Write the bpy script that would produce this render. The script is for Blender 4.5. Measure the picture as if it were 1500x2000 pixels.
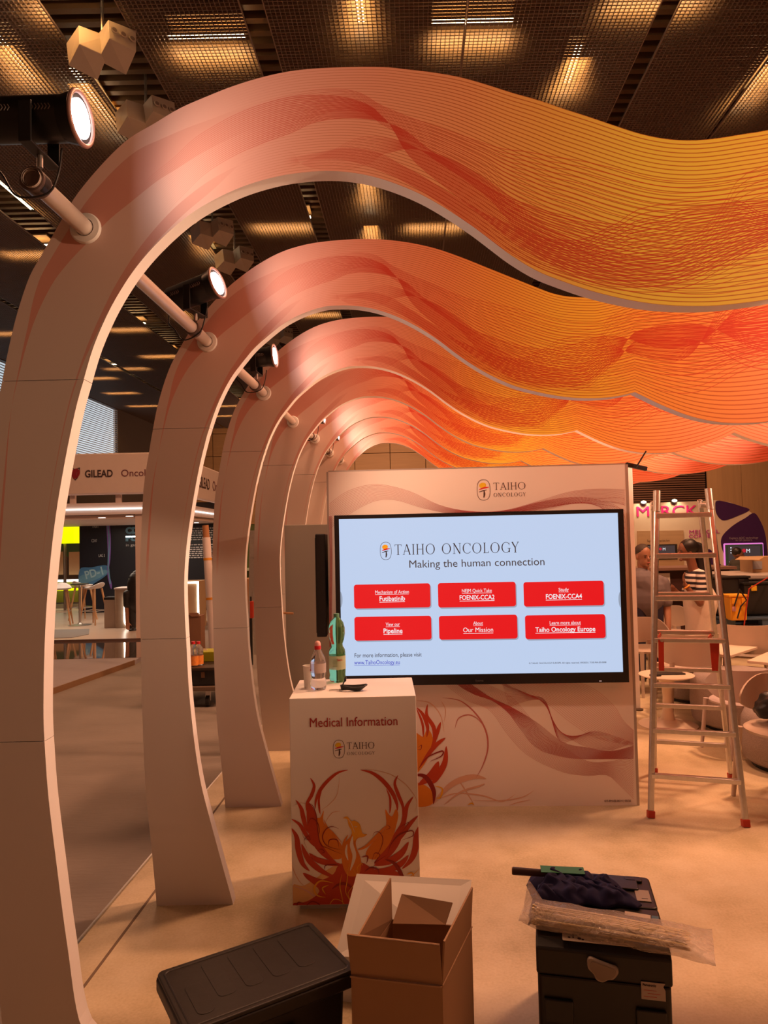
import bpy, bmesh, math, random
import numpy as np
from mathutils import Vector, Matrix
random.seed(7)
for o in list(bpy.data.objects): bpy.data.objects.remove(o)
COL = bpy.context.scene.collection
SC = bpy.context.scene
# ---------------------------------------------------------------- camera
FPX = 1387.0; H = 1.65; PITCH = .036; ROLL = -.022
cp, sp, cr, sr = math.cos(PITCH), math.sin(PITCH), math.cos(ROLL), math.sin(ROLL)
FW = Vector((0, cp, sp)); R0 = Vector((1, 0, 0)); U0 = R0.cross(FW)
RR = R0*cr + U0*sr; UU = -R0*sr + U0*cr; CAM = Vector((0, 0, H))
cd = bpy.data.cameras.new('camera'); cam = bpy.data.objects.new('camera', cd); COL.objects.link(cam)
cam.matrix_world = Matrix(((RR.x, UU.x, -FW.x, 0), (RR.y, UU.y, -FW.y, 0), (RR.z, UU.z, -FW.z, H), (0, 0, 0, 1)))
cd.sensor_fit = 'VERTICAL'; cd.sensor_height = 24; cd.lens = FPX/2000*24; cd.clip_end = 200
SC.camera = cam
# ---------------------------------------------------------------- world, exposure, room lights
w = bpy.data.worlds.new('World'); SC.world = w; w.use_nodes = True
w.node_tree.nodes['Background'].inputs[0].default_value = (.72, .85, 1, 1)
w.node_tree.nodes['Background'].inputs[1].default_value = .9
SC.view_settings.view_transform = 'Standard'; SC.view_settings.look = 'None'
SC.view_settings.exposure = 0; SC.view_settings.gamma = 1; SC.view_settings.use_curve_mapping = False
WARM = (1, .47, .25)
def area(loc, aim, size, power, col=WARM, sy=None, name='ceiling_fill_light'):
    l = bpy.data.lights.new(name, 'AREA'); l.energy = power; l.color = col; l.size = size
    if sy: l.shape = 'RECTANGLE'; l.size_y = sy
    o = bpy.data.objects.new(name, l); COL.objects.link(o); o.location = loc
    o.rotation_euler = (Vector(aim)-Vector(loc)).to_track_quat('-Z', 'Y').to_euler(); return o
def spot(loc, aim, power, ang, blend=.4, col=WARM, rad=.06, name='spot_light'):
    l = bpy.data.lights.new(name, 'SPOT'); l.energy = power; l.color = col; l.spot_size = math.radians(ang)
    l.spot_blend = blend; l.shadow_soft_size = rad
    o = bpy.data.objects.new(name, l); COL.objects.link(o); o.location = loc
    o.rotation_euler = (Vector(aim)-Vector(loc)).to_track_quat('-Z', 'Y').to_euler(); return o
area((4.2, 5.2, 7.6), (2.5, 4.5, 0), .5, 430)  # overhead areas without fixtures, added as the hall's warm ambient fill
area((0.5, 5.2, 7.6), (0.3, 4.0, 0), .8, 230)
area((5.5, 7.0, 7.6), (3.5, 7.5, 0), .9, 330)
area((0.5, -3.0, 7.2), (0, 3.5, 1), 3.0, 12)  # weak frontal fill, added behind the camera with no fixture
area((-7, 6.0, 7.6), (-4.5, 8, 0), 2.0, 130)
area((4.5, 13., 7.4), (4.5, 14, 0), 2.0, 330)
area((-4, 17., 7.4), (-4, 17, 0), 2.5, 260)
area((0, 30., 7.2), (0, 40, 3), 4.0, 1100)  # added to brighten the far wood wall
area((8, 23., 7.0), (9, 30, 4), 2.0, 700)  # added to brighten the wood walls at the right, no fixture
for _y in (1.15, 2.45, 3.65, 4.85, 6.0):   # unseen fill for the fins' right parts, standing for assumed right-leg lamps
    spot((3.8, _y, 2.6), (.7, _y+.75, 2.95), 600 if _y < 2 else 380, 75, 1.0, (1, .60, .36), .05, 'right_fin_fill')
spot((-.55, 3.42, 2.50), (.85, 4.45, 1.25), 85, 80, .9, (1, .58, .36), .05, 'media_wall_fill')  # unseen spot added under the second arch to brighten the media wall
# ---------------------------------------------------------------- pixel -> world
def ray(x, y): return FW + RR*((x-750)/FPX) + UU*((1000-y)/FPX)
def fl(x, y, z=0.0):
    d = ray(x, y); return CAM + d*((z-H)/d.z)
def at(x, y, Y, a=0.0):
    d = ray(x, y); return CAM + d*(Y/(d.y-a*d.x))
# ---------------------------------------------------------------- materials
MATS = {}
def mat(name, col, rough=.55, metal=0., var=.06, scale=8., bump=0., emit=0., alpha=1., trans=0., spec=None, ior=1.45, coat=0.):
    if name in MATS: return MATS[name]
    m = bpy.data.materials.new(name); m.use_nodes = True; nt = m.node_tree; b = nt.nodes['Principled BSDF']
    c = (*col, 1)
    tc = nt.nodes.new('ShaderNodeTexCoord'); nz = nt.nodes.new('ShaderNodeTexNoise')
    nz.inputs['Scale'].default_value = scale; nz.inputs['Detail'].default_value = 5
    nt.links.new(tc.outputs['Object'], nz.inputs['Vector'])
    if var > 0:
        mx = nt.nodes.new('ShaderNodeMix'); mx.data_type = 'RGBA'
        mx.inputs[6].default_value = tuple(min(1, v*(1-var)) for v in col)+(1,)
        mx.inputs[7].default_value = tuple(min(1, v*(1+var)) for v in col)+(1,)
        nt.links.new(nz.outputs['Fac'], mx.inputs[0]); nt.links.new(mx.outputs[2], b.inputs['Base Color'])
    else: b.inputs['Base Color'].default_value = c
    b.inputs['Roughness'].default_value = rough; b.inputs['Metallic'].default_value = metal; b.inputs['IOR'].default_value = ior
    if bump > 0:
        bp = nt.nodes.new('ShaderNodeBump'); bp.inputs['Strength'].default_value = bump; bp.inputs['Distance'].default_value = .01
        nt.links.new(nz.outputs['Fac'], bp.inputs['Height']); nt.links.new(bp.outputs['Normal'], b.inputs['Normal'])
    if emit > 0: b.inputs['Emission Color'].default_value = c; b.inputs['Emission Strength'].default_value = emit
    if alpha < 1: b.inputs['Alpha'].default_value = alpha
    if trans > 0: b.inputs['Transmission Weight'].default_value = trans
    if spec is not None: b.inputs['Specular IOR Level'].default_value = spec
    if coat: b.inputs['Coat Weight'].default_value = coat
    MATS[name] = m; return m
def wood(name, col, scale=(1, 1, 14), rough=.5, amt=.22):
    m = mat(name, col, rough); nt = m.node_tree; tc = [n for n in nt.nodes if n.type == 'TEX_COORD'][0]; nz = [n for n in nt.nodes if n.type == 'TEX_NOISE'][0]
    mp = nt.nodes.new('ShaderNodeMapping'); mp.inputs['Scale'].default_value = scale
    nt.links.new(tc.outputs['Object'], mp.inputs[0]); nt.links.new(mp.outputs[0], nz.inputs['Vector']); nz.inputs['Scale'].default_value = 2
    mx = [n for n in nt.nodes if n.type == 'MIX'][0]
    mx.inputs[6].default_value = tuple(v*(1-amt) for v in col)+(1,); mx.inputs[7].default_value = tuple(min(1, v*(1+amt)) for v in col)+(1,)
    return m
# ---------------------------------------------------------------- mesh builder
WM = {}
def wm(o): return WM.get(o.name, Matrix.Identity(4)) if o else Matrix.Identity(4)
class MB:
    def __init__(s): s.v = []; s.f = []; s.m = []; s.mi = 0
    def add(s, vs, fs, M=None):
        n = len(s.v); s.v += [tuple(M @ Vector(p)) if M else tuple(p) for p in vs]
        s.f += [tuple(i+n for i in f) for f in fs]; s.m += [s.mi]*len(fs); return s
    def box(s, c, d, rz=0., M=None):
        x, y, z = d[0]/2, d[1]/2, d[2]/2
        T = Matrix.Translation(c) @ Matrix.Rotation(rz, 4, 'Z')
        if M: T = M @ T
        return s.add([(-x, -y, -z), (x, -y, -z), (x, y, -z), (-x, y, -z), (-x, -y, z), (x, -y, z), (x, y, z), (-x, y, z)],
                     [(0, 3, 2, 1), (4, 5, 6, 7), (0, 1, 5, 4), (1, 2, 6, 5), (2, 3, 7, 6), (3, 0, 4, 7)], T)
    def beam(s, a, b, w, h, up=(0, 0, 1)):
        a, b = Vector(a), Vector(b); d = (b-a); L = d.length; d.normalize(); u = Vector(up)
        r = d.cross(u); r.normalize(); u = r.cross(d)
        M = Matrix((( r.x, d.x, u.x, 0), (r.y, d.y, u.y, 0), (r.z, d.z, u.z, 0), (0, 0, 0, 1))); M.translation = (a+b)/2
        return s.box((0, 0, 0), (w, L, h), 0, M)
    def cyl(s, a, b, r0, r1=None, n=16, cap=True):
        r1 = r0 if r1 is None else r1; a, b = Vector(a), Vector(b); q = (b-a).to_track_quat('Z', 'Y').to_matrix()
        vs = []
        for P, r in ((a, r0), (b, r1)):
            for i in range(n): t = 2*math.pi*i/n; vs.append(P + q @ Vector((r*math.cos(t), r*math.sin(t), 0)))
        fs = [(i, (i+1) % n, n+(i+1) % n, n+i) for i in range(n)]
        if cap: fs += [tuple(range(n-1, -1, -1)), tuple(range(n, 2*n))]
        return s.add(vs, fs)
    def lathe(s, prof, c=(0, 0, 0), n=32, M=None, cap=True, sx=1, sy=1):
        vs = []
        for r, z in prof:
            for i in range(n): t = 2*math.pi*i/n; vs.append((r*math.cos(t)*sx, r*math.sin(t)*sy, z))
        fs = []
        for j in range(len(prof)-1):
            for i in range(n): fs.append((j*n+i, j*n+(i+1) % n, (j+1)*n+(i+1) % n, (j+1)*n+i))
        if cap:
            k = (len(prof)-1)*n; fs.append(tuple(range(n-1, -1, -1))); fs.append(tuple(range(k, k+n)))
        T = Matrix.Translation(c); 
        if M: T = T @ M
        return s.add(vs, fs, T)
    def tube(s, pts, r, n=8, closed=False):
        pts = [Vector(p) for p in pts]; N = len(pts); vs = []; prev = None
        for i, p in enumerate(pts):
            if closed: d = pts[(i+1) % N]-pts[i-1]
            else: d = pts[min(i+1, N-1)]-pts[max(i-1, 0)]
            d.normalize()
            if prev is None:
                u = Vector((0, 0, 1)) if abs(d.z) < .9 else Vector((1, 0, 0)); u = (u-d*u.dot(d)).normalized()
            else: u = (prev-d*prev.dot(d)).normalized()
            prev = u; w_ = d.cross(u); rr = r[i] if isinstance(r, (list, tuple)) else r
            for k in range(n): t = 2*math.pi*k/n; vs.append(p+u*rr*math.cos(t)+w_*rr*math.sin(t))
        fs = []
        for i in range(N if closed else N-1):
            j = (i+1) % N
            for k in range(n): fs.append((i*n+k, i*n+(k+1) % n, j*n+(k+1) % n, j*n+k))
        if not closed: fs += [tuple(range(n-1, -1, -1)), tuple(range((N-1)*n, N*n))]
        return s.add(vs, fs)
    def prism(s, poly, z0, z1, M=None):
        n = len(poly); a = sum(poly[i][0]*poly[(i+1) % n][1]-poly[(i+1) % n][0]*poly[i][1] for i in range(n))
        if a < 0: poly = poly[::-1]
        vs = [(x, y, z0) for x, y in poly]+[(x, y, z1) for x, y in poly]
        return s.add(vs, [tuple(range(n-1, -1, -1)), tuple(range(n, 2*n))]+[(i, (i+1) % n, n+(i+1) % n, n+i) for i in range(n)], M)
    def ell(s, c, r, n=16, m=10, M=None):
        prof = [(math.sin(math.pi*j/m), -math.cos(math.pi*j/m)) for j in range(m+1)]
        prof[0] = (.001, -1); prof[-1] = (.001, 1)
        T = Matrix.Translation(c); T = (T @ M if M else T) @ Matrix.Diagonal((r[0], r[1], r[2], 1))
        return s.lathe(prof, (0, 0, 0), n, None) if False else s.add(*MB._sph(prof, n), T)
    @staticmethod
    def _sph(prof, n):
        q = MB(); q.lathe(prof, (0, 0, 0), n); return q.v, q.f
    def cap(s, a, b, r0, r1, n=12):
        a, b = Vector(a), Vector(b); s.cyl(a, b, r0, r1, n); s.ell(a, (r0,)*3, n, 8); s.ell(b, (r1,)*3, n, 8); return s
    def build(s, name, mats, parent=None, world=True, smooth=False, label=None, bevel=0., kind=None, auto=None, bseg=2):
        me = bpy.data.meshes.new(name)
        vs = s.v
        if world and parent:
            I = wm(parent).inverted(); vs = [tuple(I @ Vector(p)) for p in vs]
        me.from_pydata(vs, [], s.f); 
        if not isinstance(mats, (list, tuple)): mats = [mats]
        for m in mats: me.materials.append(m)
        if len(mats) > 1:
            for p, i in zip(me.polygons, s.m): p.material_index = i
        if smooth or auto:
            for p in me.polygons: p.use_smooth = True
        if auto:
            bm = bmesh.new(); bm.from_mesh(me); th = math.radians(auto)
            for e in bm.edges:
                if len(e.link_faces) == 2 and e.calc_face_angle(0) > th: e.smooth = False
            bm.to_mesh(me); bm.free()
        me.update()
        o = bpy.data.objects.new(name, me); COL.objects.link(o)
        if parent: o.parent = parent; WM[o.name] = wm(parent).copy()
        if bevel > 0:
            b = o.modifiers.new('bevel', 'BEVEL'); b.width = bevel; b.segments = bseg; b.limit_method = 'ANGLE'; b.angle_limit = math.radians(40)
        if label: o['label'] = label
        if kind: o['kind'] = kind
        return o
def tag(o, label, cat, group=None):
    o['label'] = label; o['category'] = cat
    if group: o['group'] = group
    return o
def thing(name, label, cat, loc=(0, 0, 0), rz=0., group=None):
    o = bpy.data.objects.new(name, None); COL.objects.link(o); o.location = loc; o.rotation_euler = (0, 0, rz); o.empty_display_size = .1
    WM[o.name] = Matrix.Translation(loc) @ Matrix.Rotation(rz, 4, 'Z'); return tag(o, label, cat, group)
def dup(root, loc, rz, label, group=None):
    r = root.copy(); COL.objects.link(r); r.location = loc; r.rotation_euler = (0, 0, rz); r['label'] = label
    if group: r['group'] = group
    for ch in list(root.children):
        c = ch.copy(); COL.objects.link(c); c.parent = r
        for g in ch.children:
            d = g.copy(); COL.objects.link(d); d.parent = c
    return r
def struct(o): o['kind'] = 'structure'; return o
def catmull(pts, n=6, closed=False):
    pts = [Vector(p) for p in pts]; out = []; N = len(pts)
    for i in range(N if closed else N-1):
        g = lambda k: pts[k % N] if closed else pts[max(0, min(N-1, k))]
        p0, p1, p2, p3 = g(i-1), g(i), g(i+1), g(i+2)
        for j in range(n):
            t = j/n
            out.append(.5*((2*p1)+(p2-p0)*t+(2*p0-5*p1+4*p2-p3)*t*t+(3*p1-p0-3*p2+p3)*t**3))
    if not closed: out.append(pts[-1])
    return out
# plane frame: maps pixels on a plane standing at depth Y with slope a to local coords
class Plane:
    def __init__(s, Y, a=0., off=0.):
        s.Y, s.a = Y, a; s.dir = Vector((1, a, 0)).normalized(); s.nrm = Vector((s.dir.y, -s.dir.x, 0)); s.o = Vector((0, Y, 0)); s.off = off
    def uv(s, x, y):
        P = at(x, y, s.Y, s.a); return ((P-s.o).dot(s.dir), P.z)
    def M(s, off=None):
        off = s.off if off is None else off
        d, n, o = s.dir, s.nrm, s.o+s.nrm*off
        return Matrix(((d.x, 0, n.x, o.x), (d.y, 0, n.y, o.y), (0, 1, 0, 0), (0, 0, 0, 1)))   # local x,y,z -> dir, up, normal towards camera
def flame(mb, path, w, M, n=8, zo=0., both=True, minw=.0):
    P = catmull([(p[0], p[1], 0) for p in path], n); N = len(P); L = []; Rr = []
    for i, p in enumerate(P):
        d = (P[min(i+1, N-1)]-P[max(i-1, 0)]); d.normalize(); t = i/(N-1)
        k = math.sin(math.pi*t)**.8 if both else math.sin(math.pi*min(1, .5+t/2))**.8 if False else (1-t)**.7 if both is None else math.sin(math.pi*t)**.8
        h = max(w*k, minw)/2; nn = Vector((-d.y, d.x, 0)); L.append(p+nn*h); Rr.append(p-nn*h)
    vs = [(p.x, p.y, zo) for p in L]+[(p.x, p.y, zo) for p in Rr]
    mb.add(vs, [(i, i+1, N+i+1, N+i) for i in range(N-1)], M)
def lines(mb, path, w, M, zo=0., n=6):
    P = catmull([(p[0], p[1], 0) for p in path], n); N = len(P); vs = []
    for sgn in (1, -1):
        for i, p in enumerate(P):
            d = (P[min(i+1, N-1)]-P[max(i-1, 0)]); d.normalize(); vs.append((p.x-d.y*w/2*sgn, p.y+d.x*w/2*sgn, zo))
    mb.add(vs, [(i, i+1, N+i+1, N+i) for i in range(N-1)], M)
# ---------------------------------------------------------------- text
def text(name, s, size, M, m, parent, align='CENTER', label=None, bold=0., depth=.0005, xs=1., width=None, weld=True):
    cu = bpy.data.curves.new(name, 'FONT'); cu.body = s; cu.size = size; cu.align_x = align; cu.align_y = 'BOTTOM_BASELINE'
    cu.extrude = depth; cu.offset = bold; cu.resolution_u = 3; cu.space_line = .85
    t = bpy.data.objects.new('tmp', cu); COL.objects.link(t)
    dg = bpy.context.evaluated_depsgraph_get(); me = bpy.data.meshes.new_from_object(t.evaluated_get(dg))
    bpy.data.objects.remove(t); bpy.data.curves.remove(cu)
    if width:
        xsv = [v.co.x for v in me.vertices]
        if xsv and max(xsv) > min(xsv): xs = width/(max(xsv)-min(xsv))
    me.transform((wm(parent).inverted() if parent else Matrix.Identity(4)) @ M @ Matrix.Diagonal((xs, 1, 1, 1)))
    me.materials.clear(); me.materials.append(m)
    o = bpy.data.objects.new(name, me); me.name = name; COL.objects.link(o)
    if parent: o.parent = parent
    if label: o['label'] = label
    return o
SER = {'T': (.72, [(.36, 0, .36, .96, .10), (0, .97, .72, .97, .05), (.02, .97, .02, .82, .04), (.70, .97, .70, .82, .04), (.22, .02, .50, .02, .04)]),
 'A': (.84, [(.1, .0, .42, 1, .05), (.42, 1, .76, 0, .11), (.2, .34, .62, .34, .04), (0, .02, .22, .02, .04), (.62, .02, .86, .02, .04)]),
 'I': (.30, [(.15, 0, .15, 1, .10), (.02, .02, .28, .02, .04), (.02, .98, .28, .98, .04)]),
 'H': (.88, [(.16, 0, .16, 1, .10), (.72, 0, .72, 1, .10), (.16, .5, .72, .5, .045), (.03, .02, .29, .02, .04), (.59, .02, .85, .02, .04), (.03, .98, .29, .98, .04), (.59, .98, .85, .98, .04)]),
 'N': (.90, [(.16, 0, .16, 1, .05), (.14, 1, .76, 0, .11), (.76, 0, .76, 1, .05), (.03, .02, .29, .02, .04), (.03, .98, .2, .98, .04), (.63, .98, .89, .98, .04)]),
 'L': (.62, [(.16, 0, .16, 1, .10), (.03, .98, .29, .98, .04), (.03, .03, .58, .03, .05), (.57, .03, .57, .2, .04)]),
 'Y': (.78, [(.08, 1, .39, .46, .11), (.39, .46, .70, 1, .05), (.39, 0, .39, .48, .10), (0, .98, .2, .98, .04), (.58, .98, .8, .98, .04), (.26, .02, .52, .02, .04)]),
 'O': (1.02, 'O'), 'C': (.88, 'C'), 'G': (.94, 'G'), ' ': (.42, [])}
def serif(mb, s, x, y, h, M, zo=0., sp=.10, bold=1., width=None):
    tot = sum(SER[c][0]+sp for c in s)-sp; k = h if not width else width/tot
    for c in s:
        wd, g = SER[c]
        if isinstance(g, str):
            a0, a1 = {'O': (0, 360), 'C': (42, 318), 'G': (42, 330)}[g]; cx = .5; n = 28; vs = []
            for i in range(n+1):
                t = math.radians(a0+(a1-a0)*i/n); th = (.05+.07*abs(math.cos(t)))*bold
                for r in (1, 0):
                    rx, ry = .47-(0 if r else th), .51-(0 if r else .045*bold); vs.append((x+k*(cx+rx*math.cos(t)), y+h*(.5+ry*math.sin(t)), zo))
            mb.add(vs, [(2*i, 2*i+2, 2*i+3, 2*i+1) for i in range(n)], M)
            if g != 'O': mb.add([(x+k*(a), y+h*b, zo) for a, b in ((.80, .70), (.85, .70), (.85, .95), (.82, .95))], [(0, 1, 2, 3)], M)
            if g == 'G': mb.add([(x+k*a, y+h*b, zo) for a, b in ((.78, .05), (.88, .05), (.88, .42), (.78, .42))]+[(x+k*a, y+h*b, zo) for a, b in ((.66, .40), (.98, .40), (.98, .44), (.66, .44))], [(0, 1, 2, 3), (4, 5, 6, 7)], M)
        else:
            for x0, y0, x1, y1, wv in g:
                a = Vector((x+k*x0, y+h*y0)); b = Vector((x+k*x1, y+h*y1)); d = (b-a).normalized(); q = Vector((-d.y, d.x))*wv*h*bold/2
                mb.add([(*(a+q), zo), (*(b+q), zo), (*(b-q), zo), (*(a-q), zo)], [(0, 1, 2, 3)], M)
        x += k*(wd+sp)
def emblem(parent, x, y, h, M, zo=.0008, dark=None):
    # oval ring with yellow disc, red stroke and dark T: (x,y) centre, h height
    ring = MB(); w = h*.64; n = 40; pts = []
    for i in range(n):
        t = 2*math.pi*i/n; c, s_ = math.cos(t), math.sin(t)
        pts.append((w/2*math.copysign(abs(c)**.8, c), h/2*math.copysign(abs(s_)**.75, s_)))
    vs = [(x+a, y+b, zo) for a, b in pts]+[(x+a*(1-.07), y+b*(1-.045), zo) for a, b in pts]
    ring.add(vs, [(i, (i+1) % n, n+(i+1) % n, n+i) for i in range(n)], M)
    ring.build('emblem_ring', dark, parent)
    d = MB(); T = Matrix.Rotation(.2, 4, 'Z'); pp = [T @ Vector((w*.26*math.cos(2*math.pi*i/20), h*.13*math.sin(2*math.pi*i/20), 0)) for i in range(20)]
    d.add([(x-w*.06+p.x, y+h*.22+p.y, zo) for p in pp], [tuple(range(20))], M); d.build('emblem_disc', mat('print_yellow', (.78, .50, .02), .5, 0, 0), parent)
    r = MB(); flame(r, [(x-w*.33, y+h*.02), (x, y+h*.09), (x+w*.4, y+h*.13)], h*.08, M, zo=zo*1.2, minw=h*.03); r.build('emblem_stroke', mat('print_red', (.62, .03, .03), .5, 0, 0), parent)
    t = MB(); flame(t, [(x-w*.33, y-h*.09), (x, y-h*.03), (x+w*.22, y+.0)], h*.05, M, zo=zo*1.1, minw=h*.035); flame(t, [(x+w*.03, y-h*.03), (x+w*.05, y-h*.2), (x+w*.0, y-h*.36)], h*.085, M, zo=zo*1.1, minw=h*.06)
    t.build('emblem_letter', dark, parent)
# ================================================================ MATERIALS
white = mat('white_laminate', (.80, .76, .74), .45, 0, .02)
edgew = mat('white_edge', (.80, .76, .76), .5, 0, .02)
black = mat('black_plastic', (.018, .016, .017), .42, 0, .2, 30, .05)
blackm = mat('black_metal', (.02, .02, .022), .35, .3, .1)
alu = mat('aluminium', (.62, .60, .58), .32, .9, .15, 40, .05)
steel = mat('brushed_steel', (.55, .52, .5), .3, .9, .1)
redp = mat('red_plastic', (.45, .035, .015), .45)
skinm = mat('skin_tan', (.36, .17, .10), .5, 0, .08); skind = mat('skin_brown', (.22, .09, .05), .45, 0, .08)
hairm = mat('dark_hair', (.012, .008, .007), .45, 0, .3, 60)
woodleg = wood('beech_wood', (.50, .26, .12), (6, 6, 1))
pale = mat('pale_plastic', (.62, .53, .44), .5, 0, .03)
paper = mat('white_paper', (.80, .77, .72), .7, 0, .03)
dkprint = mat('print_dark', (.07, .03, .03), .5, 0, 0)
txtred = mat('print_medical_red', (.36, .02, .02), .5, 0, 0)
# ================================================================ CEILING HALL
HC = 6.5; ZC = H+HC; SKEW = .042                          # row direction of ceiling and fins: x' = x - SKEW*y
def grow(x, y): return x+SKEW*y
def cx(xh, y, z=ZC): return Vector((xh*HC+SKEW*y, y, z))
YB = 41.0
# floors --------------------------------------------------------
carpet = mat('aisle_carpet', (.24, .205, .185), .95, 0, .10, 3, 0)
nt = carpet.node_tree; nz2 = nt.nodes.new('ShaderNodeTexNoise'); nz2.inputs['Scale'].default_value = 45; nz2.inputs['Detail'].default_value = 6
tc = [n for n in nt.nodes if n.type == 'TEX_COORD'][0]; mp = nt.nodes.new('ShaderNodeMapping'); mp.inputs['Scale'].default_value = (.25, 1, 1)
nt.links.new(tc.outputs['Object'], mp.inputs[0]); nt.links.new(mp.outputs[0], nz2.inputs['Vector'])
bp = nt.nodes.new('ShaderNodeBump'); bp.inputs['Strength'].default_value = .5; bp.inputs['Distance'].default_value = .01
nt.links.new(nz2.outputs[0], bp.inputs['Height']); nt.links.new(bp.outputs['Normal'], nt.nodes['Principled BSDF'].inputs['Normal'])
def dressed(name, c0, c1, c2, rough=.5):
    m = mat(name, c1, rough); nt = m.node_tree; b = nt.nodes['Principled BSDF']; tc = [n for n in nt.nodes if n.type == 'TEX_COORD'][0]
    n1 = [n for n in nt.nodes if n.type == 'TEX_NOISE'][0]; n1.inputs['Scale'].default_value = 2.2; n1.inputs['Detail'].default_value = 9; n1.inputs['Roughness'].default_value = .62
    n2 = nt.nodes.new('ShaderNodeTexNoise'); n2.inputs['Scale'].default_value = 90; n2.inputs['Detail'].default_value = 3
    nt.links.new(tc.outputs['Object'], n2.inputs['Vector'])
    cr_ = nt.nodes.new('ShaderNodeValToRGB'); e = cr_.color_ramp.elements
    e[0].position = .37; e[0].color = (*c0, 1); e[1].position = .63; e[1].color = (*c2, 1); k = e.new(.5); k.color = (*c1, 1)
    mm = nt.nodes.new('ShaderNodeMath'); mm.operation = 'MULTIPLY_ADD'; mm.inputs[1].default_value = .25; nt.links.new(n2.outputs[0], mm.inputs[0])
    ms = nt.nodes.new('ShaderNodeMath'); ms.operation = 'MULTIPLY_ADD'; ms.inputs[1].default_value = .8; ms.inputs[2].default_value = -.02
    nt.links.new(n1.outputs[0], ms.inputs[0]); nt.links.new(ms.outputs[0], mm.inputs[2]); nt.links.new(mm.outputs[0], cr_.inputs[0]); nt.links.new(cr_.outputs[0], b.inputs['Base Color'])
    return m
vinyl = dressed('beige_stone_vinyl', (.43, .34, .20), (.56, .45, .29), (.64, .53, .37), .42)
m = MB(); m.box((0, 18, -.09), (52, 50, .1)); struct(m.build('floor', carpet))
pA, pB = fl(160, 1830), fl(433, 1510); dE = (pB-pA).normalized(); nE = Vector((-dE.y, dE.x, 0))
q0 = pA-dE*6; q1 = pA+dE*12.5
m = MB(); m.prism([(q0.x, q0.y), (q1.x, q1.y), (9.0, q1.y), (9, -5)], -.035, 0.0); struct(m.build('floor_booth', vinyl))
# trim strip along the booth edge (its joint line with the booth floor)
s0, s1 = q0-nE*.02, q1-nE*.02
pC, pD = fl(172, 1912), fl(437, 1558)
m = MB(); dC = (pD-pC).normalized(); wv = .012
m.prism([(pC-dC*5).to_2d()[:], (pC+dC*10).to_2d()[:], (pC+dC*10+Vector((wv, 0, 0))).to_2d()[:], (pC-dC*5+Vector((wv, 0, 0))).to_2d()[:]], .0, .0012)
struct(m.build('trim_1', mat('dark_joint_strip', (.18, .12, .08), .7)))
m = MB(); m.beam(q0+Vector((0, 0, -.017)), q1+Vector((0, 0, -.017)), .02, .034); struct(m.build('trim_2', alu))
# walls ---------------------------------------------------------
wallw = wood('hall_wood_panel', (.40, .24, .10), (.3, .3, 7), .5, .2)
wallv = wood('hall_wood_wall_light', (.50, .31, .15), (5, 5, .3), .55, .16)
dark = mat('dark_wall', (.06, .05, .05), .8)
m = MB(); m.box((0, YB+.6, 5), (60, .3, 12)); struct(m.build('wall_back', dark))
m = MB(); m.box((24, 18, 5), (.3, 50, 12)); struct(m.build('wall_right', wood('side_wall_wood', (.42, .26, .13), (4, 4, .5))))
m = MB(); m.box((0, -6.2, 5), (60, .3, 12)); struct(m.build('wall_front', mat('front_wall_paint', (.45, .36, .3), .8)))
wb = bpy.data.objects['wall_back']
pm = None
for i in range(17):
    for j in range(7):
        X = -17+i*2.05; Z = .6+j*1.32
        if X > 15: continue
        if pm is None:
            q = MB(); q.box((0, 0, 0), (2.02, .06, 1.29)); o = q.build('wood_panel', wallw, wb, world=False, bevel=.008, bseg=1); pm = o
        else:
            o = pm.copy(); COL.objects.link(o); o.parent = wb
        o.location = (X, YB-.05, Z)
# right: slatted partition and light wood wall in front of the back wall
gX0, gX1 = at(1215, 900, 30).x, at(1375, 900, 30).x
m = MB()
for k in range(90): m.box(((gX0+gX1)/2, 30.0, .4+k*.095), (gX1-gX0, .06, .055))
m.build('slats', mat('dark_wood_slat', (.17, .085, .05), .6), None, kind='structure'); so = bpy.data.objects['slats']
m = MB(); m.box(((gX0+gX1)/2, 30.2, 5), (gX1-gX0, .1, 10)); sp_ = struct(m.build('wall_slatted', mat('dark_backing', (.05, .03, .02), .8)))
del so['kind']; so['kind'] = 'stuff'; so.parent = sp_; so.name = 'wood_slats'
m = MB()
for k in range(9): m.box((gX1+.06+.7+k*1.42, 29.9, 5), (1.40, .12, 10))
struct(m.build('wall_right_wood', wallv))
# left wall with tall window opening
XL = lambda y: -2.18*HC+SKEW*y
def lw(y0, y1, z0, z1, nm, mt, th=.25):
    q = MB(); a = Vector((XL(y0), y0, 0)); b = Vector((XL(y1), y1, 0)); d = (b-a).normalized(); n = Vector((-d.y, d.x, 0))*th
    q.prism([a.to_2d()[:], b.to_2d()[:], (b+n).to_2d()[:], (a+n).to_2d()[:]], z0, z1); return q.build(nm, mt)
lwm = mat('left_wall_dark', (.09, .075, .07), .85)
m = MB()
def seg(q, y0, y1, z0, z1, th=.25, off=0.):
    a = Vector((XL(y0)+off, y0, 0)); b = Vector((XL(y1)+off, y1, 0)); d = (b-a).normalized(); n = Vector((-d.y, d.x, 0))*th
    q.prism([a.to_2d()[:], b.to_2d()[:], (b+n).to_2d()[:], (a+n).to_2d()[:]], z0, z1)
seg(m, -6, 14, 0, 8.9); seg(m, 14, 34.0, 0, 4.2); seg(m, 14, 34.0, 8.1, 8.9); seg(m, 34.0, YB+.5, 0, 8.9); struct(m.build('wall_left', lwm))
win = MB(); seg(win, 14, 34, 4.2, 8.1, .02, -.2)
wo = struct(win.build('window_1', mat('daylight_glass', (.60, .70, .76), .2, 0, .2, .8, 0, emit=.75)))
q = MB()
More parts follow.
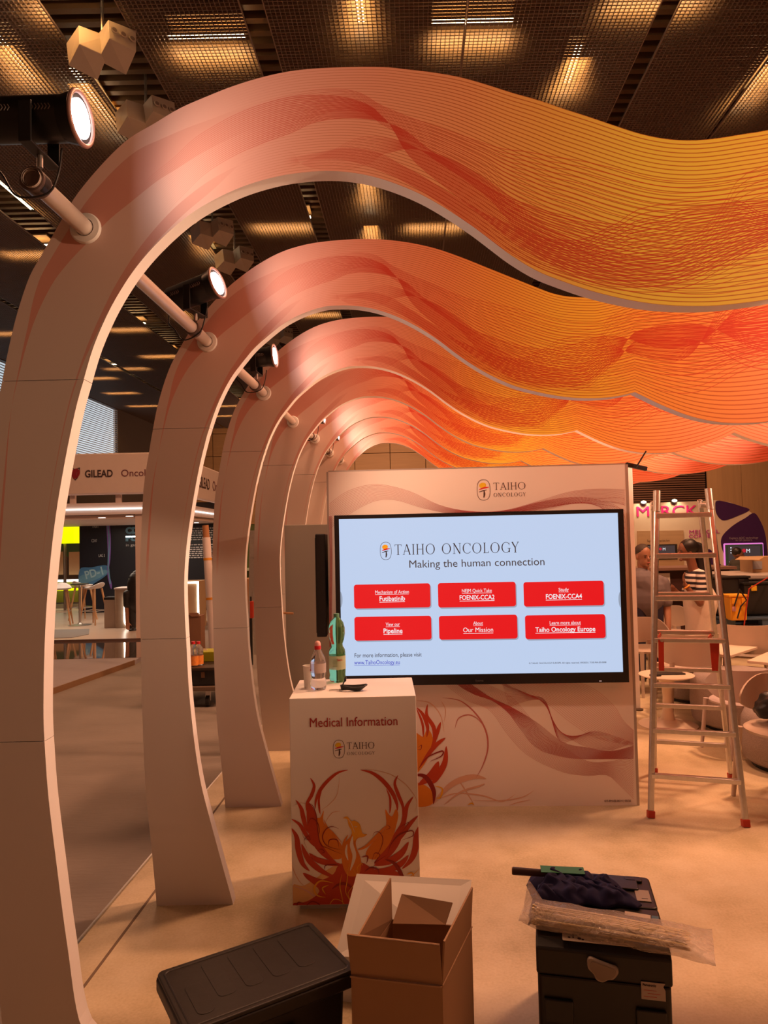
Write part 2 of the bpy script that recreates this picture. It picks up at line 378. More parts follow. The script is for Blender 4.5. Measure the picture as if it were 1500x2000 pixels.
for k in range(6): y = 14+k*4; seg(q, y-.05, y+.05, 4.2, 8.1, .08, -.1)
q.build('window_frame', white, wo)
q = MB()
for k in range(40): seg(q, 14, 34, 4.22+k*.097, 4.22+k*.097+.028, .02, .03)
o = q.build('blind_slats', mat('blind_slat', (.55, .6, .66), .6), wo); o['kind'] = 'stuff'
# ceiling: slab, open cell grid panels, dark gaps, luminaires ----
slab = mat('plenum_dark', (.045, .027, .017), .85, 0, .3, 3)
m = MB(); m.box((4, 18, ZC+1.5), (60, 50, .2)); ceil = struct(m.build('ceiling', slab))
j = MB()
for k in range(150): j.box((3, 6+k*.24, ZC+.42), (40, .10, .16))
o = j.build('ceiling_joists', wood('joist_wood', (.09, .048, .025), (3, 3, 3)), ceil, kind='stuff')
CELL = .0585; GT = .005; GH = .032
gridm = mat('grid_metal', (.20, .15, .125), .5, .1, .05)
panels = [(-2.2, -1.69), (-1.66, -1.235), (-1.13, -.69), (-.55, -.325), (-.28, .10), (.103, .468), (.505, .745), (.755, 1.13), (1.17, 1.6)]
cellp = mat('grid_rim', (.36, .28, .22), .5)
for (a, b) in panels:
    g = MB(); w0, w1 = (a+.022)*HC, (b+.022)*HC; n = int((w1-w0)/CELL)
    ys, ye = 7.4, YB-.4
    for k in range(n+1):
        xx = w0+(w1-w0)*k/n
        r_ = .014 if k in (0, n) else GT
        p0, p1 = Vector((xx+SKEW*ys, ys, ZC)), Vector((xx+SKEW*ye, ye, ZC)); g.beam(p0, p1, r_, GH)
    yy = ys
    while yy < ye:
        g.box(((w0+w1)/2+SKEW*yy, yy, ZC), (w1-w0, GT, GH)); yy += CELL
    o = g.build('grid_panel', gridm, ceil, kind='stuff')
# luminaires: pixel of tube centre, orientation, length m
TUBE = mat('lamp_tube', (1, .86, .55), .4, 0, 0, emit=9.0)
tray = mat('lamp_tray', (.3, .2, .1), .6)
lum = [(405, 70, 'x', 1.0), (923, 42, 'x', 1.05), (1118, 128, 'y', .8), (120, -20, 'x', .9), (186, 195, 'y', 1.5), (30, 110, 'y', .9), (550, 425, 'x', 1.2), (718, 362, 'y', 1.5), (850, 425, 'x', 1.2),
       (395, 470, 'y', 1.6), (50, 480, 'x', 1.1), (1290, -30, 'x', 1.2), (245, 632, 'x', 1.2), (310, 686, 'x', 1.2), (245, 711, 'x', 1.5), (188, 730, 'x', 1.3), (235, 760, 'x', 1.3), (280, 786, 'x', 1.4),
       (622, 602, 'x', 1.2), (438, 786, 'x', 1.6), (440, 806, 'x', 1.6), (30, 380, 'y', 1.2), (5, 640, 'x', 1.3), (725, 452, 'y', 1.2), (700, -10, 'y', .9), (1480, 150, 'y', 1.0), (350, 600, 'y', 1.0)]
LUML = ['nearest above the left shoulder of the first arch', 'with the brightest double tube, above the first arch crest', 'running lengthwise just above the dip of the first arch', 'at the top edge beside the largest loudspeaker', 'running lengthwise behind the nearest stage lamp lens',
 'at the upper left corner', 'seen through the first arch, second arch crest below it', 'running lengthwise above the middle of the second arch', 'glimpsed under the first arch right of centre', 'beside the middle loudspeakers, lengthwise', 'at the left edge outside the first arch, middle height',
 'cut by the top edge, right of centre', 'highest of the cluster between first and second legs', 'right of the highest one between first and second legs', 'widest one between first and second arch legs', 'left side, just inside the first arch leg', 'low between first and second legs, above the blinds', 'lowest between first and second legs',
 'seen under the second arch crest', 'upper one of the pair between second and third legs', 'lower one of the pair between second and third legs', 'at the left edge under the nearest stage lamp', 'at the left edge beside the first arch seam', 'small one right above the second arch crest', 'cut by the top edge near the middle', 'near the right edge above the first arch', 'behind the second stage lamp']
for i, (px, py, ori, L) in enumerate(lum):
    d = ray(px, py); P = CAM+d*((HC+.13)/d.z)
    ax = Vector((1, 0, 0)) if ori == 'x' else Vector((SKEW, 1, 0)).normalized(); cr2 = Vector((ax.y, -ax.x, 0))
    far = max(1, P.y/12)
    t = thing('ceiling_luminaire', 'warm tube ceiling light '+LUML[i], 'light', tuple(P), 0, 'tube luminaires above the ceiling grid')
    for s_ in (-.03, .03):
        q = MB(); q.cyl(P-ax*L/2+cr2*s_, P+ax*L/2+cr2*s_, .013, n=8); q.build('lamp_tube', TUBE, t)
    q = MB(); q.box(tuple(P+Vector((0, 0, .16))), (L if ori == 'x' else .26, .4 if ori == 'x' else L, .03)); q.build('reflector_tray', tray, t)
    a_ = area(P+Vector((0, 0, .06)), P+Vector((0, .35, -1)), L, 14*far**.5, (1, .46, .11), .22, 'luminaire_light'); a_.data.spread = math.radians(120)
    if ori == 'y': a_.rotation_euler = (math.radians(20), 0, math.radians(90)) if False else a_.rotation_euler; a_.data.size, a_.data.size_y = .3, L
# ================================================================ FINS
AF = -.01; TH = .06
_d = {k: fl(*p) for k, p in {2: (305, 1769), 3: (440, 1577), 4: (527, 1467)}.items()}
DK = {k: v.y-AF*v.x for k, v in _d.items()}; DK[1] = 2*DK[2]-DK[3]
for k in (5, 6, 7): DK[k] = DK[4]+(DK[4]-DK[2])/2*(k-4)
_lc = at(650, 597, DK[2], AF).z
ZS = {1: 1, 2: 1, 3: 1, 4: at(715, 774, DK[4], AF).z/_lc, 5: at(728, 814, DK[5], AF).z/_lc, 6: at(735, 845, DK[6], AF).z/_lc, 7: at(740, 865, DK[7], AF).z/_lc}
def fw_(x, z, k, off=0.):                                 # fin coords -> world
    X = x+SKEW*DK[k]; return Vector((X, DK[k]+AF*X+off, z*ZS[k]))
def px2f(x, y, k):
    P = at(x, y, DK[k], AF); return (P.x-SKEW*DK[k], P.z/ZS[k])
o2 = [(306,1768),(297,1667),(284,1533),(277,1367),(275,1255),(273,1200),(274,1100),(280,960),(290,890),(298,842),(306,800),(314,770),(324,738),(338,704),(366,655),(390,622),(416,591),(450,557),(500,519),(550,492),(600,477),(650,470),(700,467),(750,468),(800,474),(850,485),(900,502),(950,522),(1000,542),(1050,562),(1080,573),(1110,579),(1150,581),(1175,579)]
i2 = [(455,1764),(437,1700),(428,1667),(410,1600),(393,1533),(382,1467),(374,1400),(368,1333),(364,1255),(361,1200),(360,1130),(364,1070),(372,1010),(382,950),(392,900),(402,860),(407,842),(425,790),(450,740),(480,700),(500,677),(525,655),(550,635),(575,620),(600,609),(625,601),(650,597),(700,598),(750,609),(800,630),(850,660),(890,690),(925,714),(960,734),(1000,752),(1030,761),(1070,770),(1110,776),(1150,778),(1190,776),(1220,771),(1240,766)]
o1 = [(-8,830),(0,765),(5,740),(17,680),(30,625),(45,575),(60,535),(80,500),(120,430),(150,380),(200,320),(250,272),(300,242),(350,212),(400,190),(450,170),(500,154),(550,142),(600,135),(675,131),(750,131),(800,136),(850,142),(900,151),(950,165),(1000,181),(1050,195),(1100,212),(1150,228),(1200,245),(1250,261),(1300,271),(1350,274),(1400,270),(1450,262),(1500,254),(1600,232)]
i1 = [(160,2010),(132,1850),(112,1700),(95,1560),(88,1466),(85,1400),(86,1300),(90,1200),(98,1100),(110,1000),(127,900),(140,835),(150,790),(162,747),(180,685),(200,635),(225,585),(260,530),(300,482),(350,435),(400,400),(470,366),(540,345),(600,336),(650,334),(700,339),(750,351),(810,374),(862,402),(920,440),(960,470),(1000,500),(1050,530),(1100,550),(1150,567),(1200,580),(1250,590),(1300,596),(1350,598),(1400,597),(1450,592),(1500,585),(1600,566)]
i3x = [(1108,842),(1150,862),(1190,877),(1230,885),(1270,886),(1310,882),(1350,872),(1385,860),(1415,845)]
T_o = [px2f(*p, 2) for p in o2]; T_i = [px2f(*p, 2) for p in i2]
x3 = [px2f(*p, 3) for p in i3x]; dxx = (T_i[-1][0]-x3[0][0], T_i[-1][1]-x3[0][1])
seg_b = [(x+dxx[0], z+dxx[1]*(1-i/8)) for i, (x, z) in enumerate(x3)]
cus2 = seg_b[-1]
seg_c = [cus2, (cus2[0]+.12, cus2[1]-.05), (cus2[0]+.35, cus2[1]-.11), (cus2[0]+.65, cus2[1]-.12), (cus2[0]+.95, cus2[1]-.06), (cus2[0]+1.2, cus2[1]+.08), (cus2[0]+1.4, cus2[1]+.3)]
T_oext = [(T_o[-1][0]+a, T_o[-1][1]+b) for a, b in ((.154, .038), (.354, .113), (.604, .203), (.854, .263), (1.104, .273), (1.354, .243), (1.654, .173), (1.954, .113), (2.254, .083), (2.514, .043))]
KX = {n: px2f(*p, 2) for n, p in dict(a=(310, 780), b=(700, 467), c=(1150, 581), d=(418, 805), e=(660, 597), f=(1150, 778)).items()}
def smooth(segs, n=5):
    out = []
    for s_ in segs:
        P = catmull([(a, b, 0) for a, b in s_], n); out += P if not out else P[1:]
    return [(p.x, p.y) for p in out]
def resample(P, n):
    L = [0]
    for a, b in zip(P, P[1:]): L.append(L[-1]+math.dist(a, b))
    out = []; j = 0
    for i in range(n):
        t = L[-1]*i/(n-1)
        while j < len(L)-2 and L[j+1] < t: j += 1
        f = (t-L[j])/max(1e-9, L[j+1]-L[j]); out.append((P[j][0]+(P[j+1][0]-P[j][0])*f, P[j][1]+(P[j+1][1]-P[j][1])*f))
    return out
def near(P, q): return min(range(len(P)), key=lambda i: math.dist(P[i], q))
NS = [70, 60, 50, 16, 44, 50]                             # stations per section
def profile(k):
    if k == 1:
        po = [px2f(*p, 1) for p in o1]; pi = [px2f(*p, 1) for p in i1]
        lo = [q for q in T_o if q[1] < po[0][1]-.08]; O = lo+po
        li = [q for q in T_i if q[1] < pi[0][1]-.03]; I = li+pi
        I = [(x, max(z, 0)) for x, z in I]
        ex = po[-1]; dz = ex[1]-(2.855+.0); zr = min(T_oext, key=lambda q_: abs(q_[0]-ex[0]))[1]; O += [(x, z+ex[1]-zr) for x, z in T_oext if x > ex[0]+.1]
        sh = (pi[-1][0]+.06-T_i[-1][0], .05)
        O_ = smooth([O]); cpt = (T_i[-1][0]+sh[0], T_i[-1][1]+sh[1])
        I_ = smooth([I+[cpt], [(x+sh[0], z+sh[1]) for x, z in seg_b], [(x+sh[0], z+sh[1]) for x, z in seg_c]])
    else:
        sh = (0, 0); O_ = smooth([T_o+T_oext]); I_ = smooth([T_i, seg_b, seg_c]); cpt = T_i[-1]
    c2 = (cus2[0]+sh[0], cus2[1]+sh[1]); O_[0] = (O_[0][0], 0); I_[0] = (I_[0][0], 0)
    c2 = (cus2[0]+sh[0], cus2[1]+sh[1])
    ko = [0, near(O_, KX['a']), near(O_, KX['b']), near(O_, KX['c']), near(O_, (cpt[0]+.03, cpt[1]+.5)), near(O_, (c2[0], c2[1]+.72)), len(O_)-1]
    ki = [0, next(i for i, q_ in enumerate(I_) if q_[1] >= O_[ko[1]][1]), near(I_, KX['e']), near(I_, KX['f']), near(I_, cpt), near(I_, c2), len(I_)-1]
    A, B = [], []
    for s_ in range(6):
        a = resample(O_[ko[s_]:ko[s_+1]+1], NS[s_]); b = resample(I_[ki[s_]:ki[s_+1]+1], NS[s_])
        if s_ == 0:
            def byz(P, zz):
                out = []
                for z in zz:
                    j = max(1, min(len(P)-1, next((i for i, q_ in enumerate(P) if q_[1] >= z), len(P)-1))); p, q_ = P[j-1], P[j]; f_ = (z-p[1])/max(1e-9, q_[1]-p[1]); out.append((p[0]+(q_[0]-p[0])*max(0, min(1, f_)), z))
                return out
            zz = [O_[ko[1]][1]*i/(NS[0]-1) for i in range(NS[0])]; a, b = byz(O_, zz), byz(I_, zz)
        if s_: a = a[1:]; b = b[1:]
        A += a; B += b
    return A, B
NV = 6
PR = {k: profile(k) for k in (1, 2)}
NST = len(PR[2][0])
def prof(k): return PR[1] if k == 1 else PR[2]
def fuv(x, y, k):                                         # pixel -> (u, v) on fin k
    q = px2f(x, y, k); A, B = prof(k); best = (9, 0, 0)
    for i in range(NST):
        a, b = A[i], B[i]; dx_, dz_ = a[0]-b[0], a[1]-b[1]; t = ((q[0]-b[0])*dx_+(q[1]-b[1])*dz_)/(dx_*dx_+dz_*dz_)
        d = math.hypot(b[0]+dx_*t-q[0], b[1]+dz_*t-q[1])
        if d < best[0]: best = (d, i/(NST-1), t)
    return best[1], best[2]
# ---- printed fin material: line families between curve pairs (UV: u along, v across)
fm = bpy.data.materials.new('fin_print'); fm.use_nodes = True; nt = fm.node_tree; N_ = nt.nodes; Lk = nt.links; bs = N_['Principled BSDF']
bs.inputs['Roughness'].default_value = .5
uvn = N_.new('ShaderNodeUVMap'); uvn.uv_map = 'UVMap'; sx = N_.new('ShaderNodeSeparateXYZ'); Lk.new(uvn.outputs[0], sx.inputs[0]); Us, Vs = sx.outputs[0], sx.outputs[1]
def mth(op, a, b=None, c=None, clamp=False):
    n = N_.new('ShaderNodeMath'); n.operation = op; n.use_clamp = clamp
    for i, v in enumerate((a, b, c)):
        if v is None: continue
        if isinstance(v, (int, float)): n.inputs[i].default_value = v
        else: Lk.new(v, n.inputs[i])
    return n.outputs[0]
def curve(pts, ext=2.0):                                   # values may leave 0..1: store (v+.5)/2
    n = N_.new('ShaderNodeFloatCurve'); c = n.mapping.curves[0]; n.mapping.use_clip = False
    pts = sorted(pts); c.points[0].location = (pts[0][0], (pts[0][1]+.5)/2); c.points[1].location = (pts[-1][0], (pts[-1][1]+.5)/2)
    for u, v in pts[1:-1]: c.points.new(u, (v+.5)/2)
    n.mapping.update(); Lk.new(Us, n.inputs['Value']); return mth('MULTIPLY_ADD', n.outputs[0], 2.0, -.5)
def mixc(fac, a, b):
    n = N_.new('ShaderNodeMix'); n.data_type = 'RGBA'; Lk.new(fac, n.inputs[0])
    for i, v in ((6, a), (7, b)):
        if isinstance(v, tuple): n.inputs[i].default_value = (*v, 1)
        else: Lk.new(v, n.inputs[i])
    return n.outputs[2]
U = lambda x, y, k=1: fuv(x, y, k)
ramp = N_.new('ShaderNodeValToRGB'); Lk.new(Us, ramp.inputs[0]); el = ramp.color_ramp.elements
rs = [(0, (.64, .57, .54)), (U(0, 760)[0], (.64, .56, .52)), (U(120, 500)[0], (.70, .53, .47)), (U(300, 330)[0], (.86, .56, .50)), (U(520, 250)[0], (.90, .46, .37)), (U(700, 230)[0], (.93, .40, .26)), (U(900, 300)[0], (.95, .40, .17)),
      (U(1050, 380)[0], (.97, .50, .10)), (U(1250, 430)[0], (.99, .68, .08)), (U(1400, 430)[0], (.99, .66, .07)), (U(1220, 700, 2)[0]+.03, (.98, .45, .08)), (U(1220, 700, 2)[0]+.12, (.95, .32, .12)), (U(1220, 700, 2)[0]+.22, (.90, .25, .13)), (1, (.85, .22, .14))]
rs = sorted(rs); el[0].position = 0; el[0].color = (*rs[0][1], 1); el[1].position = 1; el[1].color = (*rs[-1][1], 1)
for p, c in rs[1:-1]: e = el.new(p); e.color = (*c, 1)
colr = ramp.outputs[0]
# soft swooshes on the leg (solid salmon bands)
def band(C1, C2, col, a, fade=None):
    global colr
    c1, c2 = curve(C1), curve(C2)
    lo, hi = mth('MINIMUM', c1, c2), mth('MAXIMUM', c1, c2)
    f = mth('MULTIPLY', mth('GREATER_THAN', Vs, lo), mth('LESS_THAN', Vs, hi))
    if fade:
        mr = N_.new('ShaderNodeMapRange'); mr.inputs['From Min'].default_value = fade[0]; mr.inputs['From Max'].default_value = fade[1]; mr.clamp = True; Lk.new(Us, mr.inputs['Value']); f = mth('MULTIPLY', f, mr.outputs[0])
        if len(fade) > 2:
            mr = N_.new('ShaderNodeMapRange'); mr.inputs['From Min'].default_value = fade[3]; mr.inputs['From Max'].default_value = fade[2]; mr.clamp = True; Lk.new(Us, mr.inputs['Value']); f = mth('MULTIPLY', f, mr.outputs[0])
    colr = mixc(mth('MULTIPLY', f, a), colr, col)
band([(0, .93), U(318, 840, 2), U(345, 720, 2), U(395, 640, 2), U(450, 580, 2), U(560, 520, 2), (1, .9)],
     [(0, .92), U(320, 840, 2), U(368, 720, 2), U(425, 660, 2), U(500, 600, 2), U(600, 540, 2), (1, .6)], (.66, .20, .14), .62, (.15, .17, .33, .42))
band([(0, .12), U(390, 870, 2), U(415, 790, 2), U(452, 720, 2), U(505, 650, 2), U(600, 580, 2), (1, .2)],
     [(0, .11), U(392, 870, 2), U(428, 780, 2), U(470, 712, 2), U(545, 630, 2), U(640, 560, 2), (1, .3)], (.66, .20, .15), .55, (.14, .16, .34, .42))
def family(C1, C2, n, w, col, a=1., fade=None):
    global colr
    c1, c2 = curve(C1), curve(C2); d = mth('SUBTRACT', c2, c1); ad = mth('ADD', mth('ABSOLUTE', d), .0005); sg = mth('SIGN', d)
    t = mth('DIVIDE', mth('MULTIPLY', mth('SUBTRACT', Vs, c1), sg), ad)
    ins = mth('MULTIPLY', mth('GREATER_THAN', t, -.5/n), mth('LESS_THAN', t, 1+.5/n))
    fr = mth('ABSOLUTE', mth('SUBTRACT', mth('FRACT', mth('ADD', mth('MULTIPLY', t, n), .5)), .5))
    dist = mth('MULTIPLY', fr, mth('DIVIDE', ad, n))
    mr = N_.new('ShaderNodeMapRange'); mr.inputs['From Min'].default_value = w*.35; mr.inputs['From Max'].default_value = w*.65; mr.inputs['To Min'].default_value = 1; mr.inputs['To Max'].default_value = 0; mr.clamp = True
    Lk.new(dist, mr.inputs['Value']); f = mth('MULTIPLY', mr.outputs[0], ins)
    if fade:
        for lo_, hi_ in fade:
            q = N_.new('ShaderNodeMapRange'); q.inputs['From Min'].default_value = lo_; q.inputs['From Max'].default_value = hi_; q.clamp = True; Lk.new(Us, q.inputs['Value']); f = mth('MULTIPLY', f, q.outputs[0])
    colr = mixc(mth('MULTIPLY', f, a), colr, col)
u0 = U(300, 300)[0]; uc = U(560, 240)[0]; RED = (.66, .035, .015); BRN = (.55, .10, .015); ue = U(1220, 700, 2)[0]
V2 = lambda pts, k=1, a=None: ([(0, a if a is not None else U(*pts[0], k)[1])]+[U(*p, k) for p in pts])
# parallels
family([(0, 1.0), (1, 1.0)], [(0, 0.0), (1, 0.0)], 38, .0062, BRN, .85, [(uc-.04, uc+.08)])
# F1: from the inner edge of the left shoulder to the dense crossing, twist, rise on the right
E1 = [(1, .6)]; E2 = [(1, .2)]
family(V2([(310, 430), (420, 325), (560, 262), (660, 232), (750, 238), (850, 300), (950, 362), (1050, 405), (1200, 438), (1300, 425), (1400, 400), (1490, 392)])+[(ue+.035, .45), (ue+.12, .75), (ue+.25, .5), (1, .4)],
       V2([(300, 340), (400, 255), (500, 208), (600, 186), (680, 192), (750, 232), (850, 345), (950, 430), (1050, 500), (1150, 550), (1250, 560), (1400, 520), (1490, 470)])+[(ue+.035, .62), (ue+.12, .35), (ue+.25, .3), (1, .6)], 21, .0062, RED, .78, [(u0-.02, uc)])
family(V2([(330, 300), (450, 225), (560, 185), (650, 175), (750, 210), (850, 245), (950, 280), (1050, 300), (1200, 330), (1300, 352), (1400, 350), (1490, 330)])+[(ue+.035, .7), (ue+.12, .55), (ue+.25, .75), (1, .8)],
       V2([(420, 345), (520, 275), (600, 235), (680, 215), (750, 245), (850, 300), (930, 350), (1000, 430), (1100, 480), (1200, 535), (1300, 545), (1400, 520), (1490, 515)])+[(ue+.035, .25), (ue+.12, .4), (ue+.25, .15), (1, .3)], 16, .0050, RED, .75, [(uc-.03, uc+.04)])
family(V2([(500, 330), (600, 300), (700, 290), (800, 330), (900, 390), (1000, 440), (1100, 470), (1200, 440), (1300, 400), (1400, 390), (1490, 420)])+[(ue+.035, .35), (ue+.10, .85), (ue+.22, .62), (1, .5)],
       V2([(560, 320), (650, 310), (750, 335), (850, 390), (950, 460), (1050, 520), (1150, 555), (1250, 570), (1350, 560), (1400, 530), (1490, 480)])+[(ue+.035, .52), (ue+.10, .30), (ue+.22, .10), (1, .1)], 15, .0052, RED, .8, [(uc, uc+.06)])
family([(0, .3), (uc, .25), U(640, 330), U(760, 300), U(850, 300), U(950, 350), U(1100, 460), U(1250, 500), U(1400, 420), U(1480, 330), (ue+.035, .85), (ue+.12, .6), (ue+.25, .9), (1, .7)],
       [(0, .1), (uc, .05), U(640, 300), U(760, 270), U(860, 320), U(960, 390), U(1100, 520), U(1250, 560), U(1380, 575), U(1480, 560), (ue+.035, .12), (ue+.12, .35), (ue+.25, .25), (1, .2)], 17, .0045, RED, .7, [(uc, uc+.06)])
Lk.new(colr, bs.inputs['Base Color'])
DESC = {1: 'nearest wave-shaped arch fin, its curved leg at the left edge', 2: 'second arch fin from the front, leg left of the counter', 3: 'third arch fin from the front, leg base just behind the counter',
        4: 'fourth arch fin, darker underside, lavender leg beside the grey door', 5: 'fifth arch fin, partly behind the grey door', 6: 'sixth arch fin, second from the rear of the row', 7: 'rearmost arch fin, framing the wood-panelled far wall'}
FIN = {}
for k in range(1, 8):
    A, B = prof(k); base = fw_(-1.0, 0, k); base.z = 0
    f = thing('arch_fin', DESC[k]+', line-printed', 'arch', tuple(base), 0, 'wave-shaped arch fins in a row'); FIN[k] = f
    # seams at given z on the leg
    zlo, zhi = {1: (px2f(95, 1466, 1)[1], px2f(82, 750, 1)[1]), 2: (px2f(320, 1254, 2)[1], px2f(350, 843, 2)[1])}.get(k, (px2f(450, 1227, 3)[1], px2f(475, 887, 3)[1]))
    i1_ = next(i for i in range(NST) if (A[i][1]+B[i][1])/2 > zlo); i2_ = next(i for i in range(NST) if (A[i][1]+B[i][1])/2 > zhi)
    for (s0_, s1_) in ((0, i1_), (i1_, i2_), (i2_, NST-1)):
        vs = []; uvs = []; n = s1_-s0_+1
        for side in (0, TH):
            for i in range(s0_, s1_+1):
                for j_ in range(NV+1):
                    t = j_/NV; a, b = A[i], B[i]; x = b[0]+(a[0]-b[0])*t; z = b[1]+(a[1]-b[1])*t
                    if i == s1_ and s1_ < NST-1: z -= .002
                    vs.append(fw_(x, z, k, side)); uvs.append((i/(NST-1), t))
        W_ = NV+1; NN = n*W_; fs = []; mi = []
        for i in range(n-1):
            for j_ in range(NV):
                a = i*W_+j_; fs.append((a, a+W_, a+W_+1, a+1)[::-1]); mi.append(0); fs.append((a+NN, a+1+NN, a+W_+1+NN, a+W_+NN)[::-1]); mi.append(0)
            a = i*W_; fs.append((a, a+NN, a+W_+NN, a+W_)[::-1]); mi.append(1); a = i*W_+NV; fs.append((a, a+W_, a+W_+NN, a+NN)[::-1]); mi.append(1)
        for r0_ in (0, n-1):
            for j_ in range(NV):
                a = r0_*W_+j_; q = (a, a+1, a+1+NN, a+NN); fs.append(q if r0_ else q[::-1]); mi.append(1)
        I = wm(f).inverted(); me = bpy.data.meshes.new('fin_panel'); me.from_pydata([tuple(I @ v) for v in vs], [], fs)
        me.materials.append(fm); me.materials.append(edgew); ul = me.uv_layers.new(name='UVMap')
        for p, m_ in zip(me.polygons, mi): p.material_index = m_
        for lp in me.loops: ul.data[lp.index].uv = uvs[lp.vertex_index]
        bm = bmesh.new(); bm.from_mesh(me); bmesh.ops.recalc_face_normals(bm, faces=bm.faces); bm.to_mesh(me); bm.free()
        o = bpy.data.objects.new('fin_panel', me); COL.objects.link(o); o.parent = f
# ---- poles with flanges, stage lamps
FLG = {1: (168, 447), 2: (405, 668), 3: (515, 768), 4: (572, 824), 5: (615, 857), 6: (644, 885)}
def flp(k):
    if k in FLG: x, z = px2f(*FLG[k], k)
    else: x, z = px2f(*FLG[6], 6)
    return fw_(x, z, k)
polem = mat('painted_pole', (.62, .54, .50), .35, .35, .05)
fp = {k: flp(k) for k in range(1, 8)}
PD = {1: 'short open-ended pipe in front of the nearest arch, top left', 2: 'lighting pipe running from the nearest arch back to the second', 3: 'lighting pipe between the second and third arches', 4: 'lighting pipe between the third and fourth arches',
      5: 'lighting pipe between the fourth and fifth arches', 6: 'lighting pipe between the fifth and sixth arches', 7: 'lighting pipe between the two rearmost arches'}
POLE = {}
for k in range(1, 8):
    P1 = fp[k]; P0 = fp[k-1]+Vector((0, TH, 0)) if k > 1 else None
    if k == 1: dd = (fp[2]-fp[1]).normalized(); P0 = P1-dd*.30
    d = (P1-P0).normalized()
    t = thing('lighting_pole', 'pale '+PD[k], 'pole', tuple(P0), 0, 'lighting pipes between the arches'); POLE[k] = (P0, P1, d, t)
    q = MB(); r = .0255
    if k == 1:
        q.cyl(P0, P1, r, n=24, cap=False); q.cyl(P0+d*.001, P1, r-.004, n=24, cap=False); 
        qq = r-.004; q.build('pipe', polem, t, auto=40)
        e = MB(); e.cyl(P0+d*.02, P0+d*.024, r-.004, n=24); e.build('end_plug', black, t)
        e = MB(); e.cyl(P0+d*.018, P0+d*.045, r+.006, n=24); e.build('clamp_ring', blackm, t, auto=40)
    else: q.cyl(P0, P1, r, n=24); q.build('pipe', polem, t, auto=40)
    e = MB(); nrm = Vector((AF, -1, 0)).normalized(); c = P1+nrm*.001
    prof_ = [(r+.002, .0), (r+.002, .012), (r+.018, .010), (r+.022, .004), (r+.022, 0)]
    qn = nrm.to_track_quat('Z', 'Y').to_matrix().to_4x4(); e.lathe(prof_, tuple(c), 32, qn, cap=False); e.build('wall_flange', white, t, auto=40)
glow = mat('lamp_lens_glow', (1, .95, .92), .3, 0, 0, emit=22.0)
ventm = mat('vent_grey', (.22, .19, .18), .5)
LAMPS = {1: (.0, 1.0), 2: (.82, 1.0), 3: (.80, 1), 5: (.80, 1), 6: (.82, 1), 7: (.80, 1)}
LD = {1: 'black round stage lamp at the upper left edge, its glowing lens turned right', 2: 'black stage lamp glowing between the nearest and second arches', 3: 'black stage lamp glowing between the second and third arches',
      5: 'small lit stage lamp above the grey door, left of the fifth arch', 6: 'small lit stage lamp between the fifth and sixth arches', 7: 'farthest lit stage lamp, just above the media wall top'}
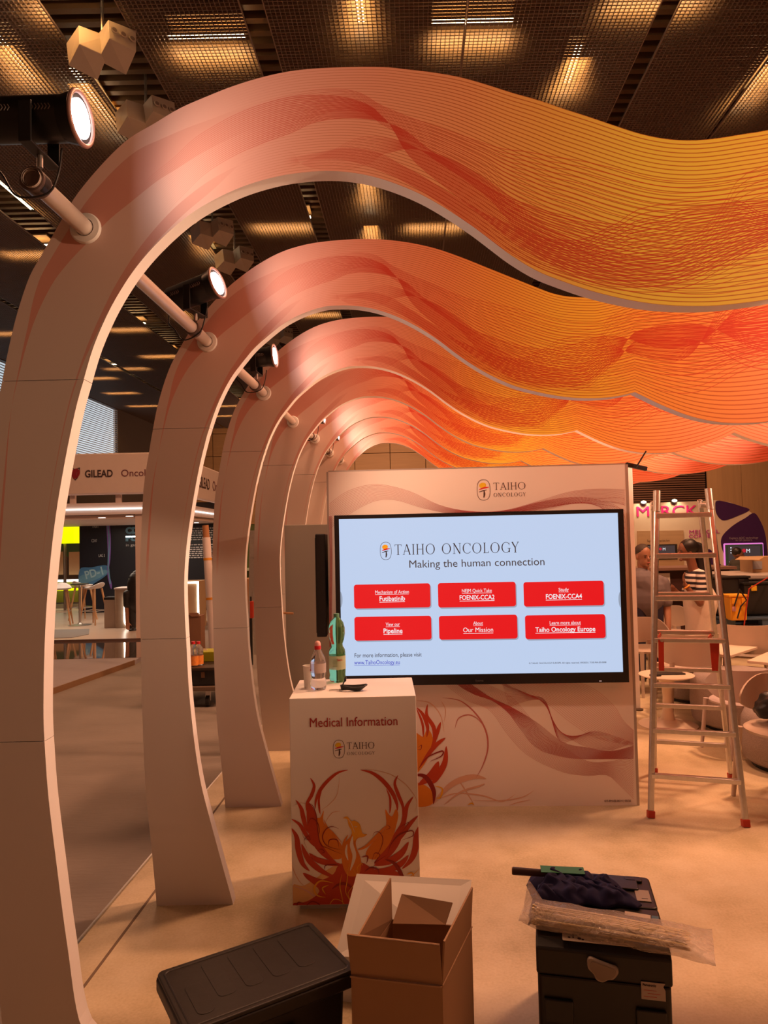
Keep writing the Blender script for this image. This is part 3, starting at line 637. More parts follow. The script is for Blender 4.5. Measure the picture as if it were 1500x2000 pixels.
for k, (tt, sc) in LAMPS.items():
    P0, P1, d, _ = POLE[k]; C0 = P0.lerp(P1, tt)+(Vector((.0, .03, 0)) if k == 1 else Vector((0, 0, 0)))
    yaw = {1: -.06, 2: -.30}.get(k, -.12); tilt = {1: -.03, 2: .22}.get(k, .05)
    n = Vector((math.cos(tilt)*math.cos(yaw), math.cos(tilt)*math.sin(yaw), math.sin(tilt))).normalized()
    sz = 1.0
    bc = C0+Vector((.03, 0, .17))
    t = thing('stage_lamp', LD[k], 'lamp', tuple(C0), 0, 'stage lamps clamped to the pipes')
    side = n.cross(Vector((0, 0, 1))).normalized(); R_ = .062
    q = MB(); q.cyl(bc-n*.14, bc+n*.05, R_*.93, n=32); q.cyl(bc+n*.05, bc+n*.09, R_*.93, R_*1.08, n=32); q.cyl(bc-n*.17, bc-n*.14, R_*.6, R_*.93, n=32); q.build('housing', blackm, t, auto=35)
    q = MB(); rim = []
    for i in range(32):
        a = 2*math.pi*i/32; uu = side*math.cos(a)+n.cross(side)*math.sin(a); rim.append(bc+n*.093+uu*R_*1.06)
    q.tube(rim, .006, 8, True); q.build('lens_ring', mat('lamp_ring', (.35, .2, .18), .4, .3), t, smooth=True)
    q = MB(); q.cyl(bc+n*.088, bc+n*.094, R_*.78, n=32); q.build('lens', glow, t, auto=35)
    for s_ in (1, -1):
        for g0 in (-.11, -.02):
            for vi in range(5 if g0 < -.1 else 7):
                c = bc+n*(g0+vi*.009)+side*s_*R_*.94
                q = MB() if vi == 0 else q
                q.tube([c+Vector((0, 0, .008))+side*0, c+n*.005, c-Vector((0, 0, .008))], .0012, 5)
            q.build('vent_slots', ventm, t, kind=None)
    for s_ in (1, -1):
        q = MB(); q.beam(bc+side*s_*(R_+.008)-n*.02+Vector((0, 0, .01)), bc+side*s_*(R_+.008)-n*.02-Vector((0, 0, .095)), .006, .034, up=n); q.build('yoke_arm', blackm, t, bevel=.002)
    q = MB(); q.beam(bc-side*(R_+.011)-n*.02-Vector((0, 0, .095)), bc+side*(R_+.011)-n*.02-Vector((0, 0, .095)), .034, .006); q.build('yoke_base', blackm, t, bevel=.002)
    q = MB(); q.cyl(bc-n*.02-Vector((0, 0, .13)), bc-n*.02-Vector((0, 0, .095)), .008, n=12); q.build('mount_bolt', steel, t)
    q = MB(); q.cyl(C0-d*.022, C0+d*.022, .033, n=24); q.build('pipe_clamp', mat('clamp_metal', (.16, .12, .11), .35, .7), t, auto=40)
    cab = catmull([bc-n*.15-Vector((0, 0, .01)), bc-n*.16-Vector((0, 0, .09)), C0-n*.09+Vector((0, 0, .02)), C0-n*.05-Vector((0, 0, .035)), C0+n*.03-Vector((0, 0, .03)), C0+n*.06+Vector((0, 0, .02)), bc-Vector((0, 0, .08))+n*.04], 6)
    q = MB(); q.tube(cab, .003, 6); q.build('safety_cable', black, t, smooth=True)
    l = spot(bc+n*.10, bc+n*2+Vector((0, .25, -.02)), {1: 12}.get(k, 14), 150, .8, (1, .66, .48), .05, 'stage_lamp_light')
# ================================================================ MEDIA WALL (kiosk) + SCREEN
KA = -.04; c0 = fl(1245, 1573); KY = c0.y-KA*c0.x
PK = Plane(KY, KA); KM = PK.M(); xr, _ = PK.uv(1245, 1573); xr2, zt = PK.uv(1220, 907); xl, _ = PK.uv(641, 921); xr = (xr+xr2)/2; zt = zt
kio = thing('media_wall', 'white printed exhibition wall with red wave lines, carrying the large touch screen', 'display wall', tuple(KM @ Vector(((xl+xr)/2, 0, 0))))
WMk = wm(kio)
fab = mat('pink_white_fabric_print', (.80, .70, .66), .6, 0, .03, 2)
q = MB(); q.box(((xl+xr)/2, zt/2, -.45), (xr-xl, zt, .90), 0, KM); q.build('wall_body', fab, kio)
q = MB(); q.box((xr+.008, zt/2, -.012), (.016, zt, .026), 0, KM); q.box((xl-.006, zt/2, -.012), (.012, zt, .026), 0, KM); q.build('frame_profile', mat('frame_grey', (.42, .36, .33), .4, .4), kio)
q = MB(); q.box(((xl+xr)/2, zt+.004, -.012), (xr-xl, .008, .026), 0, KM); q.build('frame_profile', MATS['frame_grey'], kio)
def kp(pts, o=(0, 0), s=1.):
    return [PK.uv(o[0]+x/s, o[1]+y/s) for x, y in pts]
def bundle(A, B, n, w, M, zo, mb, m=40):
    a = resample([(p.x, p.y) for p in catmull([(x, y, 0) for x, y in A], 10)], m); b = resample([(p.x, p.y) for p in catmull([(x, y, 0) for x, y in B], 10)], m)
    for i in range(n):
        t = i/(n-1); lines(mb, [(p[0]+(r[0]-p[0])*t, p[1]+(r[1]-p[1])*t) for p, r in zip(a, b)], w, M, zo+i*1e-6, 1)
redl = mat('print_line_red', (.44, .075, .07), .55, 0, 0); redl2 = mat('print_line_rose', (.52, .15, .13), .55, 0, 0)
q = MB(); O1 = (780, 1300)
bundle(kp([(250, 95), (390, 200), (530, 262), (640, 410), (760, 530), (950, 620), (1100, 645), (1215, 640), (1290, 700), (1372, 780)], O1, 3), kp([(480, 95), (650, 180), (760, 300), (840, 400), (950, 470), (1100, 560), (1250, 560), (1330, 540), (1372, 560)], O1, 3), 22, .0014, KM, .0012, q)
bundle(kp([(900, 95), (1050, 100), (1160, 150), (1260, 240), (1310, 320), (1372, 380)], O1, 3), kp([(560, 95), (700, 150), (860, 220), (1000, 330), (1150, 420), (1372, 470)], O1, 3), 24, .0013, KM, .0012, q)
q.build('wave_print', redl2, kio, kind='stuff')
q = MB()
bundle(kp([(320, 100), (430, 165), (550, 208), (640, 280), (730, 400), (800, 480), (900, 520), (1050, 545), (1372, 545)], O1, 3), kp([(400, 95), (540, 190), (650, 240), (800, 330), (960, 450), (1100, 480), (1240, 500), (1372, 470)], O1, 3), 26, .0013, KM, .0016, q)
bundle(kp([(600, 100), (760, 170), (850, 200), (900, 320), (960, 400), (1100, 475), (1250, 495)], O1, 3), kp([(640, 240), (780, 200), (860, 230), (930, 430), (1000, 440), (1150, 385), (1372, 455)], O1, 3), 18, .0013, KM, .0018, q)
q.build('wave_print', redl, kio, kind='stuff')
O2 = (620, 880); S2 = 1500/640; q = MB()
bundle(kp([(55, 245), (130, 190), (230, 158), (310, 158), (430, 190), (560, 250), (700, 278), (850, 275), (1000, 235), (1150, 190), (1280, 176), (1408, 180)], O2, S2), kp([(55, 360), (130, 300), (250, 235), (350, 225), (480, 262), (620, 290), (760, 292), (880, 292), (1050, 270), (1200, 235), (1300, 230), (1408, 250)], O2, S2), 15, .0012, KM, .0012, q)
bundle(kp([(880, 275), (1000, 240), (1150, 215), (1280, 225), (1405, 300), (1408, 600)], O2, S2), kp([(880, 292), (1050, 262), (1200, 235), (1300, 220), (1380, 215), (1408, 225)], O2, S2), 15, .0013, KM, .0014, q)
bundle(kp([(52, 300), (58, 500), (55, 700), (56, 900)], O2, S2), kp([(66, 300), (68, 500), (66, 700), (64, 900)], O2, S2), 6, .0018, KM, .0014, q)
q.build('wave_print', redl, kio, kind='stuff')
# phoenix wing on the wall, right of the counter
FR = mat('flame_red', (.50, .045, .008), .5, 0, .08, 5); FO = mat('flame_orange', (.72, .22, .01), .5, 0, .1, 5); FY = mat('flame_yellow', (.80, .40, .02), .5, 0, .06, 5); FD = mat('flame_dark_red', (.26, .012, .006), .5, 0, .1, 5)
FT = mat('flame_tint', (.70, .42, .30), .55, 0, .06); FG = mat('flame_pale_orange', (.78, .48, .22), .55, 0, .15, 3)
def clampP(P, q):
    if P is globals().get('CP'): q.v = [tuple(CMx @ Vector((min(max(a.x, xl_+.002), xr_-.002), max(a.y, .033), a.z))) for a in [CMI @ Vector(p) for p in q.v]]
def fl_set(P, o, s, items, m, parent, zo, wk=1.):
    q = MB(); M_ = P.M(); e = abs(P.uv(o[0]+100/s, o[1])[0]-P.uv(o[0], o[1])[0])/100
    for k, (pts, w_) in enumerate(items): flame(q, [P.uv(o[0]+x/s, o[1]+y/s) for x, y in pts], w_*e*wk, M_, zo=zo+k*2e-6, minw=.0008)
    clampP(P, q)
    return q.build('flame_print', m, parent)
def poly_(P, o, s, polys, m, parent, zo, name='flame_print'):
    q = MB(); M_ = P.M()
    for pts in polys:
        c = catmull([(*P.uv(o[0]+x/s, o[1]+y/s), 0) for x, y in pts], 4, True); q.add([(p.x, p.y, zo) for p in c], [tuple(range(len(c)))], M_)
    clampP(P, q)
    o_ = q.build(name, m, parent); bm = bmesh.new(); bm.from_mesh(o_.data); bmesh.ops.triangulate(bm, faces=bm.faces); bm.to_mesh(o_.data); bm.free(); return o_
fl_set(PK, O1, 3, [([(165, 225), (160, 290), (200, 360), (205, 430), (185, 480)], 24), ([(102, 245), (140, 290), (165, 360), (160, 420)], 22), ([(242, 330), (222, 390), (195, 480)], 22), ([(270, 422), (200, 480), (115, 600)], 26),
    ([(275, 470), (265, 570), (215, 660), (190, 690)], 36), ([(230, 560), (190, 640), (110, 700)], 46), ([(100, 250), (135, 340), (140, 420)], 14)], FR, kio, .0022)
poly_(PK, O1, 3, [[(60, 380), (110, 400), (140, 415), (165, 370), (195, 420), (185, 500), (130, 600), (60, 640)]], FO, kio, .0020)
poly_(PK, O1, 3, [[(60, 690), (150, 700), (205, 760), (180, 818), (60, 818)]], FO, kio, .0020)
fl_set(PK, O1, 3, [([(85, 640), (150, 650), (200, 730), (200, 812)], 28), ([(110, 610), (160, 540), (250, 500), (245, 530), (180, 560)], 8), ([(110, 480), (130, 465), (125, 490), (105, 490)], 4)], FD, kio, .0026)
fl_set(PK, O1, 3, [([(205, 705), (250, 720), (240, 770), (215, 775)], 10), ([(400, 815), (425, 805), (435, 818)], 8)], FY, kio, .0026)
fl_set(PK, O1, 3, [([(255, 188), (360, 208), (450, 285), (505, 380), (518, 480), (490, 580), (450, 655)], 9), ([(325, 370), (345, 310), (400, 288), (450, 305), (492, 350)], 6)], redl2, kio, .0022)
fl_set(PK, O1, 3, [([(190, 815), (300, 700), (420, 652), (510, 662)], 34), ([(190, 800), (320, 750), (480, 760), (600, 795), (680, 752)], 8), ([(430, 790), (600, 790), (720, 770), (790, 730)], 6), ([(260, 815), (360, 740), (470, 705), (500, 690)], 12), ([(640, 818), (700, 800), (770, 785)], 5), ([(340, 660), (380, 720), (440, 818)], 8),
    ([(100, 205), (180, 220), (240, 290), (262, 390)], 6), ([(245, 205), (270, 260), (262, 330)], 5)], FT, kio, .0018)
text('print_code', 'OT-PM-ES-0014 | 05/25', .0165, KM @ Matrix.Translation((*PK.uv(1180, 1566), .002)), dkprint, kio, 'LEFT')
# logo on top
serif_m = MB(); x0, z0 = PK.uv(964, 957); x1, _ = PK.uv(1027, 957); _, z1 = PK.uv(964, 943)
serif(serif_m, 'TAIHO', x0, z0, PK.uv(964, 943)[1]-z0, KM, .0015, width=x1-x0)
x0, z0 = PK.uv(964, 970.5); x1, _ = PK.uv(1027, 969); serif(serif_m, 'ONCOLOGY', x0, z0, PK.uv(964, 963)[1]-z0, KM, .0015, .22, 1.2, width=x1-x0)
serif_m.build('logo_lettering', dkprint, kio)
cxx, czz = PK.uv(944.5, 957); emblem(kio, cxx, czz, PK.uv(944, 937)[1]-PK.uv(944, 978)[1], KM, dark=dkprint)
# ---- the big touch screen
TP = Plane(KY-.075, KA); TM = TP.M()
x0, zt_ = TP.uv(650, 1007); x0b, _ = TP.uv(662, 1338); x1, zt2 = TP.uv(1216, 994); x1b, zb2 = TP.uv(1229, 1332)
xa, xb = (x0+x0b)/2, (x1+x1b)/2; za, zb = zb2, (zt_+zt2)/2
tv = thing('touch_screen', 'very large black-framed touch screen showing six red buttons on pale blue', 'screen', tuple(TM @ Vector(((xa+xb)/2, za, 0))))
def rrect(x0, z0, x1, z1, r, n=6):
    out = []
    for cx_, cz_, a0 in ((x1-r, z1-r, 0), (x0+r, z1-r, 90), (x0+r, z0+r, 180), (x1-r, z0+r, 270)):
        for i in range(n+1): t = math.radians(a0+90*i/n); out.append((cx_+r*math.cos(t), cz_+r*math.sin(t)))
    return out
def scr_pt(x, y): return TP.uv(x, y)
sx0 = (scr_pt(658, 1014)[0]+scr_pt(672, 1317)[0])/2; sx1 = (scr_pt(1205, 1002)[0]+scr_pt(1218, 1315)[0])/2; sz1 = (scr_pt(658, 1014)[1]+scr_pt(1205, 1002)[1])/2; sz0 = (scr_pt(676, 1317)[1]+scr_pt(1218, 1315)[1])/2
q = MB(); q.prism(rrect(xa, za, xb, zb, .02), -.065, .0, TM); q.build('casing', black, tv, bevel=.004)
q = MB()
q.prism([(xa, zb), (xb, zb), (sx1, sz1), (sx0, sz1)], 0, .008, TM); q.prism([(xa, za), (xb, za), (sx1, sz0), (sx0, sz0)], 0, .008, TM)
q.prism([(xa, za), (xa, zb), (sx0, sz1), (sx0, sz0)], 0, .008, TM); q.prism([(xb, za), (xb, zb), (sx1, sz1), (sx1, sz0)], 0, .008, TM)
q.build('bezel', mat('bezel_gloss', (.014, .012, .014), .22), tv)
def emis(name, c, s):
    m = mat(name, c, .4, 0, 0, emit=s); m.node_tree.nodes['Principled BSDF'].inputs['Base Color'].default_value = (.02, .02, .02, 1); return m
scr = emis('screen_blue_white', (.50, .62, .84), 1.0)
q = MB(); q.add([(sx0, sz0, .001), (sx1, sz0, .001), (sx1, sz1, .001), (sx0, sz1, .001)], [(0, 1, 2, 3)], TM); q.build('display', scr, tv)
eb = emis('screen_red', (.80, .004, .01), 1.0); ew = emis('screen_white', (.85, .86, .9), 1.0); ed = emis('screen_dark', (.02, .012, .012), 1.0); el_ = emis('screen_link_blue', (.02, .02, .5), 1.0); esh = emis('screen_shadow', (.30, .36, .47), 1.0)
bt = [((691, 1141), (841, 1187), 'Mechanism of Action', 'Futibatinib'), ((855, 1138), (1008, 1185), 'NEJM Quick Take', 'FOENIX-CCA2'), ((1022, 1136), (1180, 1183), 'Study', 'FOENIX-CCA4'),
      ((692, 1204), (843, 1250), 'View our', 'Pipeline'), ((857, 1202), (1011, 1248), 'About', 'Our Mission'), ((1025, 1201), (1183, 1247), 'Learn more about', 'Taiho Oncology Europe')]
for (ax, ay), (bx_, by), t1, t2 in bt:
    u0_, v1_ = TP.uv(ax, (ay+1)); u1_, v0_ = TP.uv(bx_, by-1)
    q = MB(); q.prism(rrect(u0_+.006, v0_-.008, u1_+.006, v1_-.008, .018), .0012, .0014, TM); q.build('button_shadow', esh, tv)
    q = MB(); q.prism(rrect(u0_, v0_, u1_, v1_, .016), .0016, .0024, TM); bo = q.build('button', eb, tv); WM[bo.name] = wm(tv).copy()
    um = (u0_+u1_)/2; hgt = v1_-v0_; w2 = {'Futibatinib': .155, 'FOENIX-CCA2': .21, 'FOENIX-CCA4': .215, 'Pipeline': .115, 'Our Mission': .18, 'Taiho Oncology Europe': .43*.83}[t2]; w1 = {'Mechanism of Action': .205, 'NEJM Quick Take': .18, 'Study': .06, 'View our': .085, 'About': .058, 'Learn more about': .185}[t1]
    text('button_lettering', t1, .030, TM @ Matrix.Translation((um, v0_+hgt*.60, .0028)), ew, bo, width=w1)
    text('button_lettering', t2, .040, TM @ Matrix.Translation((um, v0_+hgt*.30, .0028)), ew, bo, width=w2, bold=0 if 'M' in t2 else .0005)
    q = MB(); q.box((um, v0_+hgt*.565, .0028), (w1, .0018, .0006), 0, TM); q.box((um, v0_+hgt*.25, .0028), (w2, .003, .0006), 0, TM); q.build('underline', ew, bo)
q = MB(); x0, z0 = TP.uv(771, 1084); x1, _ = TP.uv(1014, 1082); serif(q, 'TAIHO ONCOLOGY', x0, z0, TP.uv(771, 1063.5)[1]-z0, TM, .002, .12, .95, width=x1-x0); q.build('screen_title', ed, tv)
c_, z_ = TP.uv(753.5, 1076); emblem(tv, c_, z_, TP.uv(753, 1059)[1]-TP.uv(753, 1094)[1], TM, .002, ed)
x0, z0 = TP.uv(798, 1109); text('screen_tagline', 'Making the human connection', .066, TM @ Matrix.Translation((x0, z0, .002)), emis('screen_grey', (.05, .035, .035), 1.), tv, 'LEFT', width=TP.uv(1062, 1106)[0]-x0)
x0, z0 = TP.uv(692, 1284); text('screen_text', 'For more information, please visit', .036, TM @ Matrix.Translation((x0, z0, .002)), ed, tv, 'LEFT', width=TP.uv(823, 1284)[0]-x0)
x0, z0 = TP.uv(692, 1298); wl = TP.uv(781, 1298)[0]-x0; text('screen_link', 'www.TaihoOncology.eu', .036, TM @ Matrix.Translation((x0, z0, .002)), el_, tv, 'LEFT', width=wl)
q = MB(); q.box((x0+wl/2, z0-.006, .002), (wl, .002, .0005), 0, TM); q.build('underline', el_, tv)
x0, z0 = TP.uv(1033, 1297); text('screen_footer', '\u00a9 TAIHO ONCOLOGY EUROPE, All rights reserved. 09/2025 | TOE-MA-ES-0008', .013, TM @ Matrix.Translation((x0, z0, .002)), ed, tv, 'LEFT', width=TP.uv(1184, 1296)[0]-x0)
x0, z0 = TP.uv(936, 1330.5); text('bezel_lettering', 'iiyama', .020, TM @ Matrix.Translation((x0, z0, .0085)), mat('bezel_letter_grey', (.10, .09, .09), .4), tv)
x0, z0 = TP.uv(1172, 1329.5); q = MB(); q.box((x0, z0, .009), (.014, .004, .001), 0, TM); q.build('status_light', mat('status_led', (.7, .6, .6), .4, 0, 0, emit=.5), tv)
q = MB(); q.cyl(TM @ Vector((TP.uv(1198, 1329)[0], TP.uv(1198, 1329)[1], .008)), TM @ Vector((TP.uv(1198, 1329)[0], TP.uv(1198, 1329)[1], .010)), .007, n=14); q.build('power_button', blackm, tv)
for px in (664, 1213):
    q = MB(); c_, z_ = TP.uv(px, 1171); pts = [(c_+(.016 if px < 900 else -.016)*math.cos(t), z_+.05*math.sin(t)) for t in [math.pi*(-.5+i/12) for i in range(13)]]
    q.prism(pts, .002, .003, TM); q.build('side_tab', esh, tv)
q = MB(); q.box(((xa+xb)/2, (za+zb)/2, -.070), (.6, .45, .012), 0, TM); q.build('wall_bracket', blackm, tv)
# ---- second screen on the left flank, seen edge-on
Kl = KM @ Vector((xl, 0, 0)); 
SY0, SY1 = at(638, 1045, KY+.06).y, KY+.72
sX = lambda y: Kl.x-.02-(y-KY)*.0
t2_ = thing('side_screen', 'black flat screen seen almost edge-on, hung on the left flank of the media wall', 'screen', (Kl.x-.05, KY+.35, 1.0))
zA, zB = at(625, 1244, KY+.06).z, at(622, 1043, KY+.06).z
q = MB(); q.box((Kl.x-.062, KY+.45, (zA+zB)/2), (.062, .80, zB-zA)); q.build('casing', black, t2_, bevel=.006)
q = MB(); q.box((Kl.x-.095, KY+.45, (zA+zB)/2), (.004, .76, zB-zA-.05)); q.build('display', mat('dark_glass', (.02, .018, .022), .12), t2_)
q = MB(); q.box((Kl.x-.016, KY+.45, (zA+zB)/2), (.03, .3, .3)); q.build('wall_bracket', blackm, t2_)
# antenna box on top corner
P = at(1243, 911, KY-.02)
t = thing('wireless_router', 'small black wireless box with one raised antenna on top right corner of the media wall', 'router', tuple(P))
a_, b_ = at(1222, 907, KY-.02), at(1263, 916, KY-.02); q = MB(); q.beam(a_, b_, .035, .026); q.build('router_body', black, t, bevel=.004)
q = MB(); q.cyl(at(1243, 912, KY-.05), at(1262, 881, KY-.05), .0055, .0045, 8); q.build('antenna', black, t)
# ================================================================ COUNTER
c1 = fl(570, 1783); c2 = fl(821, 1776); CA = math.atan2(c2.y-c1.y, c2.x-c1.x)*.4
CY = c1.y-math.tan(CA)*c1.x; CP = Plane(CY, math.tan(CA)); CMx = CP.M(); CMI = CMx.inverted()
xl_ = (CP.uv(566, 1365)[0]+CP.uv(570, 1783)[0])/2; xr_ = (CP.uv(812, 1358)[0]+CP.uv(820, 1700)[0])/2; hC = (CP.uv(566, 1365)[1]+CP.uv(812, 1358)[1])/2
bk = fl(587, 1328, hC); dpt = (bk-CMx @ Vector((xl_, hC, 0))).dot(-CP.nrm)
cnt = thing('counter', 'white information counter with a printed phoenix, bottles standing on top', 'counter', tuple(CMx @ Vector(((xl_+xr_)/2, 0, 0))))
q = MB(); q.box(((xl_+xr_)/2, (hC+.03)/2, -dpt/2), (xr_-xl_, hC-.03, dpt), 0, CMx); q.build('body', white, cnt, bevel=.003)
q = MB(); q.box(((xl_+xr_)/2, .015, -dpt/2), (xr_-xl_-.06, .03, dpt-.06), 0, CMx); q.build('plinth', mat('plinth_grey', (.5, .46, .42), .6), cnt)
OC = (540, 1440); SCc = 5.
x0, z0 = CP.uv(604, 1420); x1, _ = CP.uv(775, 1416)
text('counter_heading', 'Medical Information', .058, CMx @ Matrix.Translation((x0, z0, .0015)), txtred, cnt, 'LEFT', width=x1-x0)
q = MB(); x0, z0 = CP.uv(678, 1463); x1, _ = CP.uv(732, 1462); serif(q, 'TAIHO', x0, z0, CP.uv(678, 1450)[1]-z0, CMx, .0015, width=x1-x0)
x0, z0 = CP.uv(678, 1474.5); x1, _ = CP.uv(732, 1473); serif(q, 'ONCOLOGY', x0, z0, CP.uv(678, 1468.5)[1]-z0, CMx, .0015, .22, 1.2, width=x1-x0); q.build('logo_lettering', dkprint, cnt)
c_, z_ = CP.uv(662, 1463); emblem(cnt, c_, z_, CP.uv(661, 1445)[1]-CP.uv(661, 1481)[1], CMx, dark=dkprint)
# phoenix print
poly_(CP, OC, SCc, [[(152, 1450), (152, 1706), (760, 1706), (1390, 1690), (1385, 1500), (1200, 1380), (950, 1300), (820, 1240), (640, 1230), (500, 1290), (380, 1380), (260, 1450)]], FG, cnt, .0006)
poly_(CP, OC, SCc, [[(152, 1625), (300, 1600), (420, 1500), (330, 1400), (450, 1390), (560, 1330), (620, 1240), (820, 1220), (960, 1290), (1150, 1300), (1280, 1400), (1330, 1560), (1385, 1640), (1385, 1690), (760, 1706), (152, 1706)]], FR, cnt, .0009)
poly_(CP, OC, SCc, [[(385, 800), (430, 780), (462, 715), (455, 800), (480, 860), (560, 950), (640, 1060), (645, 1170), (560, 1190), (470, 1140), (420, 1040), (390, 920)],
   [(1062, 705), (1095, 750), (1130, 770), (1165, 700), (1190, 760), (1160, 900), (1130, 1000), (1080, 1100), (980, 1190), (880, 1170), (890, 1090), (1000, 960), (1070, 860)]], FO, cnt, .0010)
poly_(CP, OC, SCc, [[(300, 640), (360, 690), (395, 800), (400, 920), (430, 1020), (520, 1150), (600, 1240), (440, 1150), (340, 1010), (300, 850)], [(1240, 700), (1215, 830), (1150, 940), (1090, 1060), (950, 1230), (1090, 1180), (1200, 1040), (1240, 880)]], FR, cnt, .0012)
L_ = [([(700, 318), (600, 345), (500, 425), (425, 520), (385, 620), (378, 700)], 34), ([(330, 395), (368, 470), (345, 560), (298, 650), (300, 740)], 34), ([(442, 520), (415, 600), (418, 690), (428, 752)], 22), ([(188, 610), (240, 690), (262, 780), (290, 880), (340, 960)], 44),
   ([(145, 797), (225, 850), (290, 950), (360, 1040), (430, 1090)], 40), ([(145, 885), (195, 970), (215, 1100), (255, 1230), (325, 1308)], 56), ([(245, 1038), (280, 1130), (340, 1220), (450, 1310), (600, 1380)], 60), ([(318, 1130), (400, 1195), (520, 1228), (640, 1245)], 56), ([(258, 1325), (380, 1400), (560, 1430)], 60)]
R_l = [([(820, 318), (930, 345), (1040, 425), (1130, 540), (1175, 650), (1180, 720)], 42), ([(1187, 368), (1155, 450), (1190, 560), (1235, 680), (1230, 800)], 34), ([(1072, 500), (1108, 590), (1112, 680), (1105, 745)], 22), ([(1336, 578), (1275, 670), (1250, 780), (1230, 880), (1190, 960)], 48),
   ([(1382, 765), (1300, 850), (1220, 960), (1110, 1110)], 46), ([(1395, 860), (1365, 960), (1355, 1090), (1310, 1200), (1225, 1285)], 62), ([(1290, 1020), (1220, 1130), (1100, 1210), (950, 1250)], 70), ([(1290, 1150), (1220, 1230), (1100, 1290), (940, 1300)], 60)]
fl_set(CP, OC, SCc, L_+R_l, FR, cnt, .0014)
poly_(CP, OC, SCc, [[(650, 790), (690, 772), (730, 815), (765, 812), (815, 850), (840, 935), (885, 945), (850, 972), (800, 982), (775, 1020), (785, 1090), (815, 1160), (828, 1240), (800, 1340), (700, 1350), (645, 1240), (638, 1130), (665, 1030), (720, 970), (735, 915), (705, 860), (690, 795)]], FO, cnt, .0020)
poly_(CP, OC, SCc, [[(655, 790), (690, 772), (728, 815), (765, 812), (815, 850), (840, 935), (885, 945), (845, 970), (790, 980), (760, 1010), (740, 960), (730, 900), (703, 850), (690, 797)]], FY, cnt, .0023)
fl_set(CP, OC, SCc, [([(745, 960), (735, 1050), (760, 1160), (720, 1300)], 40), ([(760, 870), (790, 872)], 6), ([(700, 800), (730, 840), (765, 930)], 5), ([(690, 1040), (680, 1120), (700, 1200)], 22)], white, cnt, .0026)
fl_set(CP, OC, SCc, [([(640, 1030), (560, 940), (500, 880), (460, 800)], 16), ([(790, 1100), (880, 1060), (990, 950), (1070, 860)], 30), ([(700, 950), (660, 1020), (640, 1100)], 20)], FO, cnt, .0022)
cur = [([(610, 890), (540, 870), (480, 900), (450, 980), (500, 1060), (640, 1100)], 10), ([(300, 660), (350, 660), (390, 760), (400, 880), (430, 1040), (500, 1080), (640, 1140)], 9), ([(300, 860), (340, 790), (400, 830), (420, 920), (395, 960)], 8), ([(510, 1060), (520, 1000), (590, 1000), (610, 1070)], 9), ([(940, 965), (960, 925), (1010, 930), (1040, 1000), (1010, 1100), (960, 1180)], 7),
  ([(1080, 850), (1110, 880), (1070, 900)], 5), ([(1090, 1130), (1120, 1040), (1200, 950), (1320, 910), (1330, 960), (1230, 1000)], 12), ([(930, 1210), (960, 1130), (1010, 1150), (960, 1220), (1090, 1140)], 8), ([(830, 1170), (890, 1160), (880, 1230)], 14), ([(470, 1290), (480, 1250), (560, 1240), (620, 1250)], 9), ([(400, 1110), (440, 1090), (470, 1120), (430, 1130)], 7), ([(540, 1480), (620, 1430), (700, 1440), (800, 1520)], 26), ([(152, 1680), (300, 1690), (420, 1640), (350, 1600), (300, 1650), (380, 1706)], 12), ([(200, 1680), (210, 1610), (270, 1620)], 10),
  ([(860, 1310), (920, 1270), (990, 1290), (1000, 1340)], 16), ([(250, 930), (270, 980), (330, 1000), (310, 960), (270, 1010), (300, 1080)], 5), ([(1180, 900), (1230, 860), (1290, 830), (1260, 880), (1200, 940)], 5)]
fl_set(CP, OC, SCc, cur, FD, cnt, .0030)
fl_set(CP, OC, SCc, [([(1060, 1190), (1150, 1230), (1210, 1320), (1235, 1400), (1225, 1460)], 38)], FD, cnt, .0031)
fl_set(CP, OC, SCc, [([(560, 1420), (430, 1400), (370, 1470), (400, 1540), (480, 1560)], 18), ([(510, 1440), (450, 1470), (480, 1530)], 14), ([(720, 1210), (700, 1300), (690, 1400), (680, 1520), (760, 1640)], 8), ([(640, 1330), (620, 1440), (640, 1560), (660, 1680)], 8), ([(700, 1240), (760, 1300), (780, 1400), (700, 1520), (740, 1600), (770, 1560), (700, 1640)], 6), ([(590, 1700), (520, 1650), (560, 1580), (640, 1600), (700, 1690)], 7), ([(1270, 1340), (1320, 1320), (1345, 1360)], 14), ([(1180, 1400), (1290, 1370), (1400, 1280)], 8), ([(800, 1330), (790, 1270), (830, 1230), (845, 1250)], 7)], FY, cnt, .0034)
fl_set(CP, OC, SCc, [([(820, 310), (950, 320), (1130, 370), (1280, 480), (1370, 620), (1350, 730)], 7), ([(620, 380), (590, 560), (520, 650), (440, 710)], 6), ([(620, 720), (540, 740), (470, 840)], 7), ([(150, 960), (142, 1200), (220, 1400), (350, 1500)], 7), ([(185, 660), (230, 640), (300, 650)], 5), ([(152, 1450), (300, 1500), (450, 1620), (600, 1690)], 20)], FT, cnt, .0008)
text('counter_code', 'OT-PM-ES-0015 | 05/25', .020, CMx @ Matrix.Translation((*CP.uv(663, 1777), .0042)), FT, cnt, 'LEFT')
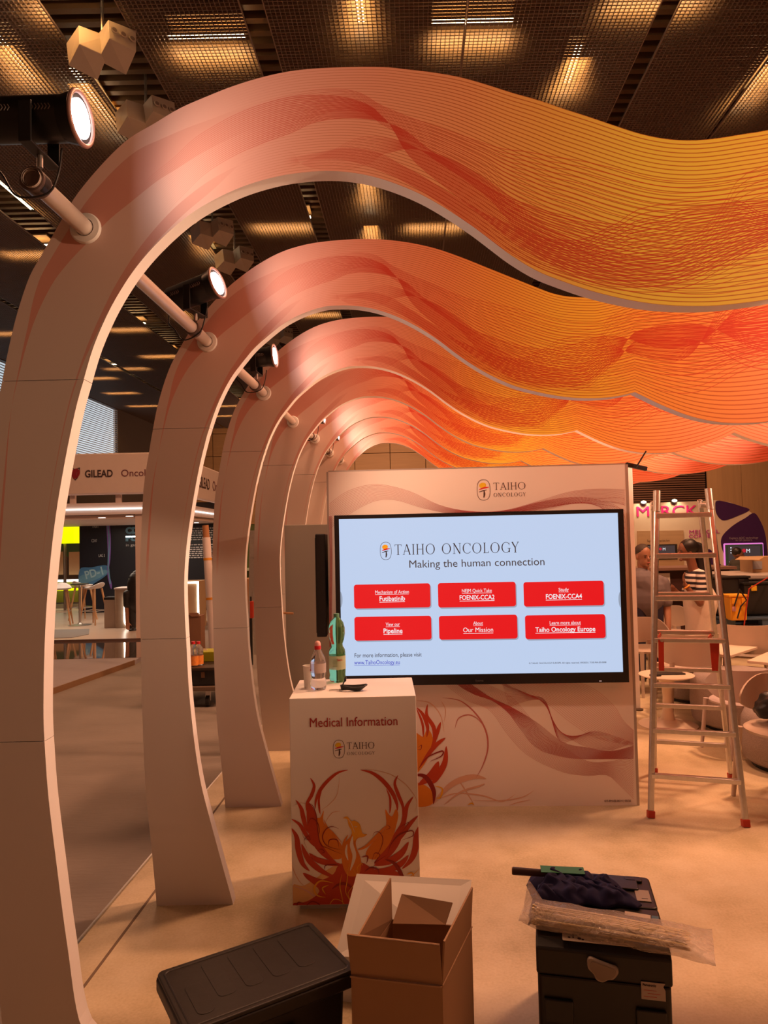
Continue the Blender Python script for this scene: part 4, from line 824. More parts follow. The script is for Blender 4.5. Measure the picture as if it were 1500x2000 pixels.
# ---- things on the counter
def ctop(px, py): return fl(px, py, hC)
glassc = mat('clear_bottle_plastic', (.93, .90, .90), .08, 0, 0, trans=.92, ior=1.18); glassg = mat('green_bottle_plastic', (.36, .78, .40), .08, 0, 0, trans=.92, ior=1.18)
b = ctop(602, 1343); s_ = b.y/FPX
t = thing('paper_cup', 'plain white paper cup standing left of the clear bottle on the counter', 'cup', tuple(b))
hC_ = 41*s_*1.03; q = MB(); q.lathe([(.0001, .004), (7.2*s_, .004), (7.2*s_, 0), (7.5*s_, 0), (9.4*s_, hC_-.002), (9.0*s_, hC_-.002), (7.2*s_, .006), (.0001, .006)], tuple(b), 32, cap=False); q.build('cup_body', paper, t, auto=50)
q = MB(); ring = [b+Vector((9.6*s_*math.cos(a), 9.6*s_*math.sin(a), hC_)) for a in [2*math.pi*i/32 for i in range(32)]]; q.tube(ring, .0018, 6, True); q.build('rim', paper, t, smooth=True)
b = ctop(622, 1346); s_ = b.y/FPX
t = thing('clear_water_bottle', 'small clear plastic bottle with a red sports cap, in front of the paper cup', 'bottle', tuple(b))
pr = [(11, 0), (14.5, 2), (15.5, 8), (15, 16), (13.5, 24), (15, 33), (15.2, 50), (14.8, 56), (13, 62), (9, 70), (6.2, 76), (5, 79), (5, 82)]
q = MB(); q.lathe([(.001, 2.5*s_)]+[(r*s_, z*s_) for r, z in pr], tuple(b), 36, cap=False); q.build('bottle_body', glassc, t, auto=60)
q = MB(); q.lathe([(15.4*s_, 33*s_), (15.5*s_, 51*s_)], tuple(b), 36, cap=False); q.build('label_sleeve', mat('clear_label', (.80, .66, .62), .3, 0, .05, alpha=.45), t, smooth=True)
q = MB(); q.cyl(b+Vector((0, 0, 77*s_)), b+Vector((0, 0, 84*s_)), 6.4*s_, n=24); q.build('cap_base', mat('red_cap', (.60, .02, .03), .35), t, auto=40)
q = MB(); q.lathe([(6*s_, 84*s_), (6*s_, 88*s_), (4.5*s_, 91.5*s_), (2*s_, 93*s_), (.01*s_, 93.3*s_)], tuple(b), 24, cap=False); q.build('cap_dome', mat('pink_dome', (.85, .45, .42), .25, 0, 0, alpha=.85), t, smooth=True)
lm = Matrix.Translation(b+Vector((-13.5*s_, -8*s_, 37*s_))) @ Matrix.Rotation(-.9, 4, 'Z') @ Matrix.Rotation(math.pi/2, 4, 'X')
text('label_lettering', 'an', .014, lm, mat('label_red', (.5, .03, .04), .4), t)
b = ctop(659.5, 1331); s_ = b.y/FPX
t = thing('green_water_bottle', 'tall green plastic bottle with a narrow waist at the back of the counter', 'bottle', tuple(b))
pr = [(12, 0), (15, 2), (16, 7), (15.4, 14), (16, 22), (16, 56), (15, 62), (11.5, 68), (11, 73), (14, 81), (15.8, 92), (15.6, 104), (13, 114), (8, 121), (5, 124), (4.8, 127)]
q = MB(); q.lathe([(.001, 3*s_)]+[(r*s_, z*s_) for r, z in pr], tuple(b), 40, cap=False); q.build('bottle_body', glassg, t, auto=60)
q = MB(); q.lathe([(16.3*s_, 25*s_), (16.3*s_, 51*s_)], tuple(b), 36, cap=False); q.build('paper_label', mat('bottle_label_green', (.52, .56, .36), .5, 0, .1, 60, alpha=.8), t, smooth=True)
q = MB(); q.cyl(b+Vector((0, 0, 124*s_)), b+Vector((0, 0, 131*s_)), 5.6*s_, n=24); q.build('screw_cap', mat('green_cap', (.10, .26, .16), .4), t, auto=40)
lm = Matrix.Translation(b+Vector((6*s_, -15.8*s_, 42*s_))) @ Matrix.Rotation(.25, 4, 'Z') @ Matrix.Rotation(math.pi/2, 4, 'X')
text('label_lettering', 'Sant', .016, lm, mat('label_red', (.5, .03, .04), .4), t)
q = MB()
for k in range(6): q.box((0, -k*.006, 0), (.022, .0014, .0004), 0, Matrix.Translation(b+Vector((-3*s_, -16.7*s_, 44*s_))) @ Matrix.Rotation(math.pi/2, 4, 'X'))
q.build('label_small_print', mat('label_ink', (.12, .16, .08), .6), t, kind='stuff')
b = ctop(682, 1349)
t = thing('coiled_cable', 'black coiled cable loop with a cord lock lying on the counter', 'cable', tuple(b))
q = MB()
for k in range(5):
    ph = k*.35; L_ = .045+.004*k; ring = []
    for i in range(28):
        a = 2*math.pi*i/28; ring.append(b+Vector((.010+(L_)*math.cos(a)+.003*k, (.016+.003*k)*math.sin(a)+.002*math.sin(3*a+ph), .006+.004*k+.004*math.sin(a*2+ph))))
    q.tube(ring, .0033, 8, True)
q.build('cable_loops', black, t, smooth=True)
q = MB(); q.tube(catmull([b+Vector((-.03, .0, .012)), b+Vector((-.028, .01, .03)), b+Vector((-.02, .012, .045))], 5), .003, 8); q.cap(b+Vector((-.019, .012, .046)), b+Vector((-.016, .012, .060)), .0062, .0045); q.build('cable_plug', black, t, smooth=True)
b2 = ctop(653, 1349)
t = thing('snap_hook', 'small steel snap hook beside the coiled cable', 'hook', tuple(b2))
ring = [b2+Vector((.022*math.copysign(abs(math.cos(a))**.7, math.cos(a)), .007*math.copysign(abs(math.sin(a))**.8, math.sin(a)), .004)) for a in [2*math.pi*i/28 for i in range(28)]]
q = MB(); q.tube(ring, .0018, 8, True); q.build('hook_frame', steel, t, smooth=True)
q = MB(); q.cyl(b2+Vector((.022, 0, .004)), b2+Vector((.034, 0, .005)), .0035, n=10); q.build('swivel', steel, t)
# grey partition with handle behind the fourth arch
gy = 5.86; gA, gB = at(541, 1026, gy), at(642, 1026, gy)
t = thing('storage_partition', 'low grey partition door with a bar handle behind the fourth arch leg', 'partition', ((gA.x+gB.x)/2, gy, 0))
q = MB(); q.box(((gA.x+.06+gB.x+.15)/2, gy+.02, gA.z/2), (gB.x+.15-gA.x-.06, .04, gA.z)); q.build('door_leaf', mat('satin_grey_panel', (.34, .33, .30), .38, 0, .04, 2), t, bevel=.003)
a_, b_ = at(551, 1197, gy-.05), at(573, 1198, gy-.05); q = MB(); q.cyl(a_, b_, .009, n=12); q.cyl(a_, a_+Vector((0, .06, 0)), .008, n=10); q.build('handle', woodleg, t)
# ================================================================ LADDER
FLp, FRp = fl(1271, 1597), fl(1457, 1615); apexY = (FLp.y+FRp.y)/2+.28
TLp, TRp = at(1283, 965, apexY), at(1384, 961, apexY-.03); RRp = fl(1428, 1521); RLp = RRp+(FLp-FRp)*.96+Vector((0, .0, 0))
lad = thing('step_ladder', 'aluminium two-sided step ladder with red feet, right of the media wall', 'ladder', tuple((FLp+FRp+RRp+RLp)/4))
TLr, TRr = TLp+Vector((.012, .10, -.04)), TRp+Vector((-.012, .10, -.04))
for a_, b_, ww, nm in ((FLp, TLp, .034, 'front_rail'), (FRp, TRp, .034, 'front_rail'), (RLp, TLr, .030, 'rear_rail'), (RRp, TRr, .030, 'rear_rail')):
    d = (b_-a_).normalized(); q = MB(); q.beam(a_+d*.035, b_, ww, .026, up=(0, 1, 0)); o = q.build(nm, alu, lad, bevel=.009, bseg=3); WM[o.name] = wm(lad).copy()
    q = MB(); q.beam(a_, a_+d*.04, ww+.006, .034, up=(0, 1, 0)); q.build('rail_foot', redp, lad, bevel=.003)
def ladp(a_, b_, y):   # point on rail with pixel row y
    best = min(range(401), key=lambda i: abs(_py(a_.lerp(b_, i/400))-y)); return a_.lerp(b_, best/400)
def _py(P): d = P-CAM; return 1000-FPX*d.dot(UU)/d.dot(FW)
for y in (1006, 1085, 1168, 1251, 1338, 1428, 1518):
    l_, r_ = ladp(FLp, TLp, y), ladp(FRp, TRp, y+(4 if y > 1300 else 0)); z = (l_.z+r_.z)/2; l_ = FLp.lerp(TLp, z/TLp.z); r_ = FRp.lerp(TRp, z/TRp.z)
    q = MB(); q.beam(l_, r_, .035, .026 if y > 1240 else .03); q.build('tread', alu, lad, bevel=.003)
for y in (1160, 1235, 1308, 1380, 1452):
    l_, r_ = ladp(RLp, TLr, y), ladp(RRp, TRr, y); z = (l_.z+r_.z)/2; l_ = RLp.lerp(TLr, z/TLr.z); r_ = RRp.lerp(TRr, z/TRr.z)
    q = MB(); q.beam(l_, r_, .03, .026); q.build('rear_rung', alu, lad, bevel=.003)
for s_, a_, b_, tp in ((1, FLp, TLp, TLr), (-1, FRp, TRp, TRr)):
    q = MB(); d = (b_-a_).normalized(); q.cyl(b_-d*.11, b_+d*.02, .0215, n=16); q.build('hinge_sleeve', mat('hinge_cast', (.45, .40, .36), .4, .7), lad, auto=40)
    q = MB(); c = (b_+tp)/2-Vector((0, 0, .06)); q.cyl(c-Vector((.03, 0, 0)), c+Vector((.03, 0, 0)), .016, n=12); q.build('hinge_pin', steel, lad)
for px0, px1, dy in ((1291, 1292, 0), (1391, 1396, 0)):
    yf = ladp(FLp, TLp, 1251).y-.03; Pt = at(px0, 1250, yf); Pb = at(px1, 1310, yf-.01)
    q = MB(); q.beam(Pt, Pb, .032, .005, up=(0, -1, .1)); q.build('locking_strap', redp, lad, bevel=.001)
    if px0 > 1300:
        q = MB(); q.beam(Pt+Vector((.03, 0, 0)), Pb+Vector((.005, -.003, 0)), .026, .004, up=(0, -1, .1)); q.build('locking_strap', redp, lad, bevel=.001)
    q = MB(); q.cyl(Pt-Vector((0, .006, 0)), Pt-Vector((0, .016, 0)), .010, n=12); q.build('strap_bolt', steel, lad)
    q = MB(); Pu = at(px0, 1238, ladp(RLp, TLr, 1235).y+.02); q.beam(Pu, Pt+Vector((0, .05, 0)), .022, .004, up=(0, -1, .1)); q.build('locking_strap', redp, lad)
# white post behind
pp = fl(1241, 1386); zt_p = at(1232, 893, pp.y).z
t = thing('support_post', 'tall white square post behind the right edge of the media wall', 'post', tuple(pp))
q = MB(); q.box((pp.x-.01, pp.y+.06, (zt_p+.25)/2+.01), (.125, .10, zt_p+.25)); q.build('post_shaft', white, t, bevel=.003)
q = MB(); q.cyl((pp.x+.02, pp.y-.02, 0), (pp.x+.02, pp.y-.02, .012), .045, n=24); q.build('floor_disc', mat('dark_bronze', (.10, .07, .05), .4, .5), t, auto=40)
# ================================================================ LOUNGE FURNITURE
shell = mat('chair_shell_taupe', (.50, .40, .32), .42, 0, .03); shell_cool_lit = mat('chair_shell_cool_lit', (.50, .42, .42), .42, 0, .03)  # second tone has the cool light on one taupe chair painted in
fabg = mat('grey_wool', (.33, .27, .25), .9, 0, .25, 120, .4)
def make_chair(name, label, m_, loc, rz, sc=1., group=None, drape=False):
    t = thing(name, label, 'chair', loc, rz, group)
    # local: +y is the back
    q = MB(); n = 28; r = .27*sc; vs = []
    for off in (0, .012):
        for j_ in range(5):
            for i in range(n+1):
                a = math.radians(-20+220*i/n); k = abs(i/n-.5)*2; top = .74-.13*max(0, (k-.55)/.45)**1.5; bot = .47+.13*max(0, (k-.45)/.55)**1.2*0+.10*k**3*1.0
                z = bot+(top-bot)*j_/4; rr = (r-off)*(1+.05*(z-.45)); vs.append((rr*math.cos(a)*1.0, rr*math.sin(a)*.95, z*sc))
    W_ = n+1; NN = 5*W_; fs = []
    for j_ in range(4):
        for i in range(n):
            a = j_*W_+i; fs.append((a, a+1, a+W_+1, a+W_)); fs.append((a+NN, a+W_+NN, a+W_+1+NN, a+1+NN))
    for i in range(n): fs.append((i, i+NN, i+1+NN, i+1)); a = 4*W_+i; fs.append((a, a+1, a+1+NN, a+NN))
    for i in (0, n):
        for j_ in range(4): a = j_*W_+i; fs.append((a, a+W_, a+W_+NN, a+NN) if i == 0 else (a, a+NN, a+W_+NN, a+W_))
    q.add(vs, fs); q.build('backrest', m_, t, world=False, auto=50)
    q = MB(); q.lathe([(.001, .42), (.20, .42), (.235, .43), (.24, .445), (.22, .458), (.001, .455)], (0, 0, 0), 32, Matrix.Scale(sc, 4), cap=False, sx=1, sy=.98); q.build('seat', m_, t, world=False, auto=50)
    for sx_, sy_ in ((1, 1), (-1, 1), (1, -1), (-1, -1)):
        q = MB(); q.cyl((sx_*.235*sc, sy_*.20*sc, 0), (sx_*.20*sc, sy_*.165*sc, (.50 if sy_ > 0 else .44)*sc), .014*sc, .022*sc, 12); q.build('leg', m_, t, world=False)
    if drape:
        q = MB(); q.ell((.05, .10, .49), (.14, .10, .045), 20, 10); q.ell((-.06, .16, .52), (.10, .07, .06), 16, 8); o = q.build('folded_jacket', black, None, world=False); o.parent = t
    return t
def floorY(px, Y): P = at(px, 1300, Y); return (P.x, Y, 0)
A1 = make_chair('lounge_chair', 'taupe shell chair seen from behind through the middle of the ladder', shell, floorY(1342, 6.45), math.pi, 1.0, 'taupe shell chairs in the lounge')
make2 = dup
for px, Y, rz, lb in ((1457, 7.0, math.pi-.3, 'taupe shell chair beyond the pale square table, right of the ladder'), (1312, 8.55, math.pi*.1, 'far taupe shell chair in front of the desk, left part of the ladder opening'),
                      (1262, 7.4, .4, 'taupe shell chair half hidden between the white post and the ladder')):
    dup(A1, floorY(px, Y), rz, lb)
make_chair('lounge_chair', 'cool-lit low shell chair right behind the ladder with its broad back to the camera', shell_cool_lit, floorY(1440, 5.35), math.pi+.2, .86, 'taupe shell chairs in the lounge')
bpy.context.view_layer.update()
def face_cam(): pass
make_chair('lounge_chair', 'nearest taupe chair cut by the right edge, dark jacket lying in it', shell, floorY(1530, 4.35), -math.pi/2+.45, .98, 'taupe shell chairs in the lounge')
jk = thing('dark_jacket', 'black crumpled jacket lying in the chair at the right edge', 'jacket', floorY(1505, 4.42))
def blob(mb, c, r, seed, amp=.25, n=28, m=18):
    rnd = random.Random(seed); ph = [rnd.uniform(0, 6.28) for _ in range(8)]
    k0 = len(mb.v); mb.ell((0, 0, 0), (1, 1, 1), n, m); 
    for i in range(k0, len(mb.v)):
        x, y, z = mb.v[i]; f = 1+amp*(math.sin(5*x+ph[0]+2*z)*.5+math.sin(7*y+ph[1]+3*x)*.35+math.sin(11*z+ph[2]+4*y)*.2+.3*abs(math.sin(6*x+4*y+ph[3])))
        mb.v[i] = (c[0]+x*r[0]*f, c[1]+y*r[1]*f, c[2]+z*r[2]*f)
    return mb
q = MB(); blob(q, (2.37, 4.42, .55), (.10, .09, .08), 4); q.build('jacket_cloth', black, jk, smooth=True)
def pouf(px, Y, r, h, label, m_=None):
    P = floorY(px, Y); t = thing('upholstered_pouf', label, 'pouf', P, 0, 'grey woollen poufs')
    q = MB(); q.lathe([(.001, .03), (r*.85, .03), (r*.97, .06), (r, h*.45), (r*.98, h*.8), (r*.90, h*.95), (r*.7, h), (.001, h*.985)], P, 48, cap=False); q.build('cushion', fabg, t, auto=60)
    q = MB(); q.cyl(P, (P[0], P[1], .035), r*.8, n=32); q.build('base', blackm, t); return t
pouf(1452, 6.05, .43, .45, 'large round grey pouf under the cool-lit chair, right of the ladder')
pouf(1350, 7.05, .28, .42, 'round grey pouf seen through the ladder behind the tulip table')
pouf(1540, 5.0, .32, .40, 'grey pouf at the right edge below the nearest chair')
pouf(1262, 9.6, .45, .62, 'grey padded seat between the white post and the ladder, far side')
# tulip table
P = fl(1305, 1416); tz = at(1303, 1317, P.y).z
t = thing('tulip_table', 'small round white pedestal table behind the ladder, dark tablet on top', 'table', tuple(P))
tblm = mat('table_cream', (.72, .60, .48), .4, 0, .02)
q = MB(); q.lathe([(.001, tz-.02), (.19, tz-.018), (.225, tz-.006), (.225, tz), (.001, tz)], (P.x, P.y, 0), 48, cap=False); q.build('table_top', tblm, t, auto=40)
q = MB(); q.lathe([(.24, 0), (.24, .008), (.15, .022), (.06, .05), (.042, .12), (.036, tz*.55), (.045, tz-.08), (.09, tz-.02)], (P.x, P.y, 0), 32); q.build('pedestal', tblm, t, auto=50)
tb = thing('tablet', 'dark flat tablet lying on the round tulip table', 'tablet', (P.x+.02, P.y+.02, tz))
q = MB(); q.box((P.x+.03, P.y+.04, tz+.006), (.24, .16, .010)); q.build('tablet_body', black, tb, bevel=.003)
ph = thing('sunglasses_case', 'small black case beside the tablet on the tulip table', 'case', (P.x-.10, P.y-.06, tz)); q = MB(); q.box((P.x-.12, P.y-.07, tz+.010), (.09, .05, .018), .3); q.build('case_shell', black, ph, bevel=.006)
def stable(px, Y, z, s, rz, label):
    P = floorY(px, Y); t = thing('square_table', label, 'table', P, rz, 'pale square lounge tables')
    q = MB(); q.box((0, 0, z-.012), (s, s, .024)); q.build('table_top', tblm, t, world=False, bevel=.004)
    q = MB(); q.lathe([(.17, 0), (.17, .012), (.05, .03), (.03, .08), (.028, z-.06), (.07, z-.02)], (0, 0, 0), 28); q.build('pedestal', tblm, t, world=False, auto=50); return t
stable(1388, 6.72, .55, .62, .75, 'pale square table corner poking out right of the ladder')
stable(1556, 6.3, .50, .62, .8, 'pale square table cut off at the right edge behind the chairs')
stable(1356, 7.45, .52, .46, .4, 'pale square table with papers behind the middle chair')
Pq = floorY(1352, 7.45); pt = thing('paper_sheets', 'loose white papers lying on the table behind the middle chair', 'paper', (Pq[0], Pq[1], .52))
for k in range(3): q = MB(); q.box((Pq[0]-.08+.07*k, Pq[1]-.05*k, .5215+.002*k), (.21, .30, .0015), .5*k); q.build('sheet', paper, pt)
# ================================================================ PEOPLE
def remesh(o, vox, it=6):
    m_ = o.modifiers.new('skin_remesh', 'REMESH'); m_.mode = 'VOXEL'; m_.voxel_size = vox; m_.use_smooth_shade = True
    s_ = o.modifiers.new('soften', 'SMOOTH'); s_.factor = .5; s_.iterations = it; return o
def hand(q, W, D, side, s=1., curl=.5):
    W, D, side = Vector(W), Vector(D).normalized(), Vector(side).normalized(); nrm = D.cross(side).normalized()
    for k in range(4): b_ = W+side*(k-1.5)*.018*s; q.cap(b_, b_+D*.075*s, .013*s, .011*s, 8)
    for k, L in enumerate((.062, .072, .068, .052)):
        b_ = W+side*(1.5-k)*.0195*s+D*.078*s; d1 = (D+nrm*curl*.5).normalized(); m_ = b_+d1*L*.5*s; d2 = (D+nrm*curl*1.4).normalized(); q.cap(b_, m_, .0095*s, .0085*s, 8); q.cap(m_, m_+d2*L*.5*s, .0085*s, .007*s, 8)
    b_ = W+side*.03*s+D*.02*s; m_ = b_+(D+side*1.0+nrm*.3).normalized()*.035*s; q.cap(b_, m_, .012*s, .010*s, 8); q.cap(m_, m_+(D+side*.3+nrm*.4).normalized()*.03*s, .010*s, .008*s, 8)
def head(q, c, f, s=1.):   # c: head centre, f: facing dir
    f = Vector(f).normalized(); sd = f.cross(Vector((0, 0, 1))).normalized(); c = Vector(c)
    M_ = Matrix(((sd.x, f.x, 0, 0), (sd.y, f.y, 0, 0), (0, 0, 1, 0), (0, 0, 0, 1)))
    q.ell(c+Vector((0, 0, .025*s)), (.074*s, .095*s, .095*s), 20, 14, M_); q.ell(c+f*.025*s-Vector((0, 0, .05*s)), (.055*s, .065*s, .062*s), 18, 12, M_)
    q.ell(c+f*.098*s-Vector((0, 0, .022*s)), (.013*s, .020*s, .022*s), 10, 8, M_); q.ell(c+f*.088*s-Vector((0, 0, .062*s)), (.024*s, .012*s, .009*s), 10, 8, M_); q.ell(c+f*.075*s-Vector((0, 0, .098*s)), (.024*s, .02*s, .016*s), 10, 8, M_)
    q.ell(c+f*.085*s+Vector((0, 0, .012*s)), (.045*s, .012*s, .008*s), 10, 8, M_)
    for e in (1, -1): q.ell(c+sd*e*.074*s-f*.005*s-Vector((0, 0, .015*s)), (.010*s, .020*s, .030*s), 10, 8, M_)
    return M_, sd
def eyes(t, c, f, s=1.):
    f = Vector(f).normalized(); sd = f.cross(Vector((0, 0, 1))).normalized(); c = Vector(c)
    q = MB()
    for e in (1, -1): q.ell(c+f*.083*s+sd*e*.031*s-Vector((0, 0, .002*s)), (.011*s, .008*s, .006*s), 10, 8)
    q.build('eyes', mat('eye_dark', (.05, .03, .025), .2), t)
    q = MB()
    for e in (1, -1): q.ell(c+f*.090*s+sd*e*.032*s+Vector((0, 0, .018*s)), (.018*s, .006*s, .0035*s), 10, 6)
    q.build('eyebrows', hairm, t)
    q = MB(); q.ell(c+f*.0985*s-Vector((0, 0, .062*s)), (.019*s, .006*s, .006*s), 10, 6); q.build('lips', mat('lip_red', (.32, .07, .05), .4), t)
# woman in striped top (facing left, arm raised to chin)
WY = 8.0; hc = at(1341, 1076, WY); WX = hc.x+.10
t = thing('person', 'woman with dark ponytail, striped top and long white skirt, standing behind the ladder facing left', 'person', (WX, WY, 0))
V = Vector; f = V((-1, -.18, -.05)); q = MB(); head(q, hc, f, .98); hz = hc.z
sh = hz-.25; Sx = WX-.005
q.cap((WX-.03, WY, sh+.02), hc+V((.04, 0, -.08)), .055, .05)
q.ell((WX, WY, sh-.16), (.12, .155, .22)); q.ell((WX+.01, WY, 1.04), (.11, .145, .14)); q.ell((WX+.03, WY, .90), (.14, .16, .14))
LS, RS = V((WX, WY-.155, sh-.03)), V((WX, WY+.155, sh-.03))
LE = at(1331, 1152, WY-.22); LE = V((WX-.06, WY-.20, sh-.32)); LW = V((WX-.20, WY-.16, sh-.115)); 
q.cap(LS, LE, .047, .038); q.cap(LE, LW, .037, .026); hand(q, LW, (-.15, .1, 1), (-.5, -.8, 0), .95, .6)
RE = V((WX-.05, WY+.20, sh-.32)); RW = V((WX-.21, WY+.08, sh-.20)); q.cap(RS, RE, .047, .038); q.cap(RE, RW, .037, .026); hand(q, RW, (-.8, -.5, .3), (0, -.3, .9), .95, .8)
for s_ in (-1, 1): q.cap((WX+.02, WY+s_*.08, .88), (WX, WY+s_*.07, .48), .085, .055); q.cap((WX, WY+s_*.07, .48), (WX+.01, WY+s_*.07, .08), .052, .035); q.ell((WX-.06, WY+s_*.07, .035), (.12, .042, .032))
remesh(q.build('body', skind, t), .008, 4)
eyes(t, hc, f, .98)
stripe = bpy.data.materials.new('striped_knit'); stripe.use_nodes = True; n_ = stripe.node_tree; tcx = n_.nodes.new('ShaderNodeTexCoord'); sp3 = n_.nodes.new('ShaderNodeSeparateXYZ'); n_.links.new(tcx.outputs['Object'], sp3.inputs[0])
def m2(op, a, b): n = n_.nodes.new('ShaderNodeMath'); n.operation = op; n_.links.new(a, n.inputs[0]); n.inputs[1].default_value = b; return n.outputs[0]
s2_ = m2('GREATER_THAN', m2('FRACT', m2('MULTIPLY', sp3.outputs[2], 17.5), 0), .48); mx2 = n_.nodes.new('ShaderNodeMix'); mx2.data_type = 'RGBA'; n_.links.new(s2_, mx2.inputs[0]); mx2.inputs[6].default_value = (.75, .68, .62, 1); mx2.inputs[7].default_value = (.02, .012, .02, 1)
n_.links.new(mx2.outputs[2], n_.nodes['Principled BSDF'].inputs['Base Color']); n_.nodes['Principled BSDF'].inputs['Roughness'].default_value = .8
q = MB(); q.ell((WX, WY, sh-.15), (.135, .17, .21)); q.cap((WX+.01, WY, sh-.22), (WX+.01, WY, .97), .13, .118); q.cap((WX, WY-.12, sh-.01), (WX, WY+.12, sh-.01), .055, .055)
q.cap(LS, LS.lerp(LE, .62), .062, .062); q.cap(RS, RS.lerp(RE, .62), .062, .062); remesh(q.build('striped_top', stripe, t), .010, 4)
sk = mat('white_ribbed_skirt', (.74, .62, .52), .85, 0, .05, 40, .2)
q = MB(); q.lathe([(.11, 1.04), (.125, 1.0), (.155, .92), (.17, .84), (.165, .72), (.155, .58), (.16, .40), (.20, .26), (.23, .16)], (WX+.02, WY, 0), 64, cap=False, sx=.98, sy=1.08)
for i in range(len(q.v)):
    x, y, z = q.v[i]
    if z < .5: k = (.5-z)/.35; a = math.atan2(y-WY, x-WX); r = 1+.07*k*math.sin(9*a); q.v[i] = (WX+.02+(x-WX-.02)*r, WY+(y-WY)*r, z)
    if z > .75 and x > WX: q.v[i] = (x+.035*math.sin((z-.7)*8), y, z)
q.build('skirt', sk, t, smooth=True)
q = MB(); q.ell(hc+V((.028, 0, .040)), (.108, .090, .098), 24, 16); q.ell(hc+V((.10, 0, .05)), (.05, .05, .05)); P0 = hc+V((.09, .0, .05))
tail = catmull([P0, P0+V((.05, .02, -.03)), P0+V((.085, .02, -.14)), P0+V((.10, .01, -.30)), P0+V((.115, 0, -.48)), P0+V((.11, 0, -.62))], 6)
q.tube(tail, [.042+.045*math.sin(math.pi*min(1, (i+2)/len(tail)*.9)) for i in range(len(tail))], 14); remesh(q.build('hair_ponytail', hairm, t), .009, 3)
q = MB(); c = LW+(LE-LW)*.12; ring = []; dd = (LE-LW).normalized(); u_ = dd.orthogonal().normalized(); v_ = dd.cross(u_)
for i in range(20): a = 2*math.pi*i/20; ring.append(c+u_*.034*math.cos(a)+v_*.034*math.sin(a))
q.tube(ring, .009, 6, True); q.build('wristband', mat('orange_band', (.75, .30, .03), .5), t, smooth=True)
q = MB(); q.ell(hc+V((.0, -.078, -.05)), (.006, .006, .008)); q.build('earring', mat('pearl', (.8, .75, .7), .3), t)
# man behind the post
MY = 8.05; hc = at(1256, 1086, MY); MX = hc.x+.02
t = thing('person', 'man in a grey t-shirt and dark trousers, half hidden behind the white post', 'person', (MX, MY, 0))
f = V((.25, -1, -.08)); q = MB(); head(q, hc, f, 1.05); sh = hc.z-.27
q.cap((MX, MY+.02, sh+.02), hc+V((0, .02, -.08)), .068, .06); q.ell((MX, MY, sh-.18), (.20, .13, .25)); q.ell((MX, MY, 1.02), (.17, .12, .16))
for s_ in (-1, 1):
    S = V((MX+s_*.195, MY, sh-.04)); E_ = V((MX+s_*.225, MY-.02, sh-.34)); W_ = V((MX+s_*.19, MY-.12, sh-.56)); q.cap(S, E_, .055, .043); q.cap(E_, W_, .042, .03); hand(q, W_, (-.1*s_, -.15, -1), (-s_*.5, -.8, 0), 1.05, .6)
    q.cap((MX+s_*.09, MY, .92), (MX+s_*.10, MY-.01, .50), .085, .06); q.cap((MX+s_*.10, MY-.01, .50), (MX+s_*.10, MY, .08), .055, .04)
remesh(q.build('body', skinm, t), .009, 4); eyes(t, hc, f, 1.05)
q = MB(); q.ell((MX, MY, sh-.17), (.215, .145, .26)); q.cap((MX-.15, MY, sh-.015), (MX+.15, MY, sh-.015), .07, .07); q.cap((MX-.05, MY, 1.1), (MX+.05, MY, 1.0), .15, .155)
for s_ in (-1, 1): q.cap((MX+s_*.195, MY, sh-.04), (MX+s_*.22, MY-.012, sh-.25), .075, .07)
remesh(q.build('t_shirt', mat('grey_shirt', (.17, .14, .15), .85, 0, .08), t), .011, 4)
q = MB(); q.ell((MX, MY, .96), (.185, .135, .11))
for s_ in (-1, 1): q.cap((MX+s_*.09, MY, .92), (MX+s_*.10, MY-.01, .50), .10, .078); q.cap((MX+s_*.10, MY-.01, .50), (MX+s_*.10, MY, .07), .075, .065)
remesh(q.build('trousers', mat('navy_trousers', (.02, .018, .04), .8, 0, .1), t), .012, 4)
q = MB()
for s_ in (-1, 1): q.ell((MX+s_*.10, MY-.05, .045), (.05, .13, .045))
q.build('shoes', black, t, smooth=True)
q = MB(); q.ell(hc+V((0, .018, .055)), (.086, .10, .085), 20, 14); q.build('short_hair', mat('brown_grey_hair', (.06, .04, .03), .7, 0, .3, 80), t, smooth=True)
